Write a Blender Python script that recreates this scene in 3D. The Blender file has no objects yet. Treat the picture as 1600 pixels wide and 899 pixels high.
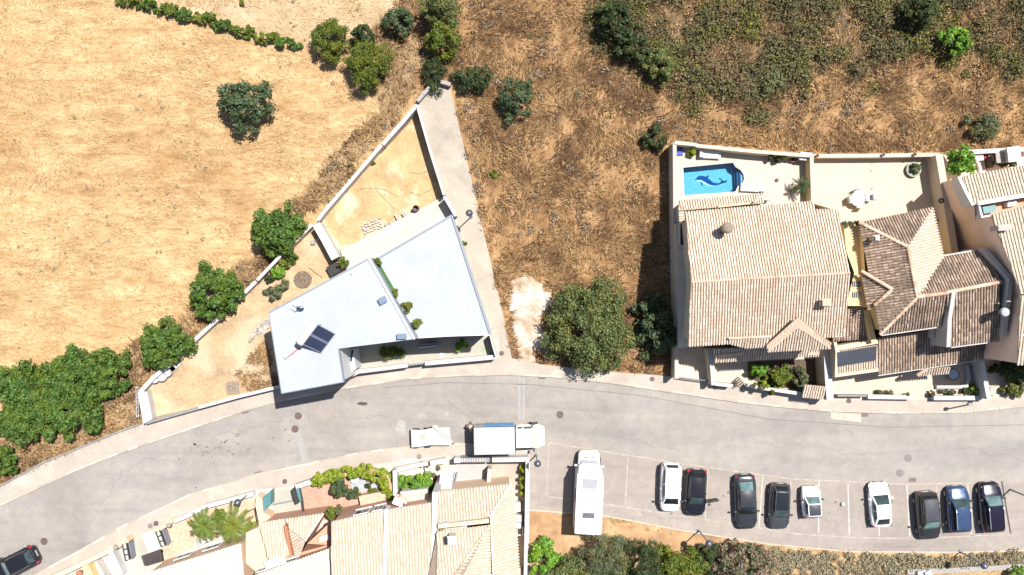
import bpy, math, random
import numpy as np
from mathutils import Vector, Matrix
from mathutils.geometry import tessellate_polygon

scene = bpy.context.scene
COL = scene.collection
R = math.radians
# ------------------------------------------------------------------ camera
S, CAMZ = 0.0535, 75.0            # metres per photo pixel on the ground, drone height
cam_d = bpy.data.cameras.new("camera")
cam = bpy.data.objects.new("camera", cam_d)
COL.objects.link(cam)
cam.location = (0, 0, CAMZ)
cam_d.sensor_width = 36
cam_d.lens = 36 * CAMZ / (1600 * S)
cam_d.clip_end = 2000
scene.camera = cam
# ------------------------------------------------------------------ sky, sun, exposure
SUN_EL, SUN_AZ = 66, 47
w = bpy.data.worlds.new("World")
scene.world = w
w.use_nodes = True
sky = w.node_tree.nodes.new("ShaderNodeTexSky")
sky.sky_type = 'NISHITA'
sky.sun_disc = False
sky.sun_elevation = R(SUN_EL)
sky.sun_rotation = R(SUN_AZ)
bg = w.node_tree.nodes["Background"]
bg.inputs[1].default_value = 0.075
w.node_tree.links.new(sky.outputs[0], bg.inputs[0])
sun_d = bpy.data.lights.new("sun", 'SUN')
sun_d.energy = 5.0
sun_d.angle = R(0.5)
sun_d.color = (1.0, 0.965, 0.91)
sun = bpy.data.objects.new("sun", sun_d)
COL.objects.link(sun)
ce = math.cos(R(SUN_EL))
sun.rotation_euler = Vector((-math.sin(R(SUN_AZ)) * ce, -math.cos(R(SUN_AZ)) * ce, -math.sin(R(SUN_EL)))).to_track_quat('-Z', 'Y').to_euler()
scene.view_settings.view_transform = 'Standard'
scene.view_settings.look = 'None'
scene.view_settings.exposure = 0.85
scene.view_settings.gamma = 1.0

# ------------------------------------------------------------------ helpers
def P(px, py, z=0.0):
    """photo pixel -> world point at height z"""
    k = (CAMZ - z) / CAMZ
    return ((px - 800) * S * k, (449.5 - py) * S * k, z)

def PX(pts, z=0.0):
    return [P(a, b, z)[:2] for a, b in pts]

def lerp(a, b, t):
    return tuple(a[i] + (b[i] - a[i]) * t for i in range(len(a)))

WLOC = {}

class MB:
    def __init__(s):
        s.v, s.f = [], []
    def face(s, pts):
        n = len(s.v)
        s.v += [tuple(p) for p in pts]
        s.f.append(tuple(range(n, n + len(pts))))
    def flat(s, xy, z):
        s.face([(x, y, z) for x, y in xy])
    def prism(s, xy, z0, z1, cap=True, bot=False):
        n = len(xy)
        b = len(s.v)
        z0l = z0 if isinstance(z0, (list, tuple)) else [z0] * n
        z1l = z1 if isinstance(z1, (list, tuple)) else [z1] * n
        s.v += [(x, y, z0l[i]) for i, (x, y) in enumerate(xy)] + [(x, y, z1l[i]) for i, (x, y) in enumerate(xy)]
        for i in range(n):
            j = (i + 1) % n
            s.f.append((b + i, b + j, b + n + j, b + n + i))
        if cap:
            s.f.append(tuple(b + n + i for i in range(n)))
        if bot:
            s.f.append(tuple(b + n - 1 - i for i in range(n)))
    def box(s, c, d, rz=0.0, tilt=None):
        m = Matrix.Rotation(rz, 3, 'Z')
        if tilt is not None:
            m = m @ tilt
        b = len(s.v)
        for x in (-.5, .5):
            for y in (-.5, .5):
                for z in (-.5, .5):
                    p = m @ Vector((x * d[0], y * d[1], z * d[2]))
                    s.v.append((c[0] + p.x, c[1] + p.y, c[2] + p.z))
        for q in ((0, 1, 3, 2), (4, 6, 7, 5), (0, 4, 5, 1), (2, 3, 7, 6), (0, 2, 6, 4), (1, 5, 7, 3)):
            s.f.append(tuple(b + i for i in q))
    def tube(s, pts, rad, n=8, cap=True):
        b = len(s.v)
        rad = rad if isinstance(rad, (list, tuple)) else [rad] * len(pts)
        P_ = [Vector(p) for p in pts]
        for i, p in enumerate(P_):
            d = (P_[min(i + 1, len(P_) - 1)] - P_[max(i - 1, 0)]).normalized()
            a = d.orthogonal().normalized() if abs(d.z) > .99 else d.cross(Vector((0, 0, 1))).normalized()
            c = d.cross(a)
            for k in range(n):
                t = 2 * math.pi * k / n
                q = p + (a * math.cos(t) + c * math.sin(t)) * rad[i]
                s.v.append(tuple(q))
        for i in range(len(P_) - 1):
            for k in range(n):
                k2 = (k + 1) % n
                s.f.append((b + i * n + k, b + i * n + k2, b + (i + 1) * n + k2, b + (i + 1) * n + k))
        if cap:
            s.f.append(tuple(b + k for k in range(n))[::-1])
            s.f.append(tuple(b + (len(P_) - 1) * n + k for k in range(n)))
    def lathe(s, c, prof, n=16):
        b = len(s.v)
        for r, z in prof:
            for k in range(n):
                t = 2 * math.pi * k / n
                s.v.append((c[0] + r * math.cos(t), c[1] + r * math.sin(t), c[2] + z))
        for i in range(len(prof) - 1):
            for k in range(n):
                k2 = (k + 1) % n
                s.f.append((b + i * n + k, b + i * n + k2, b + (i + 1) * n + k2, b + (i + 1) * n + k))
        s.f.append(tuple(b + k for k in range(n))[::-1])
        s.f.append(tuple(b + (len(prof) - 1) * n + k for k in range(n)))
    def wall(s, xy, t, z0, z1, closed=False):
        """mitred strip of thickness t along a polyline, z1 may be a list"""
        n = len(xy)
        z1l = z1 if isinstance(z1, (list, tuple)) else [z1] * n
        L = []
        for i in range(n):
            p = Vector(xy[i])
            a = Vector(xy[i - 1]) if (i > 0 or closed) else None
            c = Vector(xy[(i + 1) % n]) if (i < n - 1 or closed) else None
            d1 = (p - a).normalized() if a is not None else (c - p).normalized()
            d2 = (c - p).normalized() if c is not None else d1
            nn = Vector((-d1.y - d2.y, d1.x + d2.x))
            nn.normalize()
            m = 1 / max(.4, nn.dot(Vector((-d1.y, d1.x))))
            L.append((p + nn * t / 2 * m, p - nn * t / 2 * m))
        rng = range(n if closed else n - 1)
        for i in rng:
            j = (i + 1) % n
            (a, b_), (c, d) = L[i], L[j]
            q = [(a.x, a.y), (b_.x, b_.y), (d.x, d.y), (c.x, c.y)]
            s.prism(q, z0, [z1l[i], z1l[i], z1l[j], z1l[j]])
    def build(s, name, mat, parent=None, local=False, smooth=False, origin=None):
        loc = (0, 0, 0)
        if parent is not None and not local:
            loc = WLOC.get(parent.name, (0, 0, 0))
        if parent is None and origin is None and s.v:
            xs = [p[0] for p in s.v]; ys = [p[1] for p in s.v]
            origin = ((min(xs) + max(xs)) / 2, (min(ys) + max(ys)) / 2, min(p[2] for p in s.v))
        if parent is None and origin is not None:
            loc = origin
        me = bpy.data.meshes.new(name)
        me.from_pydata([(x - loc[0], y - loc[1], z - loc[2]) for x, y, z in s.v], [], s.f)
        me.materials.append(mat)
        if smooth:
            me.polygons.foreach_set('use_smooth', [True] * len(me.polygons))
        o = bpy.data.objects.new(name, me)
        COL.objects.link(o)
        if parent is not None:
            o.parent = parent
            WLOC[o.name] = WLOC.get(parent.name, (0, 0, 0))
        else:
            o.location = loc
            WLOC[o.name] = loc
        return o

def fastmesh(name, V, k, mat, parent=None, origin=None):
    """V: n*k verts, each k of them one face"""
    V = np.asarray(V, dtype=np.float32).reshape(-1, 3)
    loc = np.array(WLOC.get(parent.name, (0, 0, 0)) if parent is not None else (origin or (0, 0, 0)), dtype=np.float32)
    V = V - loc
    n = len(V) // k
    me = bpy.data.meshes.new(name)
    me.vertices.add(n * k)
    me.vertices.foreach_set('co', V.ravel())
    me.loops.add(n * k)
    me.loops.foreach_set('vertex_index', np.arange(n * k, dtype=np.int32))
    me.polygons.add(n)
    me.polygons.foreach_set('loop_start', np.arange(0, n * k, k, dtype=np.int32))
    me.update(calc_edges=True)
    me.materials.append(mat)
    o = bpy.data.objects.new(name, me)
    COL.objects.link(o)
    if parent is not None:
        o.parent = parent
    else:
        o.location = tuple(float(q) for q in loc)
    WLOC[o.name] = tuple(float(q) for q in loc)
    return o

def tag(o, label=None, cat=None, group=None, kind=None):
    if label: o['label'] = label
    if cat: o['category'] = cat
    if group: o['group'] = group
    if kind: o['kind'] = kind
    return o

def thing(name, label, cat, loc, rz=0.0, group=None):
    o = bpy.data.objects.new(name, None)
    COL.objects.link(o)
    o.location = loc
    o.rotation_euler = (0, 0, rz)
    o.empty_display_size = .3
    WLOC[o.name] = tuple(loc)
    return tag(o, label, cat, group)

def struct(name, mb, mat, label=None, smooth=False):
    return tag(mb.build(name, mat, smooth=smooth), label, kind='structure')

def copy_tree(o, parent=None):
    c = o.copy()
    COL.objects.link(c)
    if parent is not None:
        c.parent = parent
    for ch in list(o.children):
        copy_tree(ch, c)
    return c

# ------------------------------------------------------------------ materials
def newmat(name):
    m = bpy.data.materials.new(name)
    m.use_nodes = True
    return m, m.node_tree.nodes, m.node_tree.links, m.node_tree.nodes["Principled BSDF"]

def ramp(nt, cols, pos=None, interp='LINEAR'):
    r = nt.nodes.new("ShaderNodeValToRGB")
    r.color_ramp.interpolation = interp
    el = r.color_ramp.elements
    n = len(cols)
    pos = pos or [i / max(1, n - 1) for i in range(n)]
    while len(el) < n:
        el.new(.5)
    for i in range(n):
        el[i].position = pos[i]
        el[i].color = (*cols[i], 1)
    return r

def noise(nt, vec, scale, detail=4, rough=.55, dist=0):
    n = nt.nodes.new("ShaderNodeTexNoise")
    n.inputs['Scale'].default_value = scale
    n.inputs['Detail'].default_value = detail
    n.inputs['Roughness'].default_value = rough
    n.inputs['Distortion'].default_value = dist
    nt.links.new(vec, n.inputs['Vector'])
    return n

def mixc(nt, fac, a, b, mode='MIX'):
    m = nt.nodes.new("ShaderNodeMix")
    m.data_type = 'RGBA'
    m.blend_type = mode
    for sock, val in ((m.inputs[0], fac), (m.inputs[6], a), (m.inputs[7], b)):
        if isinstance(val, (int, float)):
            sock.default_value = val
        elif isinstance(val, (tuple, list)):
            sock.default_value = (*val, 1)
        else:
            nt.links.new(val, sock)
    return m.outputs[2]

def simple(name, col, rough=.6, metal=0.0, var=.12, scale=2.0, scale2=None, bump=0.0, stain=None, coat=0.0, spec=None):
    m, N, L, b = newmat(name)
    nt = m.node_tree
    b.inputs['Roughness'].default_value = rough
    b.inputs['Metallic'].default_value = metal
    if coat: b.inputs['Coat Weight'].default_value = coat
    if spec is not None: b.inputs['Specular IOR Level'].default_value = spec
    if var == 0:
        b.inputs['Base Color'].default_value = (*col, 1)
        return m
    g = N.new("ShaderNodeNewGeometry")
    n1 = noise(nt, g.outputs['Position'], scale, 5, .6)
    lo = tuple(max(0, c * (1 - var)) for c in col); hi = tuple(min(1, c * (1 + var)) for c in col)
    r = ramp(nt, [lo, hi], [.3, .7])
    L.new(n1.outputs[0], r.inputs[0])
    out = r.outputs[0]
    n2 = noise(nt, g.outputs['Position'], scale2 or scale * 9, 3, .6)
    r2 = ramp(nt, [(1 - var * .6,) * 3, (1 + var * .4,) * 3], [.3, .7])
    L.new(n2.outputs[0], r2.inputs[0])
    out = mixc(nt, 1.0, out, r2.outputs[0], 'MULTIPLY')
    if stain:
        n3 = noise(nt, g.outputs['Position'], stain[1], 6, .65, .4)
        r3 = ramp(nt, [(0, 0, 0), (1, 1, 1)], [stain[2], stain[3]])
        L.new(n3.outputs[0], r3.inputs[0])
        out = mixc(nt, r3.outputs[0], out, stain[0])
    L.new(out, b.inputs['Base Color'])
    if bump:
        bp = N.new("ShaderNodeBump")
        bp.inputs['Strength'].default_value = bump
        bp.inputs['Distance'].default_value = .02
        L.new(n2.outputs[0], bp.inputs['Height'])
        L.new(bp.outputs[0], b.inputs['Normal'])
    return m

def island(name, cols, rough=.6, pos=None, trans=0.0, patch=None, spec=.3):
    """colour picked per loose piece (leaf, tile, blade)"""
    m, N, L, b = newmat(name)
    nt = m.node_tree
    b.inputs['Roughness'].default_value = rough
    b.inputs['Specular IOR Level'].default_value = spec
    g = N.new("ShaderNodeNewGeometry")
    r = ramp(nt, cols, pos)
    L.new(g.outputs['Random Per Island'], r.inputs[0])
    out = r.outputs[0]
    if patch:
        n3 = noise(nt, g.outputs['Position'], patch[1], 4, .6)
        r3 = ramp(nt, [(0, 0, 0), (1, 1, 1)], [patch[2], patch[3]])
        L.new(n3.outputs[0], r3.inputs[0])
        out = mixc(nt, r3.outputs[0], out, mixc(nt, .75, out, patch[0]))
    L.new(out, b.inputs['Base Color'])
    if trans:
        t = N.new("ShaderNodeBsdfTranslucent")
        L.new(mixc(nt, .5, out, (.12, .2, .02)), t.inputs[0])
        ms = N.new("ShaderNodeMixShader")
        ms.inputs[0].default_value = trans
        L.new(b.outputs[0], ms.inputs[1])
        L.new(t.outputs[0], ms.inputs[2])
        L.new(ms.outputs[0], N["Material Output"].inputs[0])
    return m

def vnoise(x, y, sc, seed):
    """smooth value noise, numpy, 0..1"""
    rg = np.random.default_rng(seed)
    G = rg.random((256, 256))
    u, v = np.asarray(x) / sc + 1000.0, np.asarray(y) / sc + 1000.0
    i, j = np.floor(u).astype(int), np.floor(v).astype(int)
    a, b = u - i, v - j
    a = a * a * (3 - 2 * a); b = b * b * (3 - 2 * b)
    g = lambda p, q: G[p % 256, q % 256]
    return (g(i, j) * (1 - a) + g(i + 1, j) * a) * (1 - b) + (g(i, j + 1) * (1 - a) + g(i + 1, j + 1) * a) * b

def fbm(x, y, sc, seed, o=4):
    t, amp, tot = 0, 1.0, 0
    for k in range(o):
        t = t + amp * vnoise(x, y, sc / 2 ** k, seed + k); tot += amp; amp *= .55
    return t / tot

def inpoly(x, y, poly):
    x = np.asarray(x); y = np.asarray(y)
    c = np.zeros(x.shape, bool)
    n = len(poly)
    for i in range(n):
        x1, y1 = poly[i]; x2, y2 = poly[(i + 1) % n]
        if y1 == y2: continue
        m = ((y1 > y) != (y2 > y)) & (x < (x2 - x1) * (y - y1) / (y2 - y1) + x1)
        c ^= m
    return c
# ------------------------------------------------------------------ palette
M = {}
def asphalt(name, c):
    m, N, L, b = newmat(name)
    nt = m.node_tree
    g = N.new("ShaderNodeNewGeometry")
    n1 = noise(nt, g.outputs['Position'], .13, 6, .6, .6)
    r1 = ramp(nt, [tuple(q * .84 for q in c), c, tuple(q * 1.13 for q in c)], [.32, .5, .68])
    L.new(n1.outputs[0], r1.inputs[0])
    n2 = noise(nt, g.outputs['Position'], 9, 4, .75)
    r2 = ramp(nt, [(.86,) * 3, (1.1,) * 3], [.3, .7])
    L.new(n2.outputs[0], r2.inputs[0])
    o = mixc(nt, 1.0, r1.outputs[0], r2.outputs[0], 'MULTIPLY')
    n4 = noise(nt, g.outputs['Position'], 1.1, 5, .7, .5)
    r4 = ramp(nt, [(.9, .9, .91), (1.06, 1.05, 1.03)], [.35, .65])
    L.new(n4.outputs[0], r4.inputs[0])
    o = mixc(nt, 1.0, o, r4.outputs[0], 'MULTIPLY')
    mp = N.new("ShaderNodeMapping"); mp.inputs['Scale'].default_value = (.05, .55, 1); mp.inputs['Rotation'].default_value = (0, 0, .06)
    L.new(g.outputs['Position'], mp.inputs['Vector'])
    n5 = noise(nt, mp.outputs[0], 1.0, 5, .6, .8)
    r5 = ramp(nt, [(.88, .88, .89), (1, 1, 1), (1.07, 1.06, 1.04)], [.34, .5, .66])
    L.new(n5.outputs[0], r5.inputs[0])
    o = mixc(nt, 1.0, o, r5.outputs[0], 'MULTIPLY')
    L.new(o, b.inputs['Base Color'])
    b.inputs['Roughness'].default_value = .9
    b.inputs['Specular IOR Level'].default_value = .2
    return m

M['road'] = asphalt('weathered asphalt', (.258, .234, .213))
M['parking'] = asphalt('parking asphalt', (.262, .23, .203))
M['walk'] = simple('pavement concrete', (.335, .288, .242), .9, var=.12, scale=.5, scale2=7, stain=((.42, .37, .31), .35, .52, .75))
M['kerb'] = simple('kerb stone', (.38, .325, .27), .9, var=.14, scale=1.5)
M['alley'] = simple('alley concrete', (.325, .28, .228), .9, var=.12, scale=.35, scale2=4, stain=((.22, .195, .16), .28, .5, .72))
M['line'] = simple('worn road paint', (.315, .275, .236), .8, var=.3, scale=2.5, scale2=14, stain=((.26, .23, .2), 2.2, .52, .6))
M['line_white'] = simple('white road paint', (.395, .36, .325), .8, var=.2, scale=2.5, scale2=14, stain=((.3, .27, .25), 3, .56, .66))
M['patch'] = simple('asphalt repair', (.262, .245, .23), .9, var=.1, scale=1.5, scale2=12)
M['seam'] = simple('dark asphalt seam', (.06, .05, .045), .9, var=.2, scale=3)
M['iron'] = simple('rusty cast iron', (.11, .075, .068), .7, metal=.2, var=.25, scale=8)
M['iron_pale'] = simple('dusty cast iron', (.19, .155, .145), .8, metal=.1, var=.2, scale=8)
M['dirt'] = simple('sandy dirt', (.395, .27, .135), .95, var=.26, scale=.6, scale2=5, stain=((.48, .40, .28), .3, .5, .62))
M['dirt2'] = simple('compacted dirt', (.365, .255, .148), .95, var=.25, scale=.5, scale2=4, stain=((.42, .34, .23), .22, .48, .66))
M['chalk'] = simple('spilt cement', (.6, .56, .5), .95, var=.12, scale=1.5)
M['trunk'] = simple('bark', (.12, .09, .065), .9, var=.3, scale=5)
M['black'] = simple('black metal', (.025, .025, .03), .5, var=.2, scale=6)
M['white'] = simple('white render', (.42, .405, .385), .8, var=.06, scale=1.2, stain=((.37, .35, .32), .8, .55, .78))
M['whitep'] = simple('white paint', (.52, .52, .515), .5, var=.05, scale=1.5)
M['grey'] = simple('grey concrete', (.2, .19, .18), .9, var=.15, scale=2)

def leafmat(name, c, sp=.5, trans=.25, warm=None):
    lo = tuple(q * (1 - sp) for q in c); hi = tuple(min(1, q * (1 + sp)) for q in c)
    cols = [lo, c, hi]
    if warm: cols.append(warm)
    k = (min(1, c[0] * 1.9), min(1, c[1] * 1.35), c[2] * .9)
    return island(name, cols, .6, trans=trans, patch=(k, .8, .48, .66))

M['fig'] = leafmat('fig leaves', (.074, .138, .026))
M['carob'] = leafmat('carob leaves', (.066, .102, .050))
M['olive'] = leafmat('olive leaves', (.115, .135, .07), .4)
M['yellowgreen'] = leafmat('yellow green leaves', (.108, .142, .022))
M['darkgreen'] = leafmat('dark leaves', (.046, .068, .026))
M['bigtree'] = leafmat('mixed leaves', (.092, .125, .043), .5, .25, (.22, .2, .07))
M['bright'] = leafmat('bright leaves', (.13, .27, .035), .45)
M['lime'] = leafmat('lime vine leaves', (.17, .25, .022), .4, .25, (.36, .32, .05))
M['oleander'] = island('oleander', [(.05, .09, .035), (.1, .13, .055), (.2, .17, .1), (.36, .17, .19)], .6, trans=.2)
M['grass_field'] = island('straw blades', [(.26, .16, .072), (.36, .233, .11), (.435, .298, .152), (.52, .38, .215)], .8, spec=.1)
M['grass_scrub'] = island('dry scrub blades', [(.11, .06, .028), (.25, .142, .064), (.38, .235, .11), (.50, .34, .175)], .8, spec=.05, patch=((.115, .065, .038), .3, .45, .58))
M['brush'] = island('brush leaves', [(.05, .042, .024), (.10, .088, .046), (.15, .13, .072), (.075, .085, .03), (.20, .15, .08)], .8, spec=.05, patch=((.17, .12, .065), .3, .5, .62))
M['brown'] = island('rust brown weeds', [(.12, .066, .032), (.23, .135, .065), (.32, .205, .105), (.42, .295, .16), (.18, .145, .075)], .85, spec=.05)
M['brush_green'] = island('green brush leaves', [(.05, .065, .02), (.09, .105, .035), (.14, .14, .055), (.26, .19, .03)], .8, spec=.05)
M['twig'] = island('dead twigs', [(.15, .1, .07), (.24, .18, .13), (.3, .23, .17)], .9, spec=.1)
M['stone_bits'] = island('stone bits', [(.3, .26, .22), (.42, .37, .32), (.55, .5, .45)], .9)
M['bank'] = island('bank bushes', [(.14, .115, .07), (.24, .20, .13), (.34, .29, .2), (.17, .155, .08)], .8, spec=.1)

# ------------------------------------------------------------------ road lines in photo pixels
NK = [(-220, 880), (-60, 815), (0, 790), (60, 762), (120, 734), (200, 703), (300, 669), (380, 642), (430, 628), (540, 606), (640, 591), (720, 586), (800, 585),
      (860, 588), (950, 597), (1050, 612), (1150, 627), (1220, 635), (1300, 642), (1400, 645), (1500, 644), (1600, 634), (1820, 605)]
NE = [(-220, 850), (-60, 785), (0, 760), (70, 722), (160, 685), (222, 661), (300, 640), (437, 604), (540, 588), (640, 573), (775, 561), (800, 560), (850, 570),
      (930, 579), (1048, 588), (1100, 594), (1200, 604), (1290, 612), (1500, 612), (1600, 606), (1820, 578)]
SK = [(-220, 1050), (0, 925), (60, 896), (130, 858), (200, 818), (300, 772), (400, 741), (480, 725), (560, 708), (640, 697), (720, 693), (800, 700), (828, 706)]
SE = [(-220, 1085), (0, 955), (100, 897), (160, 866), (210, 840), (330, 790), (400, 766), (470, 757), (560, 730), (640, 716), (720, 712), (828, 717)]
PKT = [(828, 706), (860, 690), (940, 703), (1060, 722), (1190, 740), (1240, 748), (1420, 755), (1560, 752), (1600, 751), (1820, 748)]
PKB = [(1820, 850), (1600, 860), (1500, 863), (1330, 862), (1200, 850), (1060, 828), (940, 805), (824, 797)]
ROAD = NK + [(1820, 850), (1600, 860), (1500, 863), (1330, 862), (1200, 850), (1060, 828), (940, 805), (824, 797)] + SK[::-1]
PLOT = [(222, 660), (214, 612), (262, 577), (350, 490), (488, 352), (598, 225), (650, 160), (688, 124), (704, 130), (780, 480), (800, 562), (640, 574), (437, 606)]
RH = [(1048, 592), (1052, 222), (1270, 240), (1468, 240), (1820, 228), (1820, 640), (1290, 628), (1100, 602)]
SH = SK + [(824, 1100), (-220, 1100)]
BUILT = [ROAD, PLOT, RH, SH, NE + NK[::-1]]
SCRUB = [(655, -220), (652, 120), (660, 170), (700, 470), (740, 600), (1060, 640), (1820, 660), (1820, -220)]
VERGE = [[(560, 60), (660, -20), (660, 140), (600, 215), (500, 330), (420, 440), (300, 560), (250, 680), (0, 800), (-220, 890), (-220, 700), (0, 690), (180, 560), (290, 500), (400, 400), (480, 300), (590, 160), (560, 120)]]
BRUSH = [(870, -220), (930, 50), (1000, 100), (1060, 130), (1190, 160), (1260, 96), (1400, 82), (1500, 92), (1820, 96), (1820, -220)]
SOIL = [(822, 797), (940, 804), (1060, 828), (1200, 850), (1215, 960), (820, 960)]
CHALK = [(802, 428), (822, 420), (850, 436), (862, 470), (842, 505), (852, 556), (800, 562)]
WASTE = [(190, -220), (200, 0), (330, 30), (470, 80), (560, 60), (640, 40), (660, -220)]

def zones(px, py):
    wx = px + (fbm(px, py, 60, 11) - .5) * 46 + (fbm(px, py, 16, 31) - .5) * 22
    wy = py + (fbm(px, py, 60, 21) - .5) * 46 + (fbm(px, py, 16, 41) - .5) * 22
    d = {'scrub': inpoly(wx, wy, SCRUB).astype(float), 'brush': (inpoly(wx, wy, BRUSH).astype(float) + inpoly(px + (wx - px) * 2.2, py + (wy - py) * 2.4, BRUSH) + inpoly(wx, wy - 30 + 90 * (vnoise(px, py, 9, 77) - .5), BRUSH)) / 3,
         'soil': inpoly(wx, wy, SOIL).astype(float), 'chalk': inpoly(px + (wx - px) * .9, py + (wy - py) * .9, CHALK).astype(float), 'waste': inpoly(wx, wy, WASTE).astype(float)}
    v = np.zeros(px.shape)
    for p in VERGE: v = np.maximum(v, inpoly(wx, wy, p))
    d['verge'] = v
    b = np.zeros(px.shape, bool)
    for p in BUILT: b |= inpoly(px, py, p)
    d['built'] = b
    return d

# ------------------------------------------------------------------ ground: one sheet, to the horizon
def make_ground():
    st = 5
    gx = np.arange(-215, 1816, st); gy = np.arange(-215, 1116, st)
    X, Y = np.meshgrid(gx, gy)
    Z = zones(X.ravel(), Y.ravel())
    nx, ny = len(gx), len(gy)
    wx = (X.ravel() - 800) * S; wy = (449.5 - Y.ravel()) * S
    b = Z['built'].reshape(ny, nx)
    nb = b.copy()                                   # keep the relief off anything built
    for _ in range(2):
        q = nb.copy()
        q[1:] |= nb[:-1]; q[:-1] |= nb[1:]; q[:, 1:] |= nb[:, :-1]; q[:, :-1] |= nb[:, 1:]
        nb = q
    free = (~nb).ravel().astype(float)
    z = -.03 + free * ((fbm(wx, wy, 2.2, 5) - .45) * (.10 + .30 * Z['scrub'] + .25 * Z['verge'] + .3 * Z['brush']) * (1 - .7 * Z['chalk']) * (1 - .6 * Z['soil']))
    z = z + free * Z['chalk'] * np.exp(-(((X.ravel() - 826) / 22) ** 2 + ((Y.ravel() - 462) / 24) ** 2)) * .35
    V = np.stack([wx, wy, z], 1)
    i = (np.arange(ny - 1)[:, None] * nx + np.arange(nx - 1)[None]).ravel()
    F = np.stack([i, i + nx, i + nx + 1, i + 1], 1)
    me = bpy.data.meshes.new('ground')
    x0, x1, y0, y1 = wx.min(), wx.max(), wy.min(), wy.max()
    E = 420.0
    n0 = len(V)
    ext = np.array([[-E, -E, -.03], [E, -E, -.03], [E, E, -.03], [-E, E, -.03], [x0, y0, -.03], [x1, y0, -.03], [x1, y1, -.03], [x0, y1, -.03]])
    V = np.vstack([V, ext])
    o4 = n0
    F2 = np.array([[o4, o4 + 1, o4 + 5, o4 + 4], [o4 + 1, o4 + 2, o4 + 6, o4 + 5], [o4 + 2, o4 + 3, o4 + 7, o4 + 6], [o4 + 3, o4, o4 + 4, o4 + 7]])
    F = np.vstack([F, F2]).astype(np.int32)
    me.vertices.add(len(V)); me.vertices.foreach_set('co', V.astype(np.float32).ravel())
    me.loops.add(F.size); me.loops.foreach_set('vertex_index', F.ravel())
    me.polygons.add(len(F)); me.polygons.foreach_set('loop_start', np.arange(0, F.size, 4, dtype=np.int32))
    me.polygons.foreach_set('use_smooth', [True] * len(F))
    me.update(calc_edges=True)
    for nm, ch in (('coverA', ('scrub', 'brush', 'verge')), ('coverB', ('soil', 'chalk', 'waste'))):
        at = me.attributes.new(nm, 'FLOAT_COLOR', 'POINT')
        A = np.ones((len(V), 4), np.float32); A[:, :3] = 0
        for k, c in enumerate(ch):
            A[:n0, k] = Z[c]
        at.data.foreach_set('color', A.ravel())
    m, N, L, bs = newmat('ground cover')
    nt = m.node_tree
    g = N.new("ShaderNodeNewGeometry")
    pos = g.outputs['Position']
    def tex(cols, sc, stretch=None, det=6, p=None, rough=.65):
        vec = pos
        if stretch:
            mp = N.new("ShaderNodeMapping")
            mp.inputs['Scale'].default_value = stretch[:3]
            mp.inputs['Rotation'].default_value = (0, 0, stretch[3])
            L.new(pos, mp.inputs['Vector']); vec = mp.outputs[0]
        n = noise(nt, vec, sc, det, rough, .3)
        r = ramp(nt, cols, p)
        L.new(n.outputs[0], r.inputs[0])
        return r.outputs[0]
    field = tex([(.215, .128, .059), (.335, .212, .103), (.42, .282, .148), (.485, .35, .20)], .9, (.38, 1.2, 1, -.35), 8, [.28, .42, .55, .72], .7)
    fl = tex([(.74, .67, .58), (1, 1, 1), (1.1, 1.1, 1.1)], .085, (.7, 1.1, 1, -.4), 6, [.34, .5, .64])
    field = mixc(nt, 1.0, field, fl, 'MULTIPLY')
    fs = tex([(.70, .66, .62), (1, 1, 1), (1.14, 1.13, 1.12)], 3.2, (.42, 1.35, 1, -.55), 6, [.33, .5, .68], .7)
    field = mixc(nt, 1.0, field, fs, 'MULTIPLY')
    scrub = tex([(.085, .046, .025), (.19, .107, .05), (.30, .18, .088), (.41, .265, .13)], .45, (1, .7, 1, .5), 8, [.3, .44, .56, .72], .7)
    verge = tex([(.13, .085, .045), (.24, .16, .09), (.34, .235, .13)], 1.2, None, 7, [.3, .5, .7])
    brush = tex([(.06, .045, .03), (.13, .09, .05), (.26, .16, .085)], .7, None, 7, [.35, .5, .7])
    soil = tex([(.2, .12, .07), (.33, .205, .11), (.43, .29, .165)], .5, None, 7, [.32, .5, .68])
    chalk = tex([(.22, .14, .085), (.34, .26, .185), (.43, .365, .30), (.54, .50, .45)], .55, None, 9, [.36, .45, .53, .62], .75)
    waste = tex([(.27, .19, .11), (.37, .27, .165), (.46, .35, .23)], .6, None, 8, [.3, .5, .7], .7)
    A = N.new("ShaderNodeAttribute"); A.attribute_name = 'coverA'
    B = N.new("ShaderNodeAttribute"); B.attribute_name = 'coverB'
    sa = N.new("ShaderNodeSeparateColor"); L.new(A.outputs['Color'], sa.inputs[0])
    sb = N.new("ShaderNodeSeparateColor"); L.new(B.outputs['Color'], sb.inputs[0])
    o = mixc(nt, sb.outputs[2], field, waste)
    o = mixc(nt, sa.outputs[2], o, verge)
    o = mixc(nt, sa.outputs[0], o, scrub)
    o = mixc(nt, sa.outputs[1], o, brush)
    o = mixc(nt, sb.outputs[0], o, soil)
    o = mixc(nt, sb.outputs[1], o, chalk)
    L.new(o, bs.inputs['Base Color'])
    bs.inputs['Roughness'].default_value = .95
    bs.inputs['Specular IOR Level'].default_value = .1
    nb_ = noise(nt, pos, 5, 4, .7)
    bp = N.new("ShaderNodeBump"); bp.inputs['Strength'].default_value = .6; bp.inputs['Distance'].default_value = .06
    L.new(nb_.outputs[0], bp.inputs['Height']); L.new(bp.outputs[0], bs.inputs['Normal'])
    me.materials.append(m)
    ob = bpy.data.objects.new('ground', me)
    COL.objects.link(ob)
    tag(ob, kind='structure')
make_ground()

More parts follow.
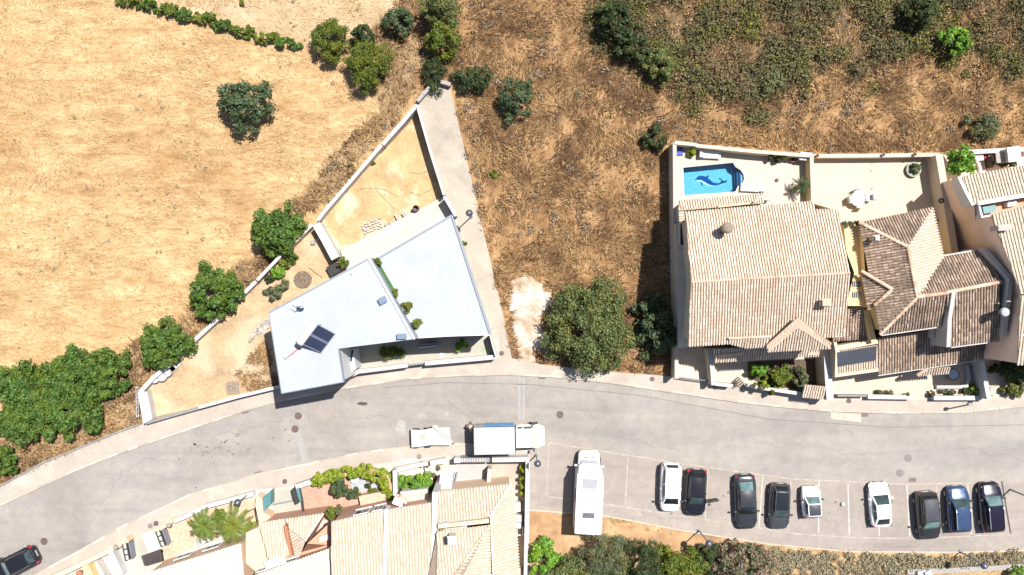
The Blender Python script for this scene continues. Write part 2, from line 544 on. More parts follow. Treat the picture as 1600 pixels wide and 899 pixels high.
# ------------------------------------------------------------------ roads and pavements
b = MB(); b.flat(PX(ROAD), 0.0); struct('road', b, M['road'])
b = MB(); b.flat(PX(PKT + PKB), .004); struct('parking_area', b, M['parking'])
b = MB(); b.prism(PX(NE + NK[::-1]), -.05, .12); struct('pavement', b, M['walk'])
b = MB(); b.prism(PX(SE + SK[::-1]), -.05, .12); struct('pavement', b, M['walk'])
def kerb_stones(px, wd, z1, seed):
    rg = random.Random(seed); xy = [Vector(p) for p in PX(px)]
    q = MB(); 
    for i in range(len(xy) - 1):
        a_, c_ = xy[i], xy[i + 1]; L_ = (c_ - a_).length; n = max(1, round(L_ / 1.0)); d_ = (c_ - a_) / L_
        for k in range(n):
            s0, s1 = L_ * k / n + .012, L_ * (k + 1) / n - .012
            m_ = a_ + d_ * (s0 + s1) / 2
            h_ = z1 + rg.uniform(-.012, .012)
            q.box((m_.x + rg.uniform(-.01, .01), m_.y + rg.uniform(-.01, .01), (h_ - .02) / 2), (s1 - s0, wd, h_ + .02), math.atan2(d_.y, d_.x) + rg.uniform(-.008, .008))
    return q
for k_, line_ in enumerate((NK, SK)):
    struct('kerb', kerb_stones(line_, .17, .135, k_), island('kerb stones', [(.30, .255, .21), (.37, .32, .265), (.44, .385, .325)], .9) if k_ == 0 else bpy.data.materials['kerb stones'])
b = MB(); b.wall(PX([(1820, 850), (1600, 860), (1500, 863), (1330, 862), (1200, 850), (1060, 828), (940, 805), (824, 797)]), .12, -.02, .06); struct('kerb', b, M['kerb'])
b = MB(); b.wall(PX([(-220, 850), (-60, 785), (0, 760), (70, 722), (160, 685), (222, 661)]), .14, -.05, .30); o = b.build('low_wall', M['grey'])
tag(o, 'low weathered kerb wall holding back the verge below the fig trees', 'wall')
# bay lines
def strip(pts, wd, mat, name='road_marking', z=.009):
    q = MB(); pp = PX(pts); q.wall(pp, wd, z - .003, z); return struct(name, q, mat)
strip([(858, 692), (940, 705), (1060, 724), (1190, 742), (1240, 749), (1420, 757), (1560, 754)], .11, M['line'])
strip([(854, 776), (935, 786), (1060, 806), (1150, 819), (1240, 834), (1330, 840), (1430, 842), (1578, 835)], .11, M['line'])
for a_, b_, mm in (((858, 693), (854, 775), 'line'), ((981.7, 714), (976.7, 789), 'line'), ((1065, 726), (1060, 803), 'line'), ((1106, 731), (1101.7, 810), 'line'),
                   ((1192, 744), (1186, 823), 'line_white'), ((1236, 751), (1231, 831), 'line'), ((1280, 752), (1279, 833), 'line_white'), ((1325, 756), (1327, 837), 'line_white'),
                   ((1371, 757), (1374, 838), 'line_white'), ((1417, 758), (1421.7, 839), 'line_white'), ((1463, 758), (1468, 840), 'line'), ((1512, 757), (1518, 838), 'line_white')):
    strip([a_, b_], .11, M[mm])
strip([(1565, 752), (1579, 834)], .12, M['seam'], 'asphalt_seam')
strip([(463, 676), (472, 700), (478, 722)], .6, M['patch'], 'asphalt_patch')
strip([(811, 588), (812, 656)], .25, M['patch'], 'asphalt_patch')
strip([(818, 588), (818, 657)], .22, M['patch'], 'asphalt_patch')
strip([(600, 606), (700, 598), (830, 601), (1000, 618), (1200, 655), (1390, 668), (1600, 664)], .05, simple('tar joint', (.15, .135, .125), .9, var=.2, scale=4), 'asphalt_seam')
strip([(1298, 652), (1340, 656), (1346, 643)], .1, M['kerb'], 'asphalt_seam')
b = MB(); b.flat(PX([(1298, 644), (1345, 647), (1346, 660), (1298, 655)]), .008); struct('asphalt_patch', b, M['kerb'])
b = MB()
rng = random.Random(3)
for (cx, cy, rx, ry) in ((567, 631, 9, 3),):
    b.flat(PX([(cx + rx * math.cos(t) * rng.uniform(.7, 1.1), cy + ry * math.sin(t) * rng.uniform(.7, 1.1)) for t in np.linspace(0, 6.28, 14)[:-1]]), .006)
struct('asphalt_patch', b, M['seam'])
b = MB()
for _ in range(34):
    cx = rng.gauss(345, 32); cy = 703 - (cx - 345) * .12 + rng.gauss(-8, 12); r_ = rng.uniform(1, 3.0)
    b.flat(PX([(cx + r_ * math.cos(t) * rng.uniform(.6, 1.2), cy + r_ * .8 * math.sin(t) * rng.uniform(.6, 1.2)) for t in np.linspace(0, 6.28, 9)[:-1]]), .006)
for cx, cy in ((427, 684), (450, 680), (446, 671), (452, 689), (834, 615), (838, 611), (932, 670), (306, 762), (360, 755), (388, 702)):
    r_ = rng.uniform(1.2, 2.4)
    b.flat(PX([(cx + r_ * math.cos(t), cy + r_ * math.sin(t) * .8) for t in np.linspace(0, 6.28, 9)[:-1]]), .006)
struct('oil_stain', b, simple('oil on asphalt', (.16, .14, .125), .8, var=.25, scale=3))
b = MB()
for cx, cy, rx, ry in ((660, 650, 7, 5), (698, 647, 5, 4), (627, 668, 9, 14), (232, 733, 6, 3)):
    b.flat(PX([(cx + rx * math.cos(t) * rng.uniform(.6, 1.1), cy + ry * math.sin(t) * rng.uniform(.6, 1.1)) for t in np.linspace(0, 6.28, 14)[:-1]]), .007)
struct('cement_stain', b, simple('dried cement', (.29, .27, .25), .9, var=.15, scale=3))

b = MB()
for x0, y0, a0, n in ((520, 650, .15, 34), (150, 790, -.5, 30), (900, 640, .2, 40), (1180, 690, .05, 44), (700, 625, .9, 16), (330, 690, -.35, 26), (1040, 770, 1.3, 14), (1300, 800, 1.5, 12), (1500, 700, .1, 26), (960, 800, .1, 20), (1350, 850, .02, 24), (610, 660, 1.4, 12)):
    x, y, a = x0, y0, a0; prev = None
    for k in range(n):
        a = a0 + rng.gauss(0, .45); x2, y2 = x + 5 * math.cos(a), y + 5 * math.sin(a)
        w2 = rng.uniform(.3, .6); nx_, ny_ = -math.sin(a) * w2 / 2, math.cos(a) * w2 / 2
        b.flat(PX([(x + nx_, y + ny_), (x2 + nx_, y2 + ny_), (x2 - nx_, y2 - ny_), (x - nx_, y - ny_)]), .0062)
        x, y = x2, y2
struct('road_cracks', b, simple('crack filler', (.15, .135, .125), .9, var=.2, scale=4))
b = MB()
for cx in (918, 1000, 1046, 1087, 1130, 1166, 1218, 1258, 1302, 1350, 1396, 1442, 1490, 1540):
    for _ in range(3):
        x_, y_ = cx + rng.gauss(0, 5), 745 + (cx - 900) * .05 + rng.uniform(10, 55); r_ = rng.uniform(1, 3.2)
        b.flat(PX([(x_ + r_ * math.cos(t) * rng.uniform(.6, 1.2), y_ + r_ * math.sin(t) * rng.uniform(.6, 1.2)) for t in np.linspace(0, 6.28, 9)[:-1]]), .0098)
struct('oil_stain', b, bpy.data.materials['oil on asphalt'])

def manhole(px, py, r, mat, label, z=.0):
    t = thing('manhole_cover', label, 'manhole cover', P(px, py, z), group='round manhole covers along the street')
    q = MB(); q.lathe(P(px, py, z), [(r * 1.0, 0), (r * 1.0, .012), (r * .93, .016)], 20); q.build('ring', M['grey'], t)
    q = MB(); q.lathe(P(px, py, z), [(r * .9, 0), (r * .9, .02), (r * .85, .022)], 20)
    for k in range(-2, 3):
        q.box((*P(px, py)[:2], z + .024), (.04, r * 1.4, .012)); 
        q.v[-8:] = [(x + k * r * .3, y, zz) for x, y, zz in q.v[-8:]]
    q.build('lid', M[mat], t)
for px, py, r, mt, lb, z in (
        (466, 650, .33, 'iron', 'rusty round manhole cover in the road, upper of the two below the white house', 0), (461, 670.5, .33, 'iron', 'rusty round manhole cover in the road, lower of the two below the white house', 0),
        (69, 846, .33, 'iron', 'rusty round manhole cover in the road above the black car at the corner', 0), (875, 648, .33, 'iron', 'brown manhole cover in the road ahead of the box truck', 0),
        (1419, 716, .34, 'iron_pale', 'pale dusty manhole cover in the road, upper of the two above the white coupe', 0), (1406, 739.5, .34, 'iron_pale', 'pale dusty manhole cover in the road, lower of the two above the white coupe', 0),
        (655, 714, .22, 'iron_pale', 'small manhole cover in the pavement below the white trailer', .12), (445, 752.5, .22, 'iron', 'small rusty manhole cover in the pavement by the teal gate', .12),
        (294, 821.5, .22, 'iron_pale', 'small manhole cover left of its twin by the orange garden pillar', .12), (244, 818, .22, 'iron', 'small rusty manhole cover right of its twin by the orange garden pillar', .12),
        (1326, 626.5, .22, 'iron', 'small rusty cover in the pavement at the yellow forecourt wall', .12), (1019, 592.5, .2, 'iron', 'small rusty cover in the pavement below the shaded tree', .12),
        (1117, 606, .2, 'iron_pale', 'small pale cover in the pavement at the big house gate', .12), (784, 552, .2, 'iron', 'small brown cover beside the white courtyard wall corner', .125)):
    if lb.startswith('small manhole cover left'): px, py = 235, 822
    manhole(px, py, r, mt, lb, z)
def drain(px, py, rz, label, z=0.0):
    t = thing('storm_drain', label, 'storm drain', P(px, py, z), group='storm drains at the kerbs')
    q = MB(); q.box((*P(px, py)[:2], z + .008), (.62, .36, .02), rz); q.build('frame', M['iron_pale'], t)
    q = MB()
    c = P(px, py)
    for k in range(6):
        dx = (k - 2.5) * .09
        q.box((c[0] + dx * math.cos(rz), c[1] + dx * math.sin(rz), z + .022), (.035, .3, .02), rz)
    q.build('grate', M['iron'], t)
for a in ((383, 643, .25, 'iron storm drain by the kerb left of the white house'), (404, 740, .25, 'iron storm drain by the kerb above the palm trees'),
          (847, 589.5, 0, 'iron storm drain by the kerb below the cement patch'), (1351, 648, 0, 'iron storm drain by the kerb of the yellow house'),
          (1426, 750, 0, 'iron storm drain at the parking edge above the white coupe')):
    drain(*a, .01)

# ------------------------------------------------------------------ grass and brush: uncountable stuff
def blades(name, n, dens, mat, ln, wd, tilt, seed, zfun=0.0, area=(-60, 1660, -60, 960), az0=None, inside=None):
    rg = np.random.default_rng(seed)
    px = rg.uniform(area[0], area[1], n); py = rg.uniform(area[2], area[3], n)
    Z = zones(px, py)
    keep = (rg.random(n) < dens(px, py, Z)) & (inpoly(px, py, inside) if inside else ~Z['built'])
    px, py = px[keep], py[keep]; n = len(px)
    x = (px - 800) * S; y = (449.5 - py) * S
    base = np.stack([x, y, np.full(n, -.06) + zfun], 1)
    az = rg.uniform(0, 2 * np.pi, n) if az0 is None else az0 + (fbm(x, y, 3.0, seed + 9) - .5) * 6 + rg.normal(0, .5, n)
    tl = rg.uniform(tilt[0], tilt[1], n)
    l = rg.uniform(ln[0], ln[1], n); w_ = rg.uniform(wd[0], wd[1], n)
    pr = np.stack([-np.sin(az), np.cos(az), np.zeros(n)], 1) * (w_ / 2)[:, None]
    tip = np.stack([np.cos(az) * np.sin(tl), np.sin(az) * np.sin(tl), np.cos(tl)], 1) * l[:, None]
    V = np.stack([base - pr, base + pr, base + tip], 1).reshape(-1, 3)
    return tag(fastmesh(name, V, 3, mat), kind='stuff')
def dfield(px, py, Z):
    f = (1 - Z['scrub']) * (1 - Z['brush']) * (1 - Z['soil']) * (1 - Z['chalk'])
    return f * np.clip((fbm(px, py, 26, 61, 5) - .30) * 2.2, .05, 1)
def dscrub(px, py, Z):
    f = np.maximum(Z['scrub'], .8 * Z['verge']) * (1 - Z['chalk']) * (1 - .55 * Z['brush'])
    return f * np.clip((fbm(px, py, 40, 71, 5) - .30) * 3.0, .10, 1)
tag(blades('dry_field_grass', 480000, dfield, M['grass_field'], (.2, .5), (.03, .08), (.9, 1.45), 1, az0=2.4), 'short straw coloured dry grass covering the field', 'grass')
tag(blades('dry_scrub_grass', 760000, dscrub, M['grass_scrub'], (.3, .95), (.04, .12), (.5, 1.4), 2, az0=.8), 'tangled brown dry grass covering the empty plot and slope', 'grass')

YG = [(352, 608), (372, 580), (398, 548), (415, 530), (425, 560), (436, 600), (400, 612)]
tag(blades('yard_grass', 9000, lambda x, y, Z: np.clip((fbm(x, y, 16, 51, 4) - .36) * 3, 0, 1), M['grass_scrub'], (.15, .45), (.03, .08), (.5, 1.35), 21, zfun=.07, area=(350, 440, 525, 615), inside=YG), 'brown dry grass in the shaded corner of the lower yard', 'grass')
def tufts(name, n, dens, mat, size, nl, leaf, hgt, seed, area=(-60, 1660, -60, 960)):
    """low bushes made of many small leaf faces, all one mass"""
    rg = np.random.default_rng(seed)
    px = rg.uniform(area[0], area[1], n); py = rg.uniform(area[2], area[3], n)
    Z = zones(px, py)
    k = (rg.random(n) < dens(px, py, Z)) & ~Z['built']
    px, py = px[k], py[k]; n = len(px)
    r = rg.uniform(size[0], size[1], n)
    h = r * rg.uniform(hgt[0], hgt[1], n)
    q = rg.normal(size=(n, nl, 3)); q /= np.linalg.norm(q, axis=2)[:, :, None]
    q[:, :, 2] = np.abs(q[:, :, 2])
    rad = rg.uniform(.35, 1.05, (n, nl, 1))
    c = q * rad * np.stack([r, r, h], 1)[:, None, :]
    c[:, :, 0] += ((px - 800) * S)[:, None]; c[:, :, 1] += ((449.5 - py) * S)[:, None]
    return tag(leaves(name, c.reshape(-1, 3), q.reshape(-1, 3), leaf, mat, rg), kind='stuff')

def leaf_verts(c, nrm, leaf, rg, aspect=.6, jit=.55):
    n = len(c)
    nn = nrm + rg.normal(0, jit, (n, 3)); nn /= np.linalg.norm(nn, axis=1)[:, None]
    t = rg.normal(size=(n, 3)); a = np.cross(nn, t); a /= np.linalg.norm(a, axis=1)[:, None]
    b_ = np.cross(nn, a)
    s = rg.uniform(leaf[0], leaf[1], n)[:, None]
    a, b_ = a * s, b_ * s * aspect
    return np.stack([c - a, c + b_, c + a, c - b_], 1).reshape(-1, 3)

def leaves(name, c, nrm, leaf, mat, rg, parent=None, aspect=.6):
    return fastmesh(name, leaf_verts(c, nrm, leaf, rg, aspect), 4, mat, parent)

tag(tufts('brush', 1500, lambda x, y, Z: Z['brush'] * np.clip((fbm(x, y, 34, 81, 4) - .42) * 6, .02, 1), M['brush'], (.5, 1.5), 260, (.05, .13), (.6, 1.3), 3, area=(860, 1660, -60, 190)),
    'dense olive and brown thorny brush covering the slope', 'brush')
tag(tufts('low_brush', 2600, lambda x, y, Z: Z['brush'] * (.12 + .6 * (fbm(x, y, 30, 82, 3) > .52)), M['brown'], (.25, .7), 80, (.04, .11), (.6, 1.2), 23, area=(860, 1660, -60, 190)),
    'low reddish brown bushes filling the gaps in the brush', 'brush')
tag(tufts('brown_weeds', 6500, lambda x, y, Z: np.maximum(Z['scrub'], .6 * Z['verge']) * (1 - .7 * Z['brush']) * (1 - Z['chalk']) * np.clip((fbm(x, y, 34, 93, 4) - .36) * 4, .03, 1), M['brown'], (.18, .6), 46, (.04, .11), (.5, 1.1), 24),
    'brown and rust coloured dead weeds all over the empty plot', 'weeds')
tag(tufts('green_brush', 900, lambda x, y, Z: Z['brush'] * (fbm(x, y, 45, 85, 4) > .52), M['brush_green'], (.4, 1.3), 200, (.05, .12), (.6, 1.3), 13, area=(860, 1660, -60, 190)),
    'olive green and yellow flowering bushes scattered in the brush', 'brush')
tag(tufts('dead_weeds', 2600, lambda x, y, Z: np.maximum(Z['scrub'], .5 * Z['verge']) * (1 - Z['brush']) * (1 - Z['chalk']) * (fbm(x, y, 60, 91, 3) > .50), M['twig'], (.25, .6), 46, (.05, .13), (.5, 1.0), 4),
    'low grey brown dead weeds among the dry grass', 'weeds')
tag(tufts('field_weeds', 330, lambda x, y, Z: (1 - Z['scrub']) * (1 - Z['chalk']) * (1 - Z['soil']) * (x < 660) * (fbm(x, y, 90, 97, 3) > .55), M['bank'], (.08, .24), 18, (.04, .1), (.4, .8), 16, area=(-20, 660, -40, 700)), 'sparse small green and grey weeds in the straw field', 'weeds')
tag(tufts('rubble', 420, lambda x, y, Z: np.maximum(Z['chalk'], .25 * Z['soil']), M['stone_bits'], (.05, .16), 9, (.03, .08), (.5, .9), 17, area=(790, 1220, 420, 900)), 'small pale stones strewn on the bare ground', 'stones')
tag(tufts('green_weeds', 900, lambda x, y, Z: Z['scrub'] * (1 - .5 * Z['brush']) * (1 - Z['chalk']) * (fbm(x, y, 50, 95, 3) > .6), M['olive'], (.2, .5), 40, (.05, .12), (.5, 1.0), 6),
    'low dull green weeds among the dry grass', 'weeds')
tag(tufts('bank_bushes', 1500, lambda x, y, Z: inpoly(x, y, [(1200, 858), (1330, 868), (1500, 870), (1590, 862), (1600, 884), (1450, 886), (1400, 900), (1400, 960), (1200, 960)]), M['bank'], (.2, .55), 80, (.04, .10), (.6, 1.1), 5, area=(1190, 1610, 850, 960)),
    'clipped grey olive bushes covering the bank below the parking area', 'bushes')

# ------------------------------------------------------------------ trees and shrubs
def crown_pts(cx, cy, rx, ry, h, zlow, n, rg, nc, cl):
    ph = rg.uniform(0, 6.28, 3)
    th = rg.uniform(0, 2 * np.pi, nc)
    u = rg.uniform(-.25, 1, nc)
    rho = np.sqrt(np.clip(1 - u * u, 0, 1)) * rg.uniform(.55, 1.0, nc)
    shp = 1 + .12 * np.sin(3 * th + ph[0]) + .09 * np.sin(5 * th + ph[1]) + .05 * np.sin(8 * th + ph[2])
    ctr = np.stack([cx + rx * rho * shp * np.cos(th), cy + ry * rho * shp * np.sin(th), zlow + (h - zlow) * (.3 + .6 * u) * rg.uniform(.85, 1.08, nc)], 1)
    rc = cl * (rx + ry) / 2 * rg.uniform(.65, 1.25, nc)
    k = rg.integers(0, nc, n)
    q = rg.normal(size=(n, 3)); q[:, 2] += .45
    q /= np.linalg.norm(q, axis=1)[:, None]
    c = ctr[k] + q * (rc[k] * rg.uniform(.45, 1.03, n))[:, None] * np.array([1, 1, .85])
    c[:, 2] = np.maximum(c[:, 2], .05)
    return c, q

SEED = [100]
def tree(name, label, cat, px, py, rx, ry, h, mat, n=4000, leaf=(.08, .17), clump=.3, nc=42, group=None, trunk=True, zlow=None, aspect=.6, base=0.0):
    SEED[0] += 1
    rg = np.random.default_rng(SEED[0])
    zc = base + h * .5
    c0 = P(px, py, zc)
    k = S * (CAMZ - zc) / CAMZ
    RX, RY = rx * k * .86, ry * k * .86
    t = thing(name, label, cat, (c0[0], c0[1], base), group=group)
    zlow = h * .12 if zlow is None else zlow
    c, q = crown_pts(c0[0], c0[1], RX, RY, h, zlow, n, rg, nc, clump)
    c[:, 2] += base
    leaves('foliage', c, q, leaf, M[mat], rg, t, aspect)
    if trunk:
        b = MB()
        r0 = .05 + .028 * h
        b.tube([(c0[0], c0[1], base - .05), (c0[0] + .05, c0[1], base + h * .25), (c0[0], c0[1] + .05, base + h * .55)], [r0, r0 * .75, r0 * .4], 7)
        for i in range(5):
            a = i * 1.256 + rg.uniform(-.3, .3)
            b.tube([(c0[0], c0[1], base + h * (.18 + .05 * i)), (c0[0] + RX * .35 * math.cos(a), c0[1] + RY * .35 * math.sin(a), base + h * (.35 + .04 * i)),
                    (c0[0] + RX * .75 * math.cos(a), c0[1] + RY * .75 * math.sin(a), base + h * (.5 + .04 * i))], [r0 * .55, r0 * .35, r0 * .12], 5)
        b.build('trunk', M['trunk'], t)
    return t

G1 = 'fig trees along the boundary wall'
tree('fig_tree', 'round green fig tree at the wall, beside the shrubs of the yard corner', 'tree', 433, 361, 47, 45, 3.4, 'fig', 8500, (.08, .17), .23, 84, G1)
tree('fig_tree', 'round green fig tree at the wall, between the two other round ones', 'tree', 335, 457, 47, 46, 3.3, 'fig', 8500, (.08, .17), .23, 84, G1)
tree('fig_tree', 'round green fig tree by the white drums at the low end of the wall', 'tree', 255, 539, 46, 42, 3.2, 'fig', 8000, (.08, .17), .23, 80, G1)
G2 = 'fig thicket at the left edge'
for px, py, rx, ry, lb in ((168, 578, 42, 44, 'fig bush at the right end of the thicket next to the round fig trees'), (112, 592, 60, 48, 'broad fig bush in the upper middle of the thicket'),
                           (45, 612, 64, 54, 'large fig bush at the upper left of the thicket'), (112, 640, 58, 52, 'fig bush at the lower right of the thicket above the verge'),
                           (38, 660, 54, 44, 'fig bush at the lower left of the thicket'), (2, 720, 24, 26, 'small fig bush alone at the left edge by the pavement')):
    tree('fig_bush', lb, 'bush', px, py, rx, ry, 2.8, 'fig', int(3.6 * rx * ry) + 800, (.08, .17), .22, 80, G2)
tree('carob_tree', 'dark green tree standing alone in the straw field', 'tree', 383, 160, 52, 43, 3.8, 'carob', 5200, (.08, .17), .25, 60)
tree('shrub', 'yellow green feathery shrub at the field edge, left of the pair', 'shrub', 515, 63, 35, 36, 2.8, 'yellowgreen', 11000, (.05, .13), .26, 60, aspect=.34)
tree('shrub', 'larger green feathery shrub at the field edge, right of the pair', 'shrub', 574, 100, 41, 46, 3.2, 'yellowgreen', 13000, (.05, .13), .26, 66, aspect=.34)
tree('shrub', 'dark leafy sapling poking out above the feathery shrubs', 'shrub', 566, 54, 20, 20, 3.0, 'darkgreen', 900, (.1, .22), .3, 20)
tree('shrub', 'small round blue green shrub beside the dry ditch', 'shrub', 622, 33, 25, 27, 2.4, 'carob', 2400, (.07, .15), .28, 34)
tree('tall_tree', 'tall dull green tree at the top of the ditch', 'tree', 688, 12, 37, 36, 4.6, 'bigtree', 4800, (.06, .15), .26, 50, aspect=.4)
tree('tall_tree', 'lower half shaded green tree over the ditch below the tall one', 'tree', 692, 60, 32, 36, 3.4, 'yellowgreen', 5200, (.06, .15), .28, 40, aspect=.4)
tree('reed_bush', 'dark green reed thicket in the ditch above the wall corner', 'bush', 676, 112, 20, 34, 1.6, 'darkgreen', 2600, (.08, .2), .3, 34, aspect=.25, trunk=False)
tree('shrub', 'wide dull green shrub right of the alley end', 'shrub', 738, 122, 38, 24, 1.9, 'darkgreen', 2800, (.06, .14), .28, 38)
tree('shrub', 'round dark green shrub standing alone in the brown scrub', 'shrub', 806, 154, 32, 37, 2.8, 'carob', 3800, (.06, .14), .26, 48)
tree('shrub', 'tall dark green shrub at the brush edge, topmost of three in a line', 'shrub', 960, 30, 33, 38, 3.6, 'darkgreen', 4200, (.06, .15), .26, 48)
tree('shrub', 'dark green shrub in the middle of three in a line', 'shrub', 990, 68, 32, 32, 2.8, 'darkgreen', 3400, (.06, .15), .26, 42)
tree('shrub', 'green shrub lowest of three in a line on the scrub slope', 'shrub', 1032, 104, 30, 29, 2.6, 'bigtree', 3200, (.06, .14), .26, 42)
tree('shrub', 'small dark shrub by the pool wall corner', 'shrub', 1022, 216, 24, 22, 1.6, 'darkgreen', 1900, (.06, .14), .3, 30)
tree('shrub', 'low green shrub among brown weeds left of the brush', 'shrub', 1205, 130, 28, 24, 1.3, 'olive', 1700, (.06, .14), .3, 28)
tree('shrub', 'dark rounded tree at the top edge of the brush', 'tree', 1436, 14, 35, 30, 3.4, 'darkgreen', 3400, (.06, .15), .26, 44)
tree('shrub', 'bright green shrub standing out of the brush', 'shrub', 1493, 64, 27, 26, 2.6, 'bright', 2000, (.09, .2), .28, 28)
tree('shrub', 'pale grey green spiky shrub in the dry grass behind the pools terrace', 'shrub', 1537, 199, 32, 24, 1.4, 'olive', 2400, (.08, .2), .3, 34, aspect=.3)
tree('big_tree', 'big spreading green tree on the empty plot by the pavement', 'tree', 920, 512, 78, 82, 4.8, 'bigtree', 24000, (.05, .14), .18, 170)
tree('shaded_tree', 'pale leafed tree half in the shade of the big house', 'tree', 1024, 512, 40, 58, 3.2, 'carob', 4200, (.08, .19), .25, 52)
tree('shrub', 'bright green bush below the brown soil by the white side wall', 'shrub', 850, 874, 29, 36, 2.2, 'bright', 3600, (.08, .17), .28, 32)
tree('olive_tree', 'grey green olive tree below the camper van', 'tree', 942, 864, 47, 40, 3.4, 'olive', 9000, (.05, .13), .27, 46, aspect=.35)
tree('shrub', 'dull green bushy shrub cut by the lower edge left of the olive tree', 'shrub', 890, 897, 54, 36, 2.4, 'bigtree', 7500, (.06, .14), .28, 42)
tree('cypress_hedge', 'dense dark green conifer between the olive tree and the yellow bush', 'tree', 1003, 882, 34, 48, 3.4, 'darkgreen', 9500, (.04, .1), .24, 60)
tree('shrub', 'yellow green bush beneath the double lamp shadow', 'shrub', 1066, 890, 54, 40, 2.2, 'yellowgreen', 9500, (.05, .13), .26, 46)
tree('shrub', 'small dark green bush in the gap beside the oleander', 'shrub', 1106, 870, 26, 24, 1.8, 'darkgreen', 2800, (.05, .13), .3, 20)
tree('oleander', 'pink flowering oleander bush below the parked cars', 'bush', 1160, 884, 56, 44, 2.6, 'oleander', 11000, (.06, .14), .24, 70)
tree('shrub', 'small green bush at the lower right corner', 'shrub', 1592, 897, 18, 16, 1.5, 'bright', 900, (.07, .15), .3, 18)
tree('shrub', 'dark shrub at the lower edge between the olive tree and the conifer', 'shrub', 968, 902, 34, 24, 1.8, 'bigtree', 3000, (.05, .13), .3, 30)
tree('shrub', 'dull green shrub at the lower edge below the oleander', 'shrub', 1112, 903, 36, 22, 1.6, 'darkgreen', 3000, (.05, .13), .3, 30)
# hedgerow across the top of the field: separate bushes
hp = [(203, 2, 22), (232, 9, 25), (262, 15, 24), (292, 24, 27), (322, 30, 26), (348, 40, 23), (378, 49, 24), (412, 59, 24), (446, 68, 27)]
hl = ['at the upper left end', 'second from the left end', 'third from the left end', 'fourth from the left end', 'in the very middle', 'fourth from the right end', 'third from the right end', 'second from the right end', 'at the right end by the feathery shrubs']
for (px, py, r_), q in zip(hp, hl):
    tree('hedgerow_bush', 'low green bush of the field hedgerow, ' + q, 'bush', px, py, r_, r_ * (.34 + .025 * (r_ % 5)), .9, 'fig' if r_ % 2 else 'yellowgreen', 700, (.06, .18), .26, 22, 'hedgerow bushes across the top of the field', trunk=False)
for px, py, r_, lb in ((772, 272, 12, 'low bright green weed clump in the brown plot'), (378, 4, 6, 'tiny dark shrub at the upper edge of the bare track'), (547, 258, 4, 'small green weed in the upper dirt yard'),
                       (583, 254, 5, 'small yellow green weed in the upper dirt yard'), (726, 380, 4, 'small weed at the house wall in the alley')):
    tree('weed', lb, 'weed', px, py, r_, r_ * .8, .4, 'yellowgreen', 260, (.05, .12), .4, 8, trunk=False)
# ------------------------------------------------------------------ building helpers
def tilemat(name, cols, patch=None):
    return island(name, cols, .8, patch=patch, spec=.15)
M['tile_cream'] = tilemat('cream pink roof tiles', [(.44, .335, .25), (.50, .40, .31), (.54, .445, .355), (.59, .51, .42)], ((.40, .295, .215), .35, .52, .72))
M['tile_brown'] = tilemat('weathered brown roof tiles', [(.19, .135, .10), (.29, .21, .158), (.37, .28, .215), (.45, .365, .295)], ((.10, .078, .06), .55, .46, .66))
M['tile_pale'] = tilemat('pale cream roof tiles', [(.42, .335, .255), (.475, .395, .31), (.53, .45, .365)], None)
M['tile_bleached'] = tilemat('bleached roof tiles', [(.48, .42, .345), (.53, .475, .40), (.57, .52, .45)], None)
M['pan_cream'] = simple('cream roof tile pans', (.35, .25, .18), .9, var=.2, scale=3)
M['pan'] = simple('roof tile pans', (.20, .135, .097), .9, var=.2, scale=3)
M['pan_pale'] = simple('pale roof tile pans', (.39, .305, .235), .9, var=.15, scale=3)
M['pan_bleached'] = simple('bleached roof tile pans', (.47, .40, .32), .9, var=.1, scale=3)
M['ridge'] = tilemat('ridge tiles', [(.36, .24, .16), (.46, .33, .235), (.54, .42, .32)])
M['ridge_pale'] = tilemat('pale ridge tiles', [(.58, .48, .37), (.66, .57, .46)])
M['cream_wall'] = simple('cream render', (.52, .44, .335), .85, var=.08, scale=1, stain=((.40, .34, .27), .6, .55, .8))
M['yellow_wall'] = simple('yellow render', (.62, .46, .22), .85, var=.07, scale=1)
M['pink_wall'] = simple('pink beige render', (.80, .61, .48), .85, var=.08, scale=1, stain=((.66, .51, .42), .5, .52, .75))
M['salmon_wall'] = simple('salmon render', (.46, .255, .17), .85, var=.06, scale=1)
M['apricot_wall'] = simple('apricot render', (.60, .43, .29), .85, var=.06, scale=1)
M['deck'] = simple('cream paving', (.41, .355, .295), .85, var=.07, scale=.8, scale2=6)
M['terrace'] = simple('pale sand paving', (.465, .378, .285), .85, var=.06, scale=.7, scale2=6)
M['glass'] = simple('window glass', (.02, .026, .03), .25, var=0, spec=.15)
M['roof_white'] = simple('pale roof membrane', (.315, .335, .355), .75, var=.05, scale=.5, scale2=3, stain=((.287, .304, .323), .3, .47, .68))
M['trim'] = simple('grey metal trim', (.17, .19, .23), .5, var=.08, scale=3)
M['ter_white'] = simple('white terrace concrete', (.39, .35, .305), .85, var=.06, scale=.8, stain=((.52, .5, .46), .4, .5, .65))
M['court'] = simple('courtyard concrete', (.32, .30, .255), .9, var=.08, scale=.7)
M['stone'] = simple('pale stone', (.36, .32, .28), .9, var=.2, scale=4)
M['stone_grey'] = simple('grey stone', (.27, .25, .23), .9, var=.2, scale=4)
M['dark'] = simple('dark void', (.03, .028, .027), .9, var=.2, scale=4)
M['terracotta'] = simple('terracotta', (.33, .14, .075), .8, var=.15, scale=6)
M['teal'] = simple('teal paint', (.06, .17, .18), .5, var=.12, scale=4)

def fit_plane(pts):
    A = np.array(pts, float); c = A.mean(0)
    u, s_, vt = np.linalg.svd(A - c)
    n = vt[2]
    return c, (n if n[2] > 0 else -n)

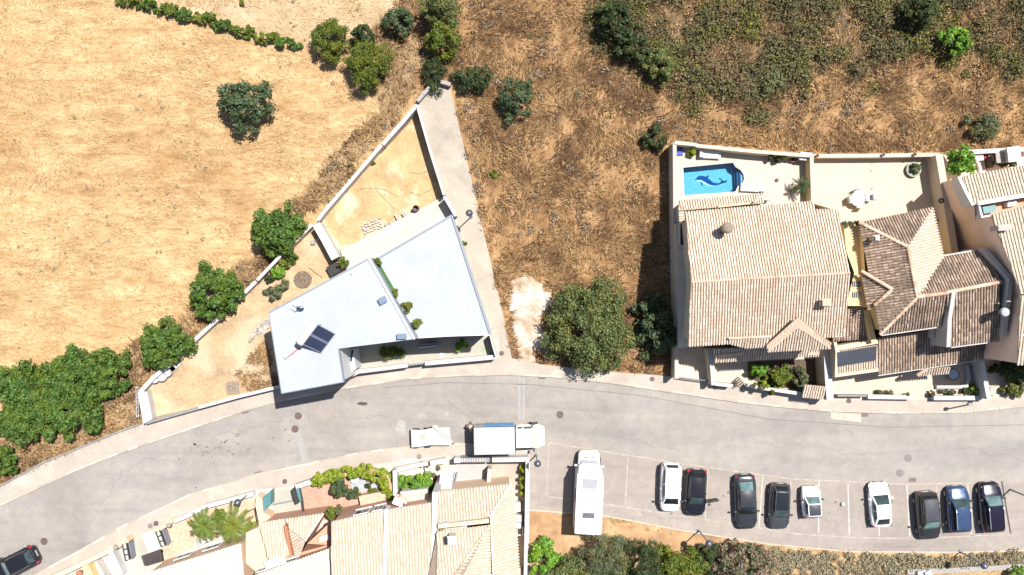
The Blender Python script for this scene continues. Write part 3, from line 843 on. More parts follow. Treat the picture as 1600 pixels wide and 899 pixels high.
def plane_tiles(pts, pitch=.2, tl=.36, wd=.135, hgt=.06, rg=None, lift=.03):
    """half-barrel cover tiles filling a sloping polygon, one loose piece each"""
    c, n = fit_plane(pts)
    u = np.cross([0, 0, 1.0], n)
    if np.linalg.norm(u) < 1e-4: u = np.array([1.0, 0, 0])
    u /= np.linalg.norm(u)
    d = np.cross(u, n); d = d if d[2] < 0 else -d          # down the slope
    q = [((np.array(p) - c) @ u, (np.array(p) - c) @ d) for p in pts]
    us = [a for a, _ in q]
    out = []
    m = len(q)
    x = min(us) + pitch * .5
    while x < max(us):
        cr = []
        for i in range(m):
            (a1, b1), (a2, b2) = q[i], q[(i + 1) % m]
            if (a1 > x) != (a2 > x): cr.append(b1 + (b2 - b1) * (x - a1) / (a2 - a1))
        cr.sort()
        for k in range(0, len(cr) - 1, 2):
            lo, hi = cr[k], cr[k + 1]
            ntl = max(1, int(round((hi - lo) / tl)))
            step = (hi - lo) / ntl
            for j in range(ntl):
                y0, y1 = lo + j * step, lo + (j + 1) * step + .03
                jx, jz, tw = rg.normal(0, .007), rg.normal(0, .004), rg.normal(0, .008)
                r0, r1 = wd / 2 * .88, wd / 2
                prev = None
                for s in range(5):
                    t = math.pi * s / 4
                    p0 = c + u * (x + jx + math.cos(t) * r0) + d * y0 + n * (lift + math.sin(t) * hgt * .8 + jz)
                    p1 = c + u * (x + jx + tw + math.cos(t) * r1) + d * y1 + n * (lift + .022 + math.sin(t) * hgt + jz)
                    if prev is not None:
                        out.append((prev[0], p0, p1, prev[1]))
                    prev = (p0, p1)
        x += pitch
    return out

def tiled_mesh(name, quads, mat, parent):
    """quads come in fours that share verts: weld them so each tile is one loose piece"""
    V, F = [], []
    for i in range(0, len(quads), 4):
        b = len(V)
        g = quads[i:i + 4]
        V += [tuple(g[0][0]), tuple(g[0][3])]
        for f in g: V += [tuple(f[1]), tuple(f[2])]
        for k in range(4): F.append((b + 2 * k, b + 2 * k + 2, b + 2 * k + 3, b + 2 * k + 1))
    q = MB(); q.v, q.f = V, F
    return tag(q.build(name, mat, parent), kind='stuff')

def roof(parent, planes, tile='tile_cream', pan='pan', ridge='ridge', ridges=(), thick=.14, pitch=.2, rseed=1, noise_lift=.03, rr=1.0):
    rg = np.random.default_rng(rseed)
    sl = MB(); qs = []
    for pl in planes:
        c, n = fit_plane(pl)
        fl = []
        for p in pl:                                   # drop every corner on the fitted plane
            x, y = p[0], p[1]
            z = c[2] - (n[0] * (x - c[0]) + n[1] * (y - c[1])) / n[2]
            fl.append((x, y, z))
        sl.prism([(x, y) for x, y, z in fl], [z - thick for x, y, z in fl], [z for x, y, z in fl], bot=True)
        qs += plane_tiles(fl, pitch=pitch, rg=rg, lift=noise_lift)
    sl.build('roof', M[pan], parent)
    tiled_mesh('roof_tiles', qs, M[tile], parent)
    if ridges:
        rq = []
        for a, b in ridges:
            a, b = np.array(a, float), np.array(b, float)
            L = np.linalg.norm(b - a); k = max(1, int(L / .4)); d = (b - a) / L
            s_ = np.cross(d, [0, 0, 1.0]); s_ /= np.linalg.norm(s_); up = np.cross(s_, d)
            for j in range(k):
                p0 = a + d * L * j / k; p1 = a + d * (L * (j + 1) / k + .05)
                jz = rg.normal(0, .01)
                prev = None
                for t_ in range(5):
                    t = math.pi * t_ / 4
                    e0 = p0 + s_ * math.cos(t) * .13 * rr + up * (.02 + jz + math.sin(t) * .12 * rr)
                    e1 = p1 + s_ * math.cos(t) * .15 * rr + up * (.04 + jz + math.sin(t) * .13 * rr)
                    if prev is not None: rq.append((prev[0], e0, e1, prev[1]))
                    prev = (e0, e1)
        tiled_mesh('ridge_tiles', rq, M[ridge], parent)

def window(parent, a, b, t, z, wd, h, frame='whitep', pane='glass', side=1, bars=1, depth=.04):
    """window on the wall line a->b (world xy) at fraction t"""
    A, B = Vector(a), Vector(b)
    d = (B - A).normalized(); n = Vector((-d.y, d.x)) * side
    c = A + (B - A) * t
    ang = math.atan2(d.y, d.x)
    q = MB()
    for dx, dz, sx, sz in ((-wd / 2, 0, .1, h + .1), (wd / 2, 0, .1, h + .1), (0, h / 2, wd - .1, .1)):
        q.box((c.x + d.x * dx + n.x * depth, c.y + d.y * dx + n.y * depth, z + dz), (sx, .07, sz), ang)
    for k in range(bars):
        f = (k + 1) / (bars + 1) - .5
        q.box((c.x + d.x * wd * f + n.x * depth, c.y + d.y * wd * f + n.y * depth, z), (.05, .06, h - .1), ang)
    f = q.build('window', M[frame], parent)
    q = MB(); q.box((c.x + n.x * depth * .5, c.y + n.y * depth * .5, z), (wd - .1, .04, h - .1), ang); q.build('pane', M[pane], f)
    q = MB(); q.box((c.x + n.x * (depth + .02), c.y + n.y * (depth + .02), z - h / 2 - .03), (wd + .2, .14, .06), ang); q.build('sill', M[frame], f)
    return f

def chimney(parent, px, py, z0, z1, sx, sy, rz, mat='cream_wall', cap='ridge'):
    c = P(px, py, z1)
    q = MB(); q.box((c[0], c[1], (z0 + z1) / 2), (sx, sy, z1 - z0), rz); o = q.build('chimney', M[mat], parent)
    q = MB(); q.box((c[0], c[1], z1 + .05), (sx + .16, sy + .16, .1), rz)
    q.box((c[0], c[1], z1 + .27), (sx + .05, sy + .05, .06), rz)
    for a in (-1, 1):
        for b in (-1, 1):
            m = Matrix.Rotation(rz, 2) @ Vector((a * sx * .42, b * sy * .42))
            q.box((c[0] + m.x, c[1] + m.y, z1 + .17), (.1, .1, .16), rz)
    q.build('chimney_cap', M[cap], o)
    return o

def wall_thing(label, pts, t, z0, z1, mat='white', zpx=None, coping=None, name='garden_wall', group=None, closed=False):
    """plot wall along pixel points measured at height zpx (default its top)"""
    zt = (max(z1) if isinstance(z1, (list, tuple)) else z1) if zpx is None else zpx
    xy = PX(pts, zt)
    th = thing(name, label, 'wall', (*xy[0], z0), group=group)
    q = MB(); q.wall(xy, t, z0, z1, closed); q.build('wall', M[mat], th)
    if coping:
        q = MB()
        z1l = z1 if isinstance(z1, (list, tuple)) else [z1] * len(xy)
        q.wall(xy, t + .06, 0, [v + .05 for v in z1l], closed)
        k = len(q.v) // 8
        for i in range(k):
            for j in range(4):
                x, y, zz = q.v[i * 8 + j]; q.v[i * 8 + j] = (x, y, q.v[i * 8 + j + 4][2] - .05)
        q.build('coping', M[coping], th)
    return th

def blocks(pts, mats, name, label, cat, size, group=None, z=0.0, seed=1):
    """loose blocks lying about, one thing each"""
    rg = random.Random(seed)

# ------------------------------------------------------------------ the white house plot
b = MB(); b.flat(PX([(228, 655), (220, 618), (262, 580), (350, 492), (486, 358), (520, 400), (535, 420), (560, 560), (440, 606)]), .02); struct('lower_yard', b, M['dirt2'])
b = MB(); b.flat(PX([(488, 354), (598, 226), (650, 162), (694, 305), (540, 412), (520, 398)]), .03); struct('upper_yard', b, M['dirt'])
b = MB(); b.flat(PX([(650, 160), (688, 126), (702, 132), (788, 500), (800, 561), (766, 562), (700, 322)]), .035); struct('alley', b, M['alley'])
b = MB(); b.prism(PX([(532, 388), (556, 380), (697, 306), (712, 330), (720, 380), (560, 460), (540, 418)]), -.02, .35); struct('back_terrace', b, M['ter_white'])
b = MB(); b.flat(PX([(545, 535), (780, 515), (782, 560), (640, 575), (553, 585)]), .06); struct('courtyard', b, M['court'])
for k, (a_, c_) in enumerate((((600, 356), (622, 398)), ((650, 330), (672, 372)))):
    b = MB(); b.wall(PX([a_, c_], .35), .04, .34, .356); struct('terrace_joint', b, M['alley'])

wall_thing('white boundary wall between the straw field and the upper dirt yard, highest stretch', [(652, 164), (632, 188), (598, 226)], .24, -.05, 1.5, 'white', coping='white')
wall_thing('white boundary wall between the straw field and the upper dirt yard, long stretch', [(597, 226), (550, 281), (505, 333), (497, 344)], .22, -.05, 1.3, 'white', coping='white')
wall_thing('white boundary wall beside the fig tree and the small garden bushes', [(488, 351), (445, 393), (402, 438)], .2, -.05, 1.1, 'cream_wall', coping='white')
wall_thing('white boundary wall stretch between the upper two round fig trees', [(400, 440), (372, 468)], .22, -.05, .9, 'white', coping='white')
wall_thing('long white boundary wall stretch between the lower two round fig trees', [(345, 494), (318, 519), (295, 540)], .24, -.05, .9, 'white', coping='white')
wall_thing('short broken white boundary wall stretch above the white drums', [(291, 545), (275, 560)], .2, -.05, .7, 'white', coping='white')
wall_thing('white boundary wall stretch behind the white drums', [(266, 569), (240, 590), (219, 613)], .28, -.05, 1.0, 'white', coping='white')
wall_thing('white wall along the concrete alley with a long shadow on the upper yard', [(652, 165), (672, 235), (694, 305)], .16, -.05, 1.7, 'white', coping='white')
wall_thing('short white wall along the alley at the back terrace', [(694, 307), (712, 338)], .16, .3, 2.0, 'white', coping='white')
wall_thing('thick double white wall between the lower and upper yards', [(494, 350), (508, 374), (524, 404)], .62, -.05, 1.5, 'white', coping='white')
wall_thing('low brown brick wall at the top corner of the alley', [(652, 158), (681, 125), (704, 132)], .3, -.05, .7, 'stone_grey')
wall_thing('white roadside wall of the dirt yard, higher right stretch', [(438, 604), (372, 620), (310, 637)], .2, -.05, .95, 'white', coping='white')
wall_thing('white roadside wall of the dirt yard, lower left stretch', [(309, 638), (266, 650), (228, 661)], .2, -.05, .7, 'white', coping='grey')
th = thing('wall_block', 'broad white painted wall block at the pointed corner of the dirt yard', 'wall', P(222, 637))
b = MB(); b.prism(PX([(215, 613), (230, 612), (238, 655), (224, 663)], .95), -.05, .95); b.build('wall', M['white'], th)
b = MB(); b.prism(PX([(216, 614), (221, 613), (230, 660), (225, 661)], 1.0), .95, 1.06); b.build('coping', M['whitep'], th)
# white leaning ladder-like fence outside that corner
th = thing('railing', 'thin white metal railing outside the pointed white corner', 'railing', P(213, 630))
for k, x in enumerate((212.5, 215.5)):
    b = MB(); b.tube([P(x, 604, .8), P(x + .6, 653, .8)], .02, 6); b.build('rail', M['whitep'], th)
for y in (606, 622, 637, 651):
    b = MB(); b.tube([P(214, y, 0), P(214, y, .8)], .02, 6); b.tube([P(212.5, y, .8), P(215.5, y, .8)], .015, 6); b.build('post', M['whitep'], th)

# --- the house
ZL, ZR = 6.9, 5.8
t = thing('white_house', 'modern white house with two flat pale roofs and solar panels', 'house', P(590, 490))
LR = [(420, 489), (577, 404), (648, 530), (529, 545), (537, 597), (440, 615)]
RR = [(582, 409), (706, 337), (766, 522), (650, 527)]
lr, rr = PX(LR, ZL), PX(RR, ZR)
def inset(xy, d):
    q = [Vector(p) for p in xy]; c = sum(q, Vector((0, 0))) / len(q)
    return [tuple(p + (c - p).normalized() * d) for p in q]
b = MB(); b.prism(inset(lr, .12), 0, ZL - .25, cap=False); b.prism(inset(rr, .12), 0, ZR - .25, cap=False); b.build('wall', M['whitep'], t)
b = MB(); b.prism(lr, ZL - .25, ZL, bot=True); b.build('roof', M['roof_white'], t)
b = MB(); b.prism(rr, ZR - .25, ZR, bot=True); b.build('roof', M['roof_white'], t)
b = MB(); b.wall(PX([(420, 489), (577, 404)], ZL), .1, ZL - .3, ZL + .07); b.wall(PX([(537, 597), (440, 615), (420, 489)], ZL), .06, ZL - .3, ZL + .03)
b.wall(PX([(529, 545), (537, 597)], ZL), .09, ZL - .3, ZL + .05); b.build('roof_edge', M['trim'], t)
b = MB(); b.wall(PX([(577, 404), (648, 530)], ZL), .16, ZL - .3, ZL + .14); b.build('parapet', M['whitep'], t)
b = MB(); b.wall([lerp(p, q_, 1) for p, q_ in zip(PX([(579.5, 403), (651, 529)], ZL), PX([(579.5, 403), (651, 529)], ZL))], .07, ZL - 1.7, ZL + .08); b.build('parapet_flashing', M['trim'], t)
b = MB(); b.wall(PX([(706, 337), (766, 522)], ZR), .14, ZR - .3, ZR + .12); b.wall(PX([(582, 409), (706, 337)], ZR), .14, ZR - .3, ZR + .1); b.build('roof_edge', M['trim'], t)
b = MB(); b.wall(PX([(766, 523), (700, 525), (650, 528)], ZR), .1, ZR - .3, ZR + .05); b.build('roof_edge', M['whitep'], t)
# standing seams of the membrane
b = MB()
for k in range(1, 7):
    f = k / 7
    p0 = lerp((420, 489), (577, 404), f); p1 = lerp((440, 615), (648, 530), f)
    if f > .4: p1 = lerp((531, 543), (646, 529), max(0, f - .43) / .57)
    b.wall(PX([p0, lerp(p0, p1, .98)], ZL), .05, ZL, ZL + .008)
b.build('roof_seam', M['roof_white'], t)
b = MB()
for k in range(1, 6):
    f = k / 6
    b.wall(PX([lerp((582, 409), (706, 337), f), lerp((650, 527), (766, 522), f)], ZR), .05, ZR, ZR + .008)
b.build('roof_seam', M['roof_white'], t)
# facade windows and entrance
for f, zz, wd, hh in ((.22, 1.4, 2.2, 2.2), (.6, 1.4, 2.6, 2.2), (.3, 4.0, 2.0, 1.4), (.75, 4.0, 2.0, 1.4)):
    window(t, inset(rr, .1)[2], inset(rr, .1)[3], f, zz, wd, hh, 'trim', side=1)
# roof terrace lawn strip between the two roofs
b = MB(); b.prism(PX([(583, 411), (591, 408), (621, 460), (612, 464)], ZR), ZR, ZR + .05); tag(b.build('turf_strip', simple('green turf', (.035, .105, .02), .9, var=.25, scale=5)), 'strip of bright green artificial turf on the lower pale roof', 'turf')
for px, py, r_, lb in ((589.5, 409, 6, 'round green potted plant at the upper end of the roof turf'), (618, 459, 6, 'round green potted plant at the lower end of the roof turf'),
                       (636, 480, 8, 'feathery green roof plant nearer the turf'), (651, 505, 8.5, 'feathery green roof plant nearer the courtyard')):
    th = tree('potted_plant', lb, 'potted plant', px, py, r_, r_, .9, 'yellowgreen', 420, (.07, .2), .5, 9, 'plants on the roof terrace', trunk=False, base=ZR, aspect=.3)
    b = MB(); b.lathe((*P(px, py, ZR + .4)[:2], ZR), [(.15, 0), (.22, .3), (.2, .3)], 10); b.build('pot', M['grey'], th)
# roof vents
for px, py, sx, sy, rz, lb in ((597.5, 469.5, .5, .38, .5, 'small dark blue vent box in the middle of the upper roof'), (627.5, 526, .62, .3, .04, 'low dark vent box at the courtyard edge of the upper roof')):
    c = P(px, py, ZL + .4)
    th = thing('roof_vent', lb, 'vent', (c[0], c[1], ZL), rz)
    b = MB(); b.box((0, 0, .15), (sx, sy, .3)); b.build('body', M['trim'], th, local=True)
    b = MB(); b.box((0, 0, .34), (sx + .12, sy + .1, .07)); b.build('cover', simple('vent cover', (.12, .16, .22), .4, var=.1), th, local=True)
c = P(550, 428, ZL)
b = MB(); b.lathe(c, [(.09, 0), (.09, .12), (.05, .14)], 10); tag(b.build('vent_cap', M['roof_white']), 'tiny pale vent cap near the upper edge of the upper roof', 'vent')
# antenna with dish
c = P(465, 481, ZL + .8)
t2 = thing('antenna', 'white dish antenna on a thin bent mast on the upper roof', 'antenna', (c[0], c[1], ZL))
b = MB(); b.tube([(c[0], c[1], ZL), (c[0], c[1], ZL + 1.2)], .03, 6); b.build('mast', M['grey'], t2)
b = MB(); b.tube([(c[0] - .35, c[1] + .2, ZL + 1.1), (c[0], c[1], ZL + 1.15), (c[0] + .4, c[1] + .15, ZL + 1.1)], .025, 6); b.build('arm', M['black'], t2)
b = MB()
for i in range(12):
    for j in range(3):
        a0, a1 = i * math.pi / 6, (i + 1) * math.pi / 6
        r0, r1 = j * .10, (j + 1) * .10
        pts = []
        for (aa, rr_) in ((a0, r0), (a1, r0), (a1, r1), (a0, r1)):
            pts.append((c[0] + .35 + rr_ * math.cos(aa), c[1] + .25 + rr_ * math.sin(aa) * .9, ZL + 1.05 + rr_ * rr_ * .5))
        b.face(pts)
b.build('dish', M['roof_white'], t2)
# solar water heater
t3 = thing('solar_water_heater', 'solar water heater with two dark collectors and a white tank', 'solar heater', P(495, 528, ZL))
a_, b_, c_, d_ = (497, 507), (524, 522), (501.5, 552), (471.5, 538)          # tank side upper right, low side right, low side bottom, tank side bottom
M['collector'] = simple('solar collector glass', (.022, .027, .05), .16, var=.1, scale=4, spec=.6)
def colp(u, v, dz=0.0):
    p = lerp(lerp(a_, b_, u), lerp(d_, c_, u), v)
    return P(p[0], p[1], ZL + 1.05 - .85 * u + dz)
for v0, v1 in ((0, .485), (.515, 1)):
    b = MB(); q = [colp(0, v0), colp(1, v0), colp(1, v1), colp(0, v1)]
    b.prism([p[:2] for p in q], [p[2] - .09 for p in q], [p[2] for p in q], bot=True); o = b.build('collector', M['trim'], t3)
    b = MB(); vv = (v1 - v0) * .06
    q = [colp(.03, v0 + vv, .006), colp(.97, v0 + vv, .006), colp(.97, v1 - vv, .006), colp(.03, v1 - vv, .006)]
    b.face(q); b.build('collector_glass', M['collector'], o)
b = MB(); b.tube([P(492, 504, ZL + 1.15), P(468, 536, ZL + 1.15)], .30, 16); b.build('tank', M['whitep'], t3, smooth=False)
b = MB(); b.tube([P(468.3, 535.6, ZL + 1.15), P(466.8, 537.6, ZL + 1.15)], .29, 16); b.build('tank_end', M['trim'], t3)
for (u, v) in ((.02, .03), (.02, .97), (.98, .03), (.98, .97)):
    p = colp(u, v); b = MB(); b.tube([(p[0], p[1], ZL), p], .025, 6); b.build('leg', M['trim'], t3)
b = MB(); b.tube([P(472, 540, ZL + .6), P(466, 545, ZL + .1), P(458, 552, ZL + .05), P(450, 558, ZL + .04)], .035, 6); b.build('pipe', simple('red pipe', (.45, .05, .05), .5, var=.1), t3)
b = MB(); b.tube([P(450, 558, ZL + .04), P(446, 562, ZL + .04), P(443, 558, ZL + .04)], .03, 6); b.build('pipe_end', M['grey'], t3)

# --- courtyard
wall_thing('white courtyard front wall, left curved stretch by the entrance', [(537, 597), (546, 588), (560, 581), (600, 576), (637, 571)], .26, -.02, 1.3, 'whitep', coping='white')
wall_thing('white courtyard front wall, longer right stretch', [(664, 568), (720, 563), (775, 558)], .3, -.02, 1.3, 'whitep', coping='white')
wall_thing('white courtyard side wall along the alley', [(775, 557), (770, 540), (766, 524)], .14, -.02, 1.8, 'white')
th = thing('entrance_block', 'bright white entrance block beside the left roof with a dark slit window', 'porch', P(545, 565))
b = MB(); b.prism(PX([(531, 549), (551, 546), (556, 577), (537, 590)], 3.0), 0, 3.0); b.build('wall', M['whitep'], th)
b = MB(); b.box((*P(549.5, 556, 3.03)[:2], 3.0), (.16, .95, .06), -.15); b.build('window', M['glass'], th)
th = thing('gate', 'dark metal gate in the gap of the white front wall', 'gate', P(650, 570))
for k in range(6):
    p = lerp((639, 571), (662, 568.5), (k + .5) / 6); b = MB(); b.box((*P(*p, .6)[:2], .6), (.14, .05, 1.15), .1); b.build('slat', M['trim'], th)
b = MB(); b.tube([P(638, 571.2, 1.2), P(663, 568.4, 1.2)], .03, 6); b.build('frame', M['trim'], th)
th = thing('porch_slab', 'grey concrete step block under the shaded house front', 'step', P(668, 545))
b = MB(); b.prism(PX([(653, 538), (683, 535), (684, 543), (655, 547)], 1.0), 0, 1.0); b.build('slab', M['grey'], th)
b = MB(); b.prism(PX([(654, 543), (683, 540), (683.5, 541.5), (654.5, 545)], 1.1), 1.0, 1.1); b.build('edge', M['whitep'], th)
tree('courtyard_plant', 'spiky green plants in the shaded left part of the courtyard', 'plant', 606, 551, 15, 8, 1.5, 'yellowgreen', 620, (.15, .45), .4, 14, aspect=.14)
tree('courtyard_plant', 'smaller spiky plant beside the courtyard step block', 'plant', 624, 553, 9, 7, 1.3, 'yellowgreen', 340, (.12, .4), .4, 8, aspect=.14)
tree('courtyard_plant', 'yellow green shrub in the right part of the courtyard', 'plant', 722, 541, 11, 8, 1.5, 'bright', 520, (.1, .25), .4, 10, aspect=.4)
b = MB(); b.lathe(P(757.5, 548), [(.26, .06), (.26, .07), (.2, .075)], 20); tag(b.build('garden_ring', simple('faded green ring', (.24, .28, .2), .8, var=.15)), 'faded green ring lying on the courtyard by the side wall', 'ring')
b = MB(); b.box((*P(691, 554)[:2], .08), (.4, .45, .04), .1); tag(b.build('hatch', M['ter_white']), 'pale square hatch in the courtyard floor', 'hatch')
# --- yard clutter
rg = random.Random(8)
for i, (px, py, s_, lb) in enumerate(((243, 592, .36, 'round pale drum in the corner, leftmost of the row'), (254, 588, .42, 'large white round drum, second of the row'), (263, 583, .3, 'small pale drum in the middle of the row'))):
    th = thing('drum', lb + ' by the white wall', 'drum', P(px, py, .4)[:2] + (.02,), group='drums by the white wall')
    c = P(px, py, .4)
    b = MB(); b.lathe((c[0], c[1], .02), [(s_, 0), (s_ * 1.03, .3), (s_, .6)], 14); b.build('body', M['stone'], th)
    b = MB(); b.lathe((c[0], c[1], .62), [(s_ * .95, 0), (s_ * .9, .04)], 14); b.build('lid', M['whitep'], th)
th = thing('slab_stack', 'stack of long white slabs beside the row of pale drums', 'slabs', P(272, 575))
for k, (dx, dy) in enumerate(((0, 0), (-6, 5))):
    c = P(274 + dx, 573 + dy, .3); b = MB(); b.box((c[0], c[1], .17 + .1 * k), (.95 - .3 * k, .4, .3 - .2 * k), .78); b.build('slab', M['white'], th)
th = thing('pallet', 'weathered grey wooden pallet by the roadside wall', 'pallet', P(363, 606))
for k in range(6):
    c = P(355.5 + k * 3.2, 607.5 - k * .5, .15); b = MB(); b.box((c[0], c[1], .15), (.13, 1.0, .03), .12); b.build('plank', simple('grey timber', (.22, .18, .15), .9, var=.25, scale=6) if k == 0 else bpy.data.materials['grey timber'], th)
for yy in (601, 606, 611):
    c = P(363.5, yy, .07); b = MB(); b.box((c[0], c[1], .08), (1.05, .1, .1), .12); b.build('bearer', bpy.data.materials['grey timber'], th)
# heap of stone slabs by the left roof corner: each slab a thing
pos = [(392, 531, 'at the lower left end'), (397, 523, 'pale and small near the left end'), (399, 517, 'leaning in the left half'), (404, 520, 'dark grey in the middle'), (405, 511, 'reddish at the upper middle'),
       (408, 515, 'broad and grey'), (412, 506, 'pale at the top'), (413, 518, 'dark at the lower right'), (416, 511, 'grey by the roof edge'), (419, 503, 'pale at the roof corner')]
for i, (px, py, lb) in enumerate(pos):
    b = MB(); c = P(px, py, .15); b.box((c[0], c[1], .05 + .15 * rg.random()), (rg.uniform(.3, .55), rg.uniform(.2, .38), .14), rg.uniform(.2, 1.1), Matrix.Rotation(rg.uniform(-.35, .35), 3, 'X'))
    tag(b.build('stone_slab', M['stone'] if i % 3 else M['stone_grey']), 'loose stone slab of the heap, ' + lb, 'stone', 'stone slabs heaped by the house corner')
# rows of pale blocks in the upper yard
n_ = 0
rows = ['upper', 'second', 'third', 'lowest']
for j in range(4):
    for k in range(6):
        px = 567 + k * 5.2 + j * 1.2 + rg.uniform(-1.2, 1.2); py = 352 + j * 4.3 - k * 2.1 + rg.uniform(-1, 1)
        c = P(px, py, .1); b = MB(); b.box((c[0], c[1], .13), (.2, .13, .2), rg.uniform(-.2, .7))
        tag(b.build('paver_block', M['white'] if rg.random() > .3 else M['stone']), 'small pale block of the %s row on the upper yard dirt, %s' % (rows[j], ['first from left', 'second from left', 'third from left', 'third from right', 'second from right', 'first from right'][k]), 'block', 'pale blocks set out on the upper yard')
for i, (px, py, sx, sy, lb) in enumerate(((621, 341, .2, .7, 'thin upright board at the terrace edge'), (632, 336, .3, .5, 'short pale board at the terrace edge'), (612, 349, .2, .3, 'small dark block at the terrace edge near the pale blocks'),
                                          (604, 352, .2, .25, 'pale chip at the terrace edge nearest the blocks'), (498, 372, .6, .25, 'white broken slab by the double wall'), (489, 379, .35, .3, 'dark stone in the corner behind the fig tree'))):
    c = P(px, py, .2); b = MB(); b.box((c[0], c[1], .17), (sx, sy, .3), .5 + i * .2); tag(b.build('rubble_block', M['stone'] if i % 2 == 0 else M['stone_grey']), lb, 'block')
c = P(650, 326, .5)
th = thing('barrel', 'dark rusty barrel at the back terrace edge', 'barrel', (c[0], c[1], .03))
b = MB(); b.lathe((c[0], c[1], .03), [(.26, 0), (.28, .4), (.26, .8), (.22, .8), (.22, .3)], 14); b.build('body', M['iron'], th)
b = MB(); b.lathe((c[0], c[1], .3), [(.22, 0), (.21, .02)], 14); b.build('lid', M['dark'], th)
for k in range(6):
    px, py = 511.5 + k * 2.6, 386 + k * 4.6; c = P(px, py, .2)
    th = tag(thing('plant_pot', 'small dark pot in the row by the double wall, ' + ['topmost', 'second from top', 'third from top', 'third from bottom', 'second from bottom', 'lowest'][k], 'pot', (c[0], c[1], .02)), group='dark pots along the double wall')
    b = MB(); b.lathe((c[0], c[1], .02), [(.1, 0), (.14, .28), (.11, .28), (.1, .2)], 10); b.build('pot', M['dark'], th)
    b = MB(); b.lathe((c[0], c[1], .2), [(.1, 0), (.05, .04)], 8); b.build('soil', M['stone'], th)
c = P(522, 421, .4); b = MB(); b.box((c[0], c[1], .3), (.9, .75, .6), .5); b.box((c[0], c[1], .64), (.98, .83, .06), .5); tag(b.build('dark_box', M['dark']), 'dark covered box in the corner by the upper roof edge', 'box')
tree('round_shrub', 'round yellow green shrub on the back terrace at the roof edge', 'shrub', 537, 410, 10, 10, 1.5, 'yellowgreen', 900, (.06, .15), .36, 18, aspect=.3, base=.3)
for px, py, rx, ry, m_, lb in ((455, 402, 10, 9, 'yellowgreen', 'small dark garden bush nearest the double wall'), (446, 410, 12, 9, 'yellowgreen', 'flowering garden bush by the cream boundary wall'), (434, 425, 12, 11, 'bright', 'leafy green garden bush in the middle of the wall bed'),
                               (421, 434, 8, 8, 'darkgreen', 'dark green garden bush at the low end of the wall bed'), (428, 458, 17, 13, 'olive', 'dry straw green shrub below the garden bed'), (445, 445, 7, 8, 'olive', 'small grey shrub above the dry straw one')):
    tree('garden_bush', lb, 'bush', px, py, rx, ry, 1.1, m_, 900, (.06, .16), .36, 16, trunk=False)
b = MB()
rg2 = np.random.default_rng(5)
n = 2600; rr_ = np.sqrt(rg2.random(n)) * .72; aa = rg2.random(n) * 6.28
c0 = P(474, 437)
cc = np.stack([c0[0] + rr_ * np.cos(aa), c0[1] + rr_ * np.sin(aa) * .95, .05 + rg2.random(n) * .22], 1)
tag(leaves('dead_plant', cc, np.tile([0, 0, 1.0], (n, 1)), (.04, .12), M['twig'], rg2, None, .25), 'round patch of dead brown plant on the lower yard', 'plant')
for px, py, n in ((410, 470, 0),):
    pass
b = MB()
for pts in ([(563, 296), (585, 294), (600, 310), (617, 328)], [(585, 294), (600, 296), (622, 308)], [(640, 300), (655, 306), (682, 292)], [(640, 270), (655, 272), (668, 268)]):
    b.tube([P(x, y, .04) for x, y in pts], .018, 5)
tag(b.build('dead_branches', M['trunk']), 'thin dead branches lying on the upper yard dirt', 'branches')
b = MB(); b.tube([P(482, 418, .06), P(503, 434, .06)], .03, 5); tag(b.build('fallen_stick', M['trunk']), 'thin stick lying on the lower yard beside the dead plant', 'stick')
# ------------------------------------------------------------------ the big cream house with the pool
T1 = 1.2                                                     # terraces stand above the slope
M['tile_ridge'] = tilemat('pinkish ridge tiles', [(.36, .23, .16), (.44, .30, .22), (.47, .34, .26)])
def sub(px, py, z): return P(px, py, z)
hA = thing('pool_house', 'big cream house with a wide clay tiled gable roof beside the pool terrace', 'house', P(1195, 430))
E1, R1 = 7.0, 9.0
nwe, nee, nse, nsw = (1072, 332), (1308, 313), (1319, 526), (1075, 541)
rw, re_ = (1080, 441), (1327, 427)
roof(hA, [[P(1071, 332, E1), P(1271, 315, E1), P(1274, 328, E1 + .22), P(1308, 328, E1 + .22), P(*re_, R1), P(*rw, R1)],
          [P(*rw, R1), P(*re_, R1), P(1319, 525, E1), P(1200, 533, E1), P(1075, 541, E1)]], 'tile_cream', 'pan_cream', 'tile_ridge',
     [(P(*rw, R1 - .02), P(*re_, R1 - .02))], rseed=11, pitch=.205, rr=.6)
b = MB()
b.prism(inset(PX([(1074, 338), (1305, 332), (1325, 427), (1317, 520), (1078, 535), (1083, 441)], E1), .2), 0, [E1 - .2] * 2 + [R1 - .2, E1 - .2, E1 - .2, R1 - .2], cap=False)
b.build('wall', M['cream_wall'], hA)
b = MB(); q = [P(1076, 336, E1 - .05), P(1078, 540, E1 - .05)]
b.wall(PX([(1073.5, 334), (1081.5, 441), (1077, 540)], E1), .12, [E1 - .3, E1 - .3, E1 - .3][0], [E1 - .08, R1 - .12, E1 - .08]); b.build('verge_board', M['cream_wall'], hA)
# lower lean-to roofs on the pool side
roof(hA, [[P(1061, 314, 4.3), P(1191, 303, 4.3), P(1194, 318, 4.75), P(1061, 330, 4.75)]], 'tile_cream', 'pan_cream', rseed=12)
roof(hA, [[P(1061, 331, 4.7), P(1069, 330, 4.74), P(1070.5, 349, 4.74), P(1062, 349, 4.7)]], 'tile_cream', 'pan_cream', rseed=13)
b = MB(); b.prism(PX([(1064, 318), (1188, 308), (1190, 330), (1064, 345)], 4.3), T1, 4.1, cap=False); b.build('wall', M['cream_wall'], hA)
b = MB(); b.prism(PX([(1122, 322), (1171, 316), (1171, 319.5), (1122, 325)], 4.9), 4.55, 5.0); b.build('ledge', M['ridge'], hA)
b = MB(); b.tube([P(1190, 306, 4.6), P(1178, 316, 5.2)], .05, 6); b.build('pole', M['cream_wall'], hA)
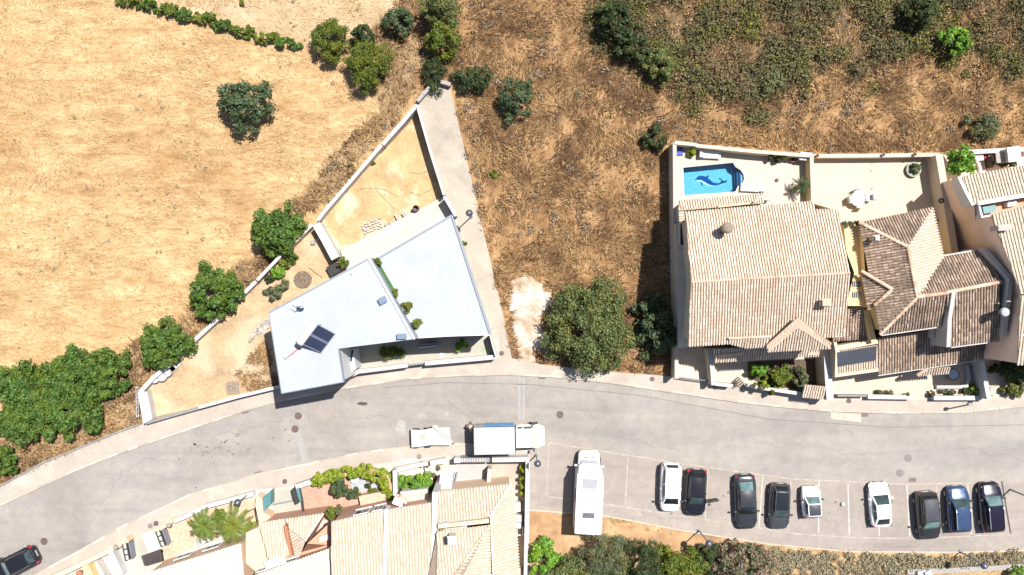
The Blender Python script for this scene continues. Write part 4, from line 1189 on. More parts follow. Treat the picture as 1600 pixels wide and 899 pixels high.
# west annex terrace between the house and the outer wall
b = MB(); b.prism(PX([(1056, 350), (1078, 348), (1080, 541), (1061, 545)], 3.2), -.1, 3.2); b.build('side_annex', M['cream_wall'], hA)
b = MB(); b.box((*P(1066.5, 366, 3.6)[:2], 3.0), (.5, 1.9, 1.4)); b.build('side_window_box', M['cream_wall'], hA)
b = MB(); b.box((*P(1066.5, 366, 3.6)[:2], 3.71), (.36, 1.7, .03)); b.build('side_window', M['glass'], hA)
# front gable standing on the same eave as the main roof
ga, gi, gl, gr, gml, gmr = P(1246, 496, 8.55), P(1246, 511, 8.15), P(1201, 549, 6.95), P(1296, 544, 6.95), P(1197, 540, 7.3), P(1299, 536, 7.3)
roof(hA, [[gi, gl, gr], [ga, gi, gl, gml], [ga, gmr, gr, gi]], 'tile_cream', 'pan_cream', 'ridge', [(gi, gl), (gi, gr)], rseed=14, thick=.12, rr=.55)
for q4 in ((ga, gmr, gr, gi), (ga, gi, gl, gml)):
    b = MB(); b.prism([p[:2] for p in q4], [p[2] + .02 for p in q4], [p[2] + .11 for p in q4], bot=True); b.build('gable_edge', M['ridge'], hA)
b = MB(); b.prism(inset(PX([(1246, 503), (1203, 545), (1294, 541)], 6.9), .15), 0, [8.0, 6.8, 6.8], cap=False); b.build('wall', M['cream_wall'], hA)
roof(hA, [[P(1139, 530, 7.4), P(1202, 527, 7.4), P(1202, 541, 6.95), P(1166, 543.5, 6.9), P(1140, 537, 7.1)]], 'tile_cream', 'pan_cream', 'ridge', [(P(1138, 529, 7.42), P(1203, 526, 7.42))], rseed=15, rr=.6)
roof(hA, [[P(1114, 545, 3.7), P(1280, 540, 3.7), P(1279, 556, 3.1), P(1117, 566, 3.1)]], 'tile_cream', 'pan_cream', 'ridge', [(P(1117, 556, 3.45), P(1160, 552, 3.5))], rseed=16)
b = MB(); b.prism(inset(PX([(1116, 546), (1278, 541), (1277, 553), (1119, 562)], 3.1), .1), 0, [3.4, 3.4, 2.95, 2.95], cap=False); b.build('wall', M['cream_wall'], hA)
b = MB(); b.prism(PX([(1262, 545), (1278, 545), (1278, 554), (1262, 555)], 3.3), 2.9, 3.35); b.build('roof_curb', M['ridge'], hA)
fw = PX([(1120, 562), (1277, 553)], 3.0)
for f in (.18, .45, .72):
    window(hA, fw[0], fw[1], f, 1.5, 1.2, 1.3, 'whitep', side=-1)
c = P(1131, 358, 7.9); b = MB(); b.lathe((c[0], c[1], 7.3), [(.3, 0), (.3, 1.3), (.36, 1.4), (.42, 1.6), (.42, 1.8), (.3, 1.95), (.1, 2.0)], 12); b.build('chimney_cowl', simple('old clay cowl', (.2, .16, .12), .9, var=.2, scale=5), hA)
chimney(hA, 1290, 473, 7.6, 8.8, .6, .42, .05, 'cream_wall', 'ridge')
# pool terrace
deck = PX([(1056, 224), (1086, 227), (1268, 244), (1270, 345), (1058, 350)], T1)
pool = PX([(1066, 261), (1146, 253), (1150, 260), (1158, 265), (1163, 272), (1164, 280), (1161, 288), (1154, 292), (1150, 301), (1068, 307)], T1)
def with_hole(outer, hole, z, n_):
    b = MB()
    vs = [Vector((x, y, z)) for x, y in outer]; hs = [Vector((x, y, z)) for x, y in hole]
    for tri in tessellate_polygon([vs, hs]):
        allp = vs + hs
        b.face([tuple(allp[i]) for i in tri])
    return b
b = with_hole(deck, pool, T1, 0)
for i in range(len(deck)):
    a_, c_ = deck[i], deck[(i + 1) % len(deck)]
    b.face([(*a_, -.1), (*c_, -.1), (*c_, T1), (*a_, T1)])
struct('pool_terrace', b, M['deck'])
pt = thing('swimming_pool', 'small blue swimming pool with curved steps and a dolphin mosaic', 'pool', (*P(1110, 280, 0)[:2], .05))
def mosaic(name, c, c2):
    m, N, L, bs = newmat(name)
    g = N.new("ShaderNodeNewGeometry")
    v = N.new("ShaderNodeTexVoronoi"); v.inputs['Scale'].default_value = 9; L.new(g.outputs['Position'], v.inputs['Vector'])
    r = ramp(m.node_tree, [c, c2]); s_ = N.new("ShaderNodeSeparateColor"); L.new(v.outputs['Color'], s_.inputs[0]); L.new(s_.outputs[0], r.inputs[0])
    L.new(r.outputs[0], bs.inputs['Base Color']); bs.inputs['Roughness'].default_value = .8; bs.inputs['Specular IOR Level'].default_value = .05
    return m
M['pooltile'] = mosaic('pool mosaic', (.12, .30, .43), (.16, .37, .49))
M['poolband'] = mosaic('dark pool mosaic', (.012, .10, .26), (.02, .13, .3))
PF = .1
b = MB(); b.flat(pool, PF); b.build('basin_floor', M['pooltile'], pt)
b = MB()
for i in range(len(pool)):
    a_, c_ = pool[i], pool[(i + 1) % len(pool)]
    b.face([(*a_, PF), (*c_, PF), (*c_, T1 - .003), (*a_, T1 - .003)])
b.build('basin_wall', M['poolband'], pt)
b = MB(); b.wall(pool, .16, T1 + .002, T1 + .03, closed=True); b.build('coping', M['ter_white'], pt)
for k, (pp, z1) in enumerate((([(1148, 256), (1158, 264), (1163.5, 276), (1158, 290), (1150, 299)], .5), ([(1152, 261.5), (1158.5, 265), (1163.3, 276), (1159, 289), (1153, 293)], .78), ([(1156.5, 264), (1160, 268), (1163, 276), (1161, 286), (1157, 291)], 1.0))):
    b = MB(); b.prism(PX(pp, z1), PF, z1); b.build('pool_step', M['ter_white'], pt)
    b = MB(); b.wall(PX([pp[0], pp[-1]], z1), .12, z1, z1 + .012); b.build('step_edge', M['poolband'], pt)
# generic leaping dolphin laid in the floor
def dol(pts, mat, z): 
    q = MB(); q.flat(PX(pts, PF), PF + z); q.build('mosaic_dolphin', mat, pt)
body = [(1084, 281.5), (1087, 280), (1089.5, 276.5), (1093, 275), (1099, 275.2), (1104, 277), (1109, 281), (1114, 285), (1119, 286.5), (1125, 286), (1129, 284.5), (1128, 287.5), (1121, 289.5), (1114, 290), (1107, 288), (1101, 284), (1096, 281.5), (1090, 281)]
dol(body, simple('blue mosaic', (.005, .05, .19), .8, spec=.05, var=.2, scale=10), .012)
dol([(1087, 282), (1095, 282), (1101, 285), (1107, 289), (1114, 290.6), (1116, 291.4), (1108, 291), (1101, 288), (1096, 285), (1090, 283.6)], simple('white mosaic', (.5, .62, .68), .8, spec=.05, var=.1, scale=10), .016)
dm = simple('navy mosaic', (.015, .04, .08), .8, spec=.05, var=.2, scale=10)
dol([(1102, 277), (1105, 275), (1107.5, 273), (1107, 276.5), (1105, 279)], dm, .018)
dol([(1094.5, 284), (1096.5, 285), (1098, 289), (1097.5, 291.5), (1095.5, 288)], dm, .018)
dol([(1125, 286), (1127.5, 282), (1124, 280.5), (1123.5, 277.5), (1126, 279), (1129, 282.5), (1133, 283), (1136.5, 281), (1135, 285), (1131, 286), (1128, 287)], dm, .018)
m, N, L, bs = newmat('pool water')
tr = N.new("ShaderNodeBsdfTransparent"); tr.inputs[0].default_value = (.70, .92, .98, 1)
gl = N.new("ShaderNodeBsdfGlossy"); gl.inputs['Roughness'].default_value = .02
fr = N.new("ShaderNodeFresnel"); fr.inputs[0].default_value = 1.33
g = N.new("ShaderNodeNewGeometry"); nn_ = noise(m.node_tree, g.outputs['Position'], 2.5, 3)
bp = N.new("ShaderNodeBump"); bp.inputs['Strength'].default_value = .15; bp.inputs['Distance'].default_value = .05
L.new(nn_.outputs[0], bp.inputs['Height']); L.new(bp.outputs[0], gl.inputs['Normal'])
ms = N.new("ShaderNodeMixShader"); L.new(fr.outputs[0], ms.inputs[0]); L.new(tr.outputs[0], ms.inputs[1]); L.new(gl.outputs[0], ms.inputs[2])
L.new(ms.outputs[0], N["Material Output"].inputs[0])
b = MB(); b.flat(pool, T1 - .12); b.build('water', m, pt)
wall_thing('cream outer wall of the pool terrace above the brown plot', [(1058, 592), (1058, 470), (1055, 350), (1054, 223)], .24, -.1, [2.0, 2.0, 2.3, 2.3], 'cream_wall', coping='deck')
wall_thing('cream wall behind the pool with loungers and pots along it', [(1054, 223), (1085, 226), (1090, 228), (1180, 237), (1268, 244)], .22, -.1, 2.4, 'cream_wall', coping='deck')
wall_thing('cream dividing wall between the pool terrace and the sand coloured terrace', [(1268, 244), (1269, 282), (1270, 318)], .24, T1, 2.5, 'yellow_wall', coping='deck')
b = MB(); b.prism(PX([(1057.5, 228), (1067.5, 228), (1067, 243), (1058, 243)], 1.35), T1, 1.35); tag(b.build('shower_base', mosaic('indigo tiles', (.06, .08, .3), (.1, .12, .38))), 'indigo tiled shower base in the corner of the pool terrace', 'shower base')
def lounger(px, py, rz, ln, label, z=T1):
    t = thing('sun_lounger', label, 'sun lounger', P(px, py, z), rz, 'white sun loungers by the pool')
    b = MB(); b.box((0, 0, .32), (ln, .66, .05)); b.build('frame', M['whitep'], t, local=True)
    b = MB(); b.box((-.1, 0, .38), (ln * .72, .58, .07)); b.build('cushion', M['deck'] if 'grey' in label else M['whitep'], t, local=True)
    b = MB(); b.box((ln * .38, 0, .5), (ln * .3, .58, .06), 0, Matrix.Rotation(-.5, 3, 'Y')); b.build('backrest', M['whitep'], t, local=True)
    for sx in (-1, 1):
        for sy in (-1, 1):
            b = MB(); b.box((sx * ln * .42, sy * .27, .15), (.06, .06, .3)); b.build('leg', M['whitep'], t, local=True)
lounger(1108, 242.5, math.pi - .05, 1.75, 'white sun lounger along the wall behind the pool')
lounger(1174, 294, -.06, 1.9, 'white sun lounger at the curved pool steps')
c = P(1195, 307, T1); th = thing('lounge_chair', 'pale grey low garden chair at the roof corner by the pool', 'chair', c, -.1)
b = MB(); b.box((0, 0, .3), (.55, .7, .1)); b.build('seat', M['stone'], th, local=True)
b = MB(); b.box((0, -.36, .5), (.55, .08, .5)); b.build('backrest', M['roof_white'], th, local=True)
for sx in (-.24, .24):
    b = MB(); b.box((sx, 0, .14), (.05, .6, .28)); b.build('leg', M['grey'], th, local=True)
def potplant(px, py, r_, label, mat='bright', pot='terracotta', z=T1, h=.9, n=320, group=None, leaf=(.08, .2), asp=.4):
    th = tree('potted_plant', label, 'potted plant', px, py, r_, r_, h, mat, n, leaf, .45, 9, group, trunk=False, base=z, zlow=.3, aspect=asp)
    c = P(px, py, z + h * .5)
    b = MB(); b.lathe((c[0], c[1], z), [(r_ * .018, 0), (r_ * .028, .32), (r_ * .024, .32), (r_ * .022, .26)], 12); b.build('pot', M[pot], th)
    return th
GP = 'pots along the pool terrace wall'
potplant(1081, 238, 6, 'yellow green potted plant between the shower base and the lounger', 'lime', group=GP)
potplant(1203, 246, 5, 'dark potted plant on the wall, leftmost of the pots beside the dividing wall', 'darkgreen', 'stone_grey', group=GP)
potplant(1213, 249, 5, 'dark potted plant second from left beside the dividing wall', 'darkgreen', 'dark', group=GP)
potplant(1224, 246, 5, 'yellow green potted plant in the middle of the pots by the dividing wall', 'lime', 'stone', group=GP)
for px, py, lb in ((1237, 250, 'orange terracotta pot left of the grey parasol'), (1243, 247, 'small empty terracotta pot under the grey parasol')):
    c = P(px, py, T1); th = thing('plant_pot', lb, 'pot', c)
    b = MB(); b.lathe(c, [(.16, 0), (.24, .4), (.2, .4), (.18, .3)], 12); b.build('pot', M['terracotta'], th)
    b = MB(); b.lathe((c[0], c[1], c[2] + .3), [(.17, 0), (.1, .02)], 10); b.build('soil', M['dark'], th)
th = thing('storage_cabinet', 'grey covered cabinet in the corner of the pool terrace', 'cabinet', P(1253, 247, T1), -.1)
b = MB(); b.box((0, 0, .45), (.95, .6, .9)); b.build('body', M['stone_grey'], th, local=True)
b = MB(); b.box((-.25, 0, .93), (.5, .68, .07), 0, Matrix.Rotation(.12, 3, 'Y')); b.box((.25, 0, .93), (.5, .68, .07), 0, Matrix.Rotation(-.12, 3, 'Y')); b.build('lid', M['roof_white'], th, local=True)
c = P(1213.5, 282, T1); b = MB(); b.lathe(c, [(.12, 0), (.16, .08), (.05, .14)], 10); tag(b.build('ball', M['iron']), 'small brown object lying alone on the pool terrace', 'ornament')

def palm(name, label, px, py, r_, h, z=0.0, n=26, mat='yellowgreen', seed=1, group=None, thick=.07):
    rg = np.random.default_rng(seed)
    c = P(px, py, z + h)
    t = thing(name, label, 'palm', (c[0], c[1], z), group=group)
    b = MB(); b.tube([(c[0], c[1], z - .02), (c[0] + .04, c[1], z + h * .5), (c[0], c[1], z + h)], [.16, .13, .12], 8); b.build('trunk', M['trunk'], t)
    V = []
    for k in range(n):
        a = k * 2.39996 + rg.uniform(-.2, .2); L = r_ * rg.uniform(.7, 1.12); el = rg.uniform(.0, 1.15)
        d = np.array([math.cos(a), math.sin(a), 0]); s_ = np.array([-math.sin(a), math.cos(a), 0])
        def at_(f): return np.array([c[0], c[1], z + h]) + d * L * f * math.cos(el * .8) + np.array([0, 0, L * (math.sin(el) * f - .8 * f * f)])
        for j in range(1, 30):
            f = j / 30
            p, p2 = at_(f), at_(min(1, f + .03))
            w_ = L * .17 * math.sin(math.pi * min(1, f * .85 + .15)) ** .5 * rg.uniform(.8, 1.15)
            for sg in (-1, 1):
                V += [p, p2, p + s_ * sg * w_ + d * w_ * rg.uniform(.6, 1.2) + np.array([0, 0, -w_ * rg.uniform(.1, .5)])]
        for j in range(8):
            p, p2 = at_(j / 8), at_((j + 1) / 8)
            V += [p - s_ * .02, p + s_ * .02, p2]
    fastmesh('fronds', np.array(V), 3, M[mat], t)
    return t
palm('potted_palm', 'dark green palm casting a ragged shadow at the dividing wall', 1252, 291, .95, 1.3, T1, 26, 'darkgreen', 4)

# ------------------------------------------------------------------ the yellow house
hB = thing('yellow_house', 'yellow house with weathered brown hipped roofs and a small cross gable', 'house', P(1440, 450))
EB, RB = 5.9, 7.4
b = MB(); b.prism(PX([(1268, 244), (1468, 242), (1500, 400), (1360, 440), (1326, 440), (1310, 330), (1270, 318)], T1), -.1, T1); struct('sand_terrace', b, M['terrace'])
A_, B_, C_, D_ = P(1343, 348, EB), P(1457, 325, EB), P(1474, 402, EB), P(1376, 522, EB)
RN, RS, F_ = P(1418, 386, RB), P(1433, 465, RB), P(1478, 507, EB)
V1 = P(1437, 462, RB - .02)
roof(hB, [[B_, C_, P(1436, 462, RB), RN]], 'tile_pale', 'pan_pale', rseed=28, pitch=.215)  # paler tiles: stronger sun on this slope, and less lichen, put into the colour
roof(hB, [[A_, B_, RN], [A_, RN, RS, D_], [RS, P(1478, 458, RB), F_, D_]], 'tile_brown', 'pan', 'ridge',
     [(RN, A_), (RN, RS), (RS, D_), (P(1434, 464, RB), P(1480, 458, RB))], rseed=21, pitch=.215)
roof(hB, [[C_, P(1539, 391, EB), P(1562, 441, RB), P(1436, 462, RB)], [P(1479, 458, RB), P(1562, 441, RB), P(1562, 531, EB), P(1484, 541, EB)]], 'tile_brown', 'pan', 'ridge',
     [(P(1478, 457.5, RB + .03), P(1563, 441, RB + .03))], rseed=22, pitch=.215)
RBm = [[A_, B_, RN]]
# only the hip's east slope is paler; its other planes share the brown mix
b = MB(); b.prism(inset(PX([(1345, 351), (1456, 328), (1471, 403), (1537, 394), (1560, 440), (1560, 528), (1485, 538), (1478, 505), (1378, 519), (1350, 440)], EB), .2), 0, EB - .15, cap=False); b.build('wall', M['yellow_wall'], hB)
b = MB(); b.wall(PX([(1479.5, 457), (1481, 500), (1485.5, 543)], EB + .7), .3, 3.3, [RB + .3, EB + 1.0, EB + .35]); b.build('gable_parapet', M['white'], hB)
b = MB(); b.wall(PX([(1543, 389), (1571, 436), (1575, 526)], EB + 1.2), .34, 3.0, [EB + .8, RB + .5, EB + .7]); b.build('gable_parapet', M['white'], hB)
for gp in ([(1378, 524), (1478, 509.5)], [(1486, 543), (1562, 533)], [(1473, 400), (1539, 389)]):
    b = MB(); b.wall(PX(gp, EB - .1), .12, EB - .28, EB - .1); b.build('gutter', M['white'], hB)
# west cross gable
roof(hB, [[P(1346, 425, EB + .1), P(1394, 453, RB - .35), P(1357, 486, EB + .1)]], 'tile_brown', 'pan', 'ridge',
     [(P(1346, 424, EB + .25), P(1394, 452.5, RB - .2)), (P(1394, 452.5, RB - .2), P(1367, 476, EB + .55))], rseed=23, thick=.12)
b = MB(); b.prism(inset(PX([(1348, 428), (1392, 453), (1359, 483)], EB), .12), 0, [EB, RB - .6, EB], cap=False); b.build('wall', M['yellow_wall'], hB)
# stepped yellow wing in the gap towards the pool house
b = MB(); b.prism(PX([(1318, 348), (1346, 348), (1354, 430), (1326, 430)], 5.0), 0, 5.0); b.prism(PX([(1325, 430.5), (1352, 430.5), (1360, 478), (1325, 478)], 5.3), 0, 5.3); b.build('wall', M['yellow_wall'], hB)
b = MB(); b.prism(PX([(1314, 347), (1346, 344), (1346, 348), (1314, 351)], 5.2), 4.9, 5.2); b.build('ledge', M['terrace'], hB)
for px, py, sx, sy in ((1338, 444, .62, .42), (1338, 461, .62, .42)):
    c = P(px, py, 5.33); b = MB()
    for k in range(4): b.box((c[0] - sx / 2 + sx * (k + .5) / 4, c[1], 5.37), (.07, sy, .05))
    o = b.build('roof_vent_grille', M['trim'], hB)
    b = MB(); b.box((c[0], c[1], 5.32), (sx, sy, .05)); b.build('vent_void', M['dark'], o)
c = P(1336, 363, 5.03); b = MB()
for k in range(3):
    for j in range(2): b.box((c[0] - .22 + j * .3, c[1] - .3 + k * .3, 5.03), (.2, .2, .07))
b.build('wall_blocks', M['terrace'], hB)
for px, py, r_, lb in ((1319, 350, 4, 'olive potted plant leftmost on the yellow ledge'), (1328, 349, 3, 'small green potted plant in the middle of the yellow ledge'), (1338, 348, 3.5, 'dark potted plant rightmost on the yellow ledge')):
    potplant(px, py, r_, lb, 'olive', 'terracotta', 5.2, .5, 140, 'pots on the yellow ledge')
chimney(hB, 1369, 372.5, 6.0, 7.2, .28, .28, .1, 'cream_wall', 'white')
c = P(1378, 372, 7.5)
b = MB(); b.tube([P(1568, 488, 5.6), P(1568, 488, 8.3)], .3, 10); o = b.build('chimney', M['cream_wall'], hB)
b = MB(); c = P(1568, 488, 8.3); b.lathe((c[0], c[1], 8.3), [(.32, 0), (.36, .12), (.3, .3), (.12, .36)], 12); b.build('chimney_cowl', M['roof_white'], o)
# lower front roof
roof(hB, [[P(1372, 528, 3.75), P(1470, 514, 3.75), P(1548, 534, 3.3), P(1548, 559, 2.8), P(1372, 585, 2.8)]], 'tile_brown', 'pan', rseed=24, pitch=.215)
b = MB(); b.wall(PX([(1372, 587), (1548, 560.5)], 2.7), .1, 2.55, 2.72); b.build('gutter', M['white'], hB)
b = MB(); b.prism(inset(PX([(1374, 530), (1545, 512), (1545, 553), (1374, 580)], 2.7), .2), 0, 2.65, cap=False); b.build('wall', M['cream_wall'], hB)
roof(hB, [[P(1300, 533, 3.55), P(1323, 482, 4.3), P(1349, 482, 4.3), P(1363, 529, 3.55)]], 'tile_brown', 'pan', rseed=25, pitch=.215)
roof(hB, [[P(1305, 549, 3.5), P(1371, 539, 3.5), P(1372, 578, 2.9), P(1306, 586, 2.9)]], 'tile_cream', 'pan_cream', rseed=26)
b = MB(); b.wall(PX([(1372, 578), (1306, 587), (1303, 549), (1300, 534)], 3.0), .25, 0, [3.1, 3.1, 3.7, 3.7]); b.wall(PX([(1304, 545), (1371, 533)], 3.7), .4, 2.8, 3.8); b.build('parapet', M['terrace'], hB)
b = MB(); b.wall(PX([(1354, 484), (1366, 535)], 4.4), .4, 2.5, 4.4); b.build('side_wall', M['yellow_wall'], hB)
b = MB(); c0 = [P(1308, 551, 3.72), P(1370, 541, 3.72), P(1369, 563, 3.38), P(1309, 573, 3.38)]
b.prism([p[:2] for p in c0], [p[2] - .06 for p in c0], [p[2] for p in c0], bot=True)
b.build('solar_panel', simple('dark grey panel', (.04, .045, .055), .45, var=.12, scale=1.5), hB)
b = MB(); b.prism(PX([(1459, 512), (1477, 509), (1477, 524), (1459, 527)], 4.6), 3.2, 4.6, cap=False); b.wall(PX([(1459, 512), (1459, 527), (1478, 525)], 4.6), .16, 3.2, 4.65); b.build('light_shaft', M['white'], hB)
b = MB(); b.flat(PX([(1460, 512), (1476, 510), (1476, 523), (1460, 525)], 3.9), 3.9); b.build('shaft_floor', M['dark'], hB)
roof(hB, [[P(1433, 587, 2.3), P(1448, 577, 2.7), P(1484, 573, 2.7), P(1482, 583, 2.3)]], 'tile_cream', 'pan_cream', 'ridge', [(P(1433, 586, 2.4), P(1448, 577, 2.75))], rseed=27)
b = MB(); b.prism(inset(PX([(1436, 585), (1450, 575), (1480, 573), (1479, 582)], 2.2), .1), 0, 2.2, cap=False); b.build('wall', M['white'], hB)
# sand terrace furniture
wall_thing('cream garden wall behind the sand coloured terrace', [(1269, 244), (1360, 243.5), (1467, 242)], .24, -.1, 2.2, 'cream_wall', coping='deck')
wall_thing('cream wall on the right side of the sand coloured terrace', [(1467, 242), (1480, 320), (1492, 396)], .5, -.1, 3.0, 'cream_wall', coping='terrace')
t = thing('garden_table', 'white round garden table on the sand coloured terrace', 'table', P(1340, 311, T1))
c = P(1340, 311, T1 + .72)
b = MB(); b.lathe((c[0], c[1], T1 + .70), [(.56, 0), (.58, .03), (.08, .05)], 20); b.build('tabletop', M['whitep'], t)
for k in range(4):
    a = k * 1.5708 + .7; b = MB(); b.tube([(c[0] + .25 * math.cos(a), c[1] + .25 * math.sin(a), T1 + .7), (c[0] + .42 * math.cos(a), c[1] + .42 * math.sin(a), T1)], .035, 6); b.build('leg', M['whitep'], t)
ch = None
for k, (dx, dy, lb) in enumerate(((0, 10.5, 'below the table'), (14, -1, 'right of the table'), (-13.5, 2, 'left of the table'), (-3, -10, 'above the table'))):
    a = math.atan2(dy, -dx)
    if ch is None:
        ch = thing('garden_chair', '', 'chair', (0, 0, 0), 0, 'white garden chairs round the terrace table')
        b = MB(); b.box((0, 0, .42), (.5, .5, .05)); b.build('seat', M['whitep'], ch, local=True)
        b = MB(); b.box((-.25, 0, .68), (.05, .5, .5)); b.build('backrest', M['whitep'], ch, local=True)
        for sx in (-1, 1):
            for sy in (-1, 1):
                b = MB(); b.box((sx * .22, sy * .22, .2), (.045, .045, .4)); b.build('leg', M['whitep'], ch, local=True)
        for sy in (-1, 1):
            b = MB(); b.box((0, sy * .26, .62), (.45, .05, .04)); b.build('armrest', M['whitep'], ch, local=True)
        o = ch
    else:
        o = copy_tree(ch)
    p = P(1340 + dx, 311 + dy, T1); o.location = p; o.rotation_euler = (0, 0, a); o['label'] = 'white garden chair ' + lb + ' on the sand coloured terrace'
th = thing('round_planter', 'round green planter with a small tree at the corner of the sand terrace', 'planter', P(1428, 265, T1))
c = P(1428, 265, T1 + .35)
b = MB(); b.lathe((c[0], c[1], T1), [(.58, 0), (.62, .35), (.5, .35), (.48, .28), (.2, .26)], 20); b.build('planter', simple('glazed green clay', (.13, .16, .11), .5, var=.15), th)
rg2 = np.random.default_rng(77); cc, qq = crown_pts(c[0] + .05, c[1] + .1, .36, .36, 1.0, .3, 500, rg2, 14, .35); cc[:, 2] += T1
leaves('foliage', cc, qq, (.08, .2), M['olive'], rg2, th, .3)
b = MB(); b.tube([(c[0], c[1], T1 + .2), (c[0] + .05, c[1] + .08, T1 + .9)], .04, 6); b.build('stem', M['trunk'], th)
for px, py, lb in ((1362, 267, 'small floor drain upper of the two on the sand terrace'), (1362.5, 295, 'small floor drain lower of the two on the sand terrace'), (1368, 312, 'small brown pot beside the white table')):
    c = P(px, py, T1); b = MB(); b.lathe(c, [(.1, 0), (.1, .04), (.06, .05)], 10); tag(b.build('floor_drain' if 'drain' in lb else 'clay_pot', M['stone_grey']), lb, 'drain' if 'drain' in lb else 'pot')
for i, (px, py) in enumerate(((1276, 244), (1379, 242.5), (1428, 242), (1468, 248), (1470, 254))):
    c = P(px, py, 2.3); th = thing('wall_pot', 'small flower pot on the terrace wall, ' + ['at the left end', 'in the middle', 'above the round planter', 'upper one of the pair at the right corner', 'lower one of the pair at the right corner'][i], 'pot', c, group='small pots on the terrace wall')
    b = MB(); b.lathe(c, [(.1, 0), (.14, .22), (.11, .22), (.1, .15)], 10); b.build('pot', M['terracotta'] if i != 1 else M['stone_grey'], th)
    b = MB(); b.lathe((c[0], c[1], c[2] + .15), [(.1, 0), (.04, .05)], 8); b.build('soil', M['dark'], th)
for px, py, lb in ((1470, 314, 'black and white round wall lamp on the right terrace wall'), ):
    c = P(px, py, 3.1); th = thing('wall_lamp', lb, 'lamp', c)
    b = MB(); b.lathe(c, [(.2, 0), (.22, .1), (.16, .12), (.12, .06)], 14); b.build('ring', M['black'], th)
    b = MB(); b.lathe((c[0], c[1], c[2] + .07), [(.11, 0), (.08, .05)], 12); b.build('globe', M['whitep'], th)
c = P(1469, 343, T1 + .3); b = MB(); b.lathe((c[0], c[1], T1), [(.22, 0), (.26, .5), (.2, .5), (.18, .4)], 12); tag(b.build('urn', M['dark']), 'dark urn in the shade between the yellow house and the right wall', 'urn')
# forecourt
b = MB(); b.flat(PX([(1296, 575), (1548, 545), (1560, 622), (1294, 626)]), .13); struct('forecourt', b, M['terrace'])
wall_thing('low white forecourt wall with plants, longer left stretch', [(1356, 620), (1426, 621)], .3, 0, .8, 'white', coping='white')
wall_thing('low white forecourt wall below the glass table', [(1459, 622), (1500, 622), (1540, 622)], .3, 0, .8, 'white', coping='white')
th = thing('sliding_gate', 'grey sliding gate lying flush in the forecourt wall', 'gate', P(1332, 619))
b = MB(); b.wall(PX([(1309, 618), (1355, 618)], .9), .08, .2, .9); b.build('panel', M['trim'], th)
b = MB(); b.wall(PX([(1309, 619), (1355, 619)], .95), .12, .9, .95); b.build('rail', M['grey'], th)
b = MB(); b.wall(PX([(1464, 605), (1500, 605), (1511, 603), (1514, 590), (1511, 570)], .5), .25, 0, .5); tag(b.build('planter_kerb', M['white']), 'curved white kerb round the shaded forecourt corner', 'kerb')
t = thing('glass_table', 'round glass topped table with dark frame in the shaded forecourt corner', 'table', P(1490, 585.5, .13))
c = P(1490, 585.5, .85)
b = MB(); b.lathe((c[0], c[1], .82), [(.42, 0), (.43, .02), (.05, .03)], 18); b.build('tabletop', simple('pale glass', (.3, .34, .38), .1, var=.15, scale=5), t)
b = MB()
for k in range(24):
    a0 = k * math.pi / 12; b.box((c[0] + .45 * math.cos(a0), c[1] + .45 * math.sin(a0), .83), (.07, .13, .05), a0)
b.build('rim', M['black'], t)
for k in range(4):
    a = k * 1.5708; b = MB(); b.tube([(c[0] + .3 * math.cos(a), c[1] + .3 * math.sin(a), .82), (c[0] + .38 * math.cos(a), c[1] + .38 * math.sin(a), .13)], .03, 6); b.build('leg', M['black'], t)
for px, py, rx, ry, mt, lb in ((1374, 614, 10, 4, 'olive', 'row of reddish green plants on the left forecourt wall'), (1390, 615, 9, 4, 'oleander', 'pinkish plants on the left forecourt wall next to the green row'), (1416, 617, 6, 4, 'lime', 'small yellow plant at the end of the left forecourt wall'),
                               (1455, 615, 6, 4, 'oleander', 'small reddish plant at the start of the right forecourt wall'), (1482, 613, 15, 4, 'olive', 'row of dark plants under the curved kerb'), (1509, 612, 9, 5, 'darkgreen', 'dark plant in the corner of the curved kerb'),
                               (1523, 608, 8, 11, 'lime', 'yellow green plant at the white end wall'), (1525, 572, 7, 6, 'darkgreen', 'dark green plant in the gap above the white end wall')):
    tree('forecourt_plant', lb, 'plant', px, py, rx, ry, .8, mt, 420, (.05, .13), .45, 9, trunk=False, base=.13)
wall_thing('tall white end wall between the yellow house and the hedge garden', [(1534, 565), (1540, 597), (1545, 624)], .3, 0, 1.9, 'white', coping='white')
wall_thing('cream wall between the two front gardens', [(1297, 625), (1294, 590), (1292, 545)], .5, 0, 2.3, 'cream_wall', coping='white')
# front garden of the pool house
b = MB(); b.flat(PX([(1056, 540), (1110, 540), (1113, 595), (1060, 592)]), .05); struct('driveway', b, M['cream_wall'])
b = MB(); b.flat(PX([(1110, 545), (1292, 540), (1292, 612), (1200, 608), (1117, 600)]), .06); struct('front_garden', b, M['deck'])
b = MB(); b.flat(PX([(1168, 565), (1288, 560), (1290, 612), (1205, 606), (1168, 590)]), .1); struct('flower_bed', b, simple('garden soil', (.09, .06, .04), .95, var=.25, scale=4))
wall_thing('thin cream wall between driveway and front garden', [(1108, 545), (1113, 575), (1115, 602)], .3, 0, 1.8, 'cream_wall', coping='white')
wall_thing('white front garden wall left of the garden gate', [(1117, 600), (1145, 603)], .22, 0, 1.2, 'white', coping='white')
wall_thing('white front garden wall with flower pots right of the garden gate', [(1168, 603), (1200, 608), (1255, 616)], .22, 0, 1.2, 'white', coping='white')
th = thing('driveway_gate', 'thin metal gate across the shaded driveway', 'gate', P(1086, 592))
b = MB(); b.tube([P(1061, 589, 1.0), P(1112, 596, 1.0)], .03, 6); b.tube([P(1061, 591, .5), P(1112, 598, .5)], .03, 6); b.build('rail', M['trim'], th)
for k in range(12):
    p = lerp((1061, 590), (1112, 597), k / 11); b = MB(); b.tube([P(*p, .1), P(*p, 1.0)], .018, 5); b.build('bar', M['trim'], th)
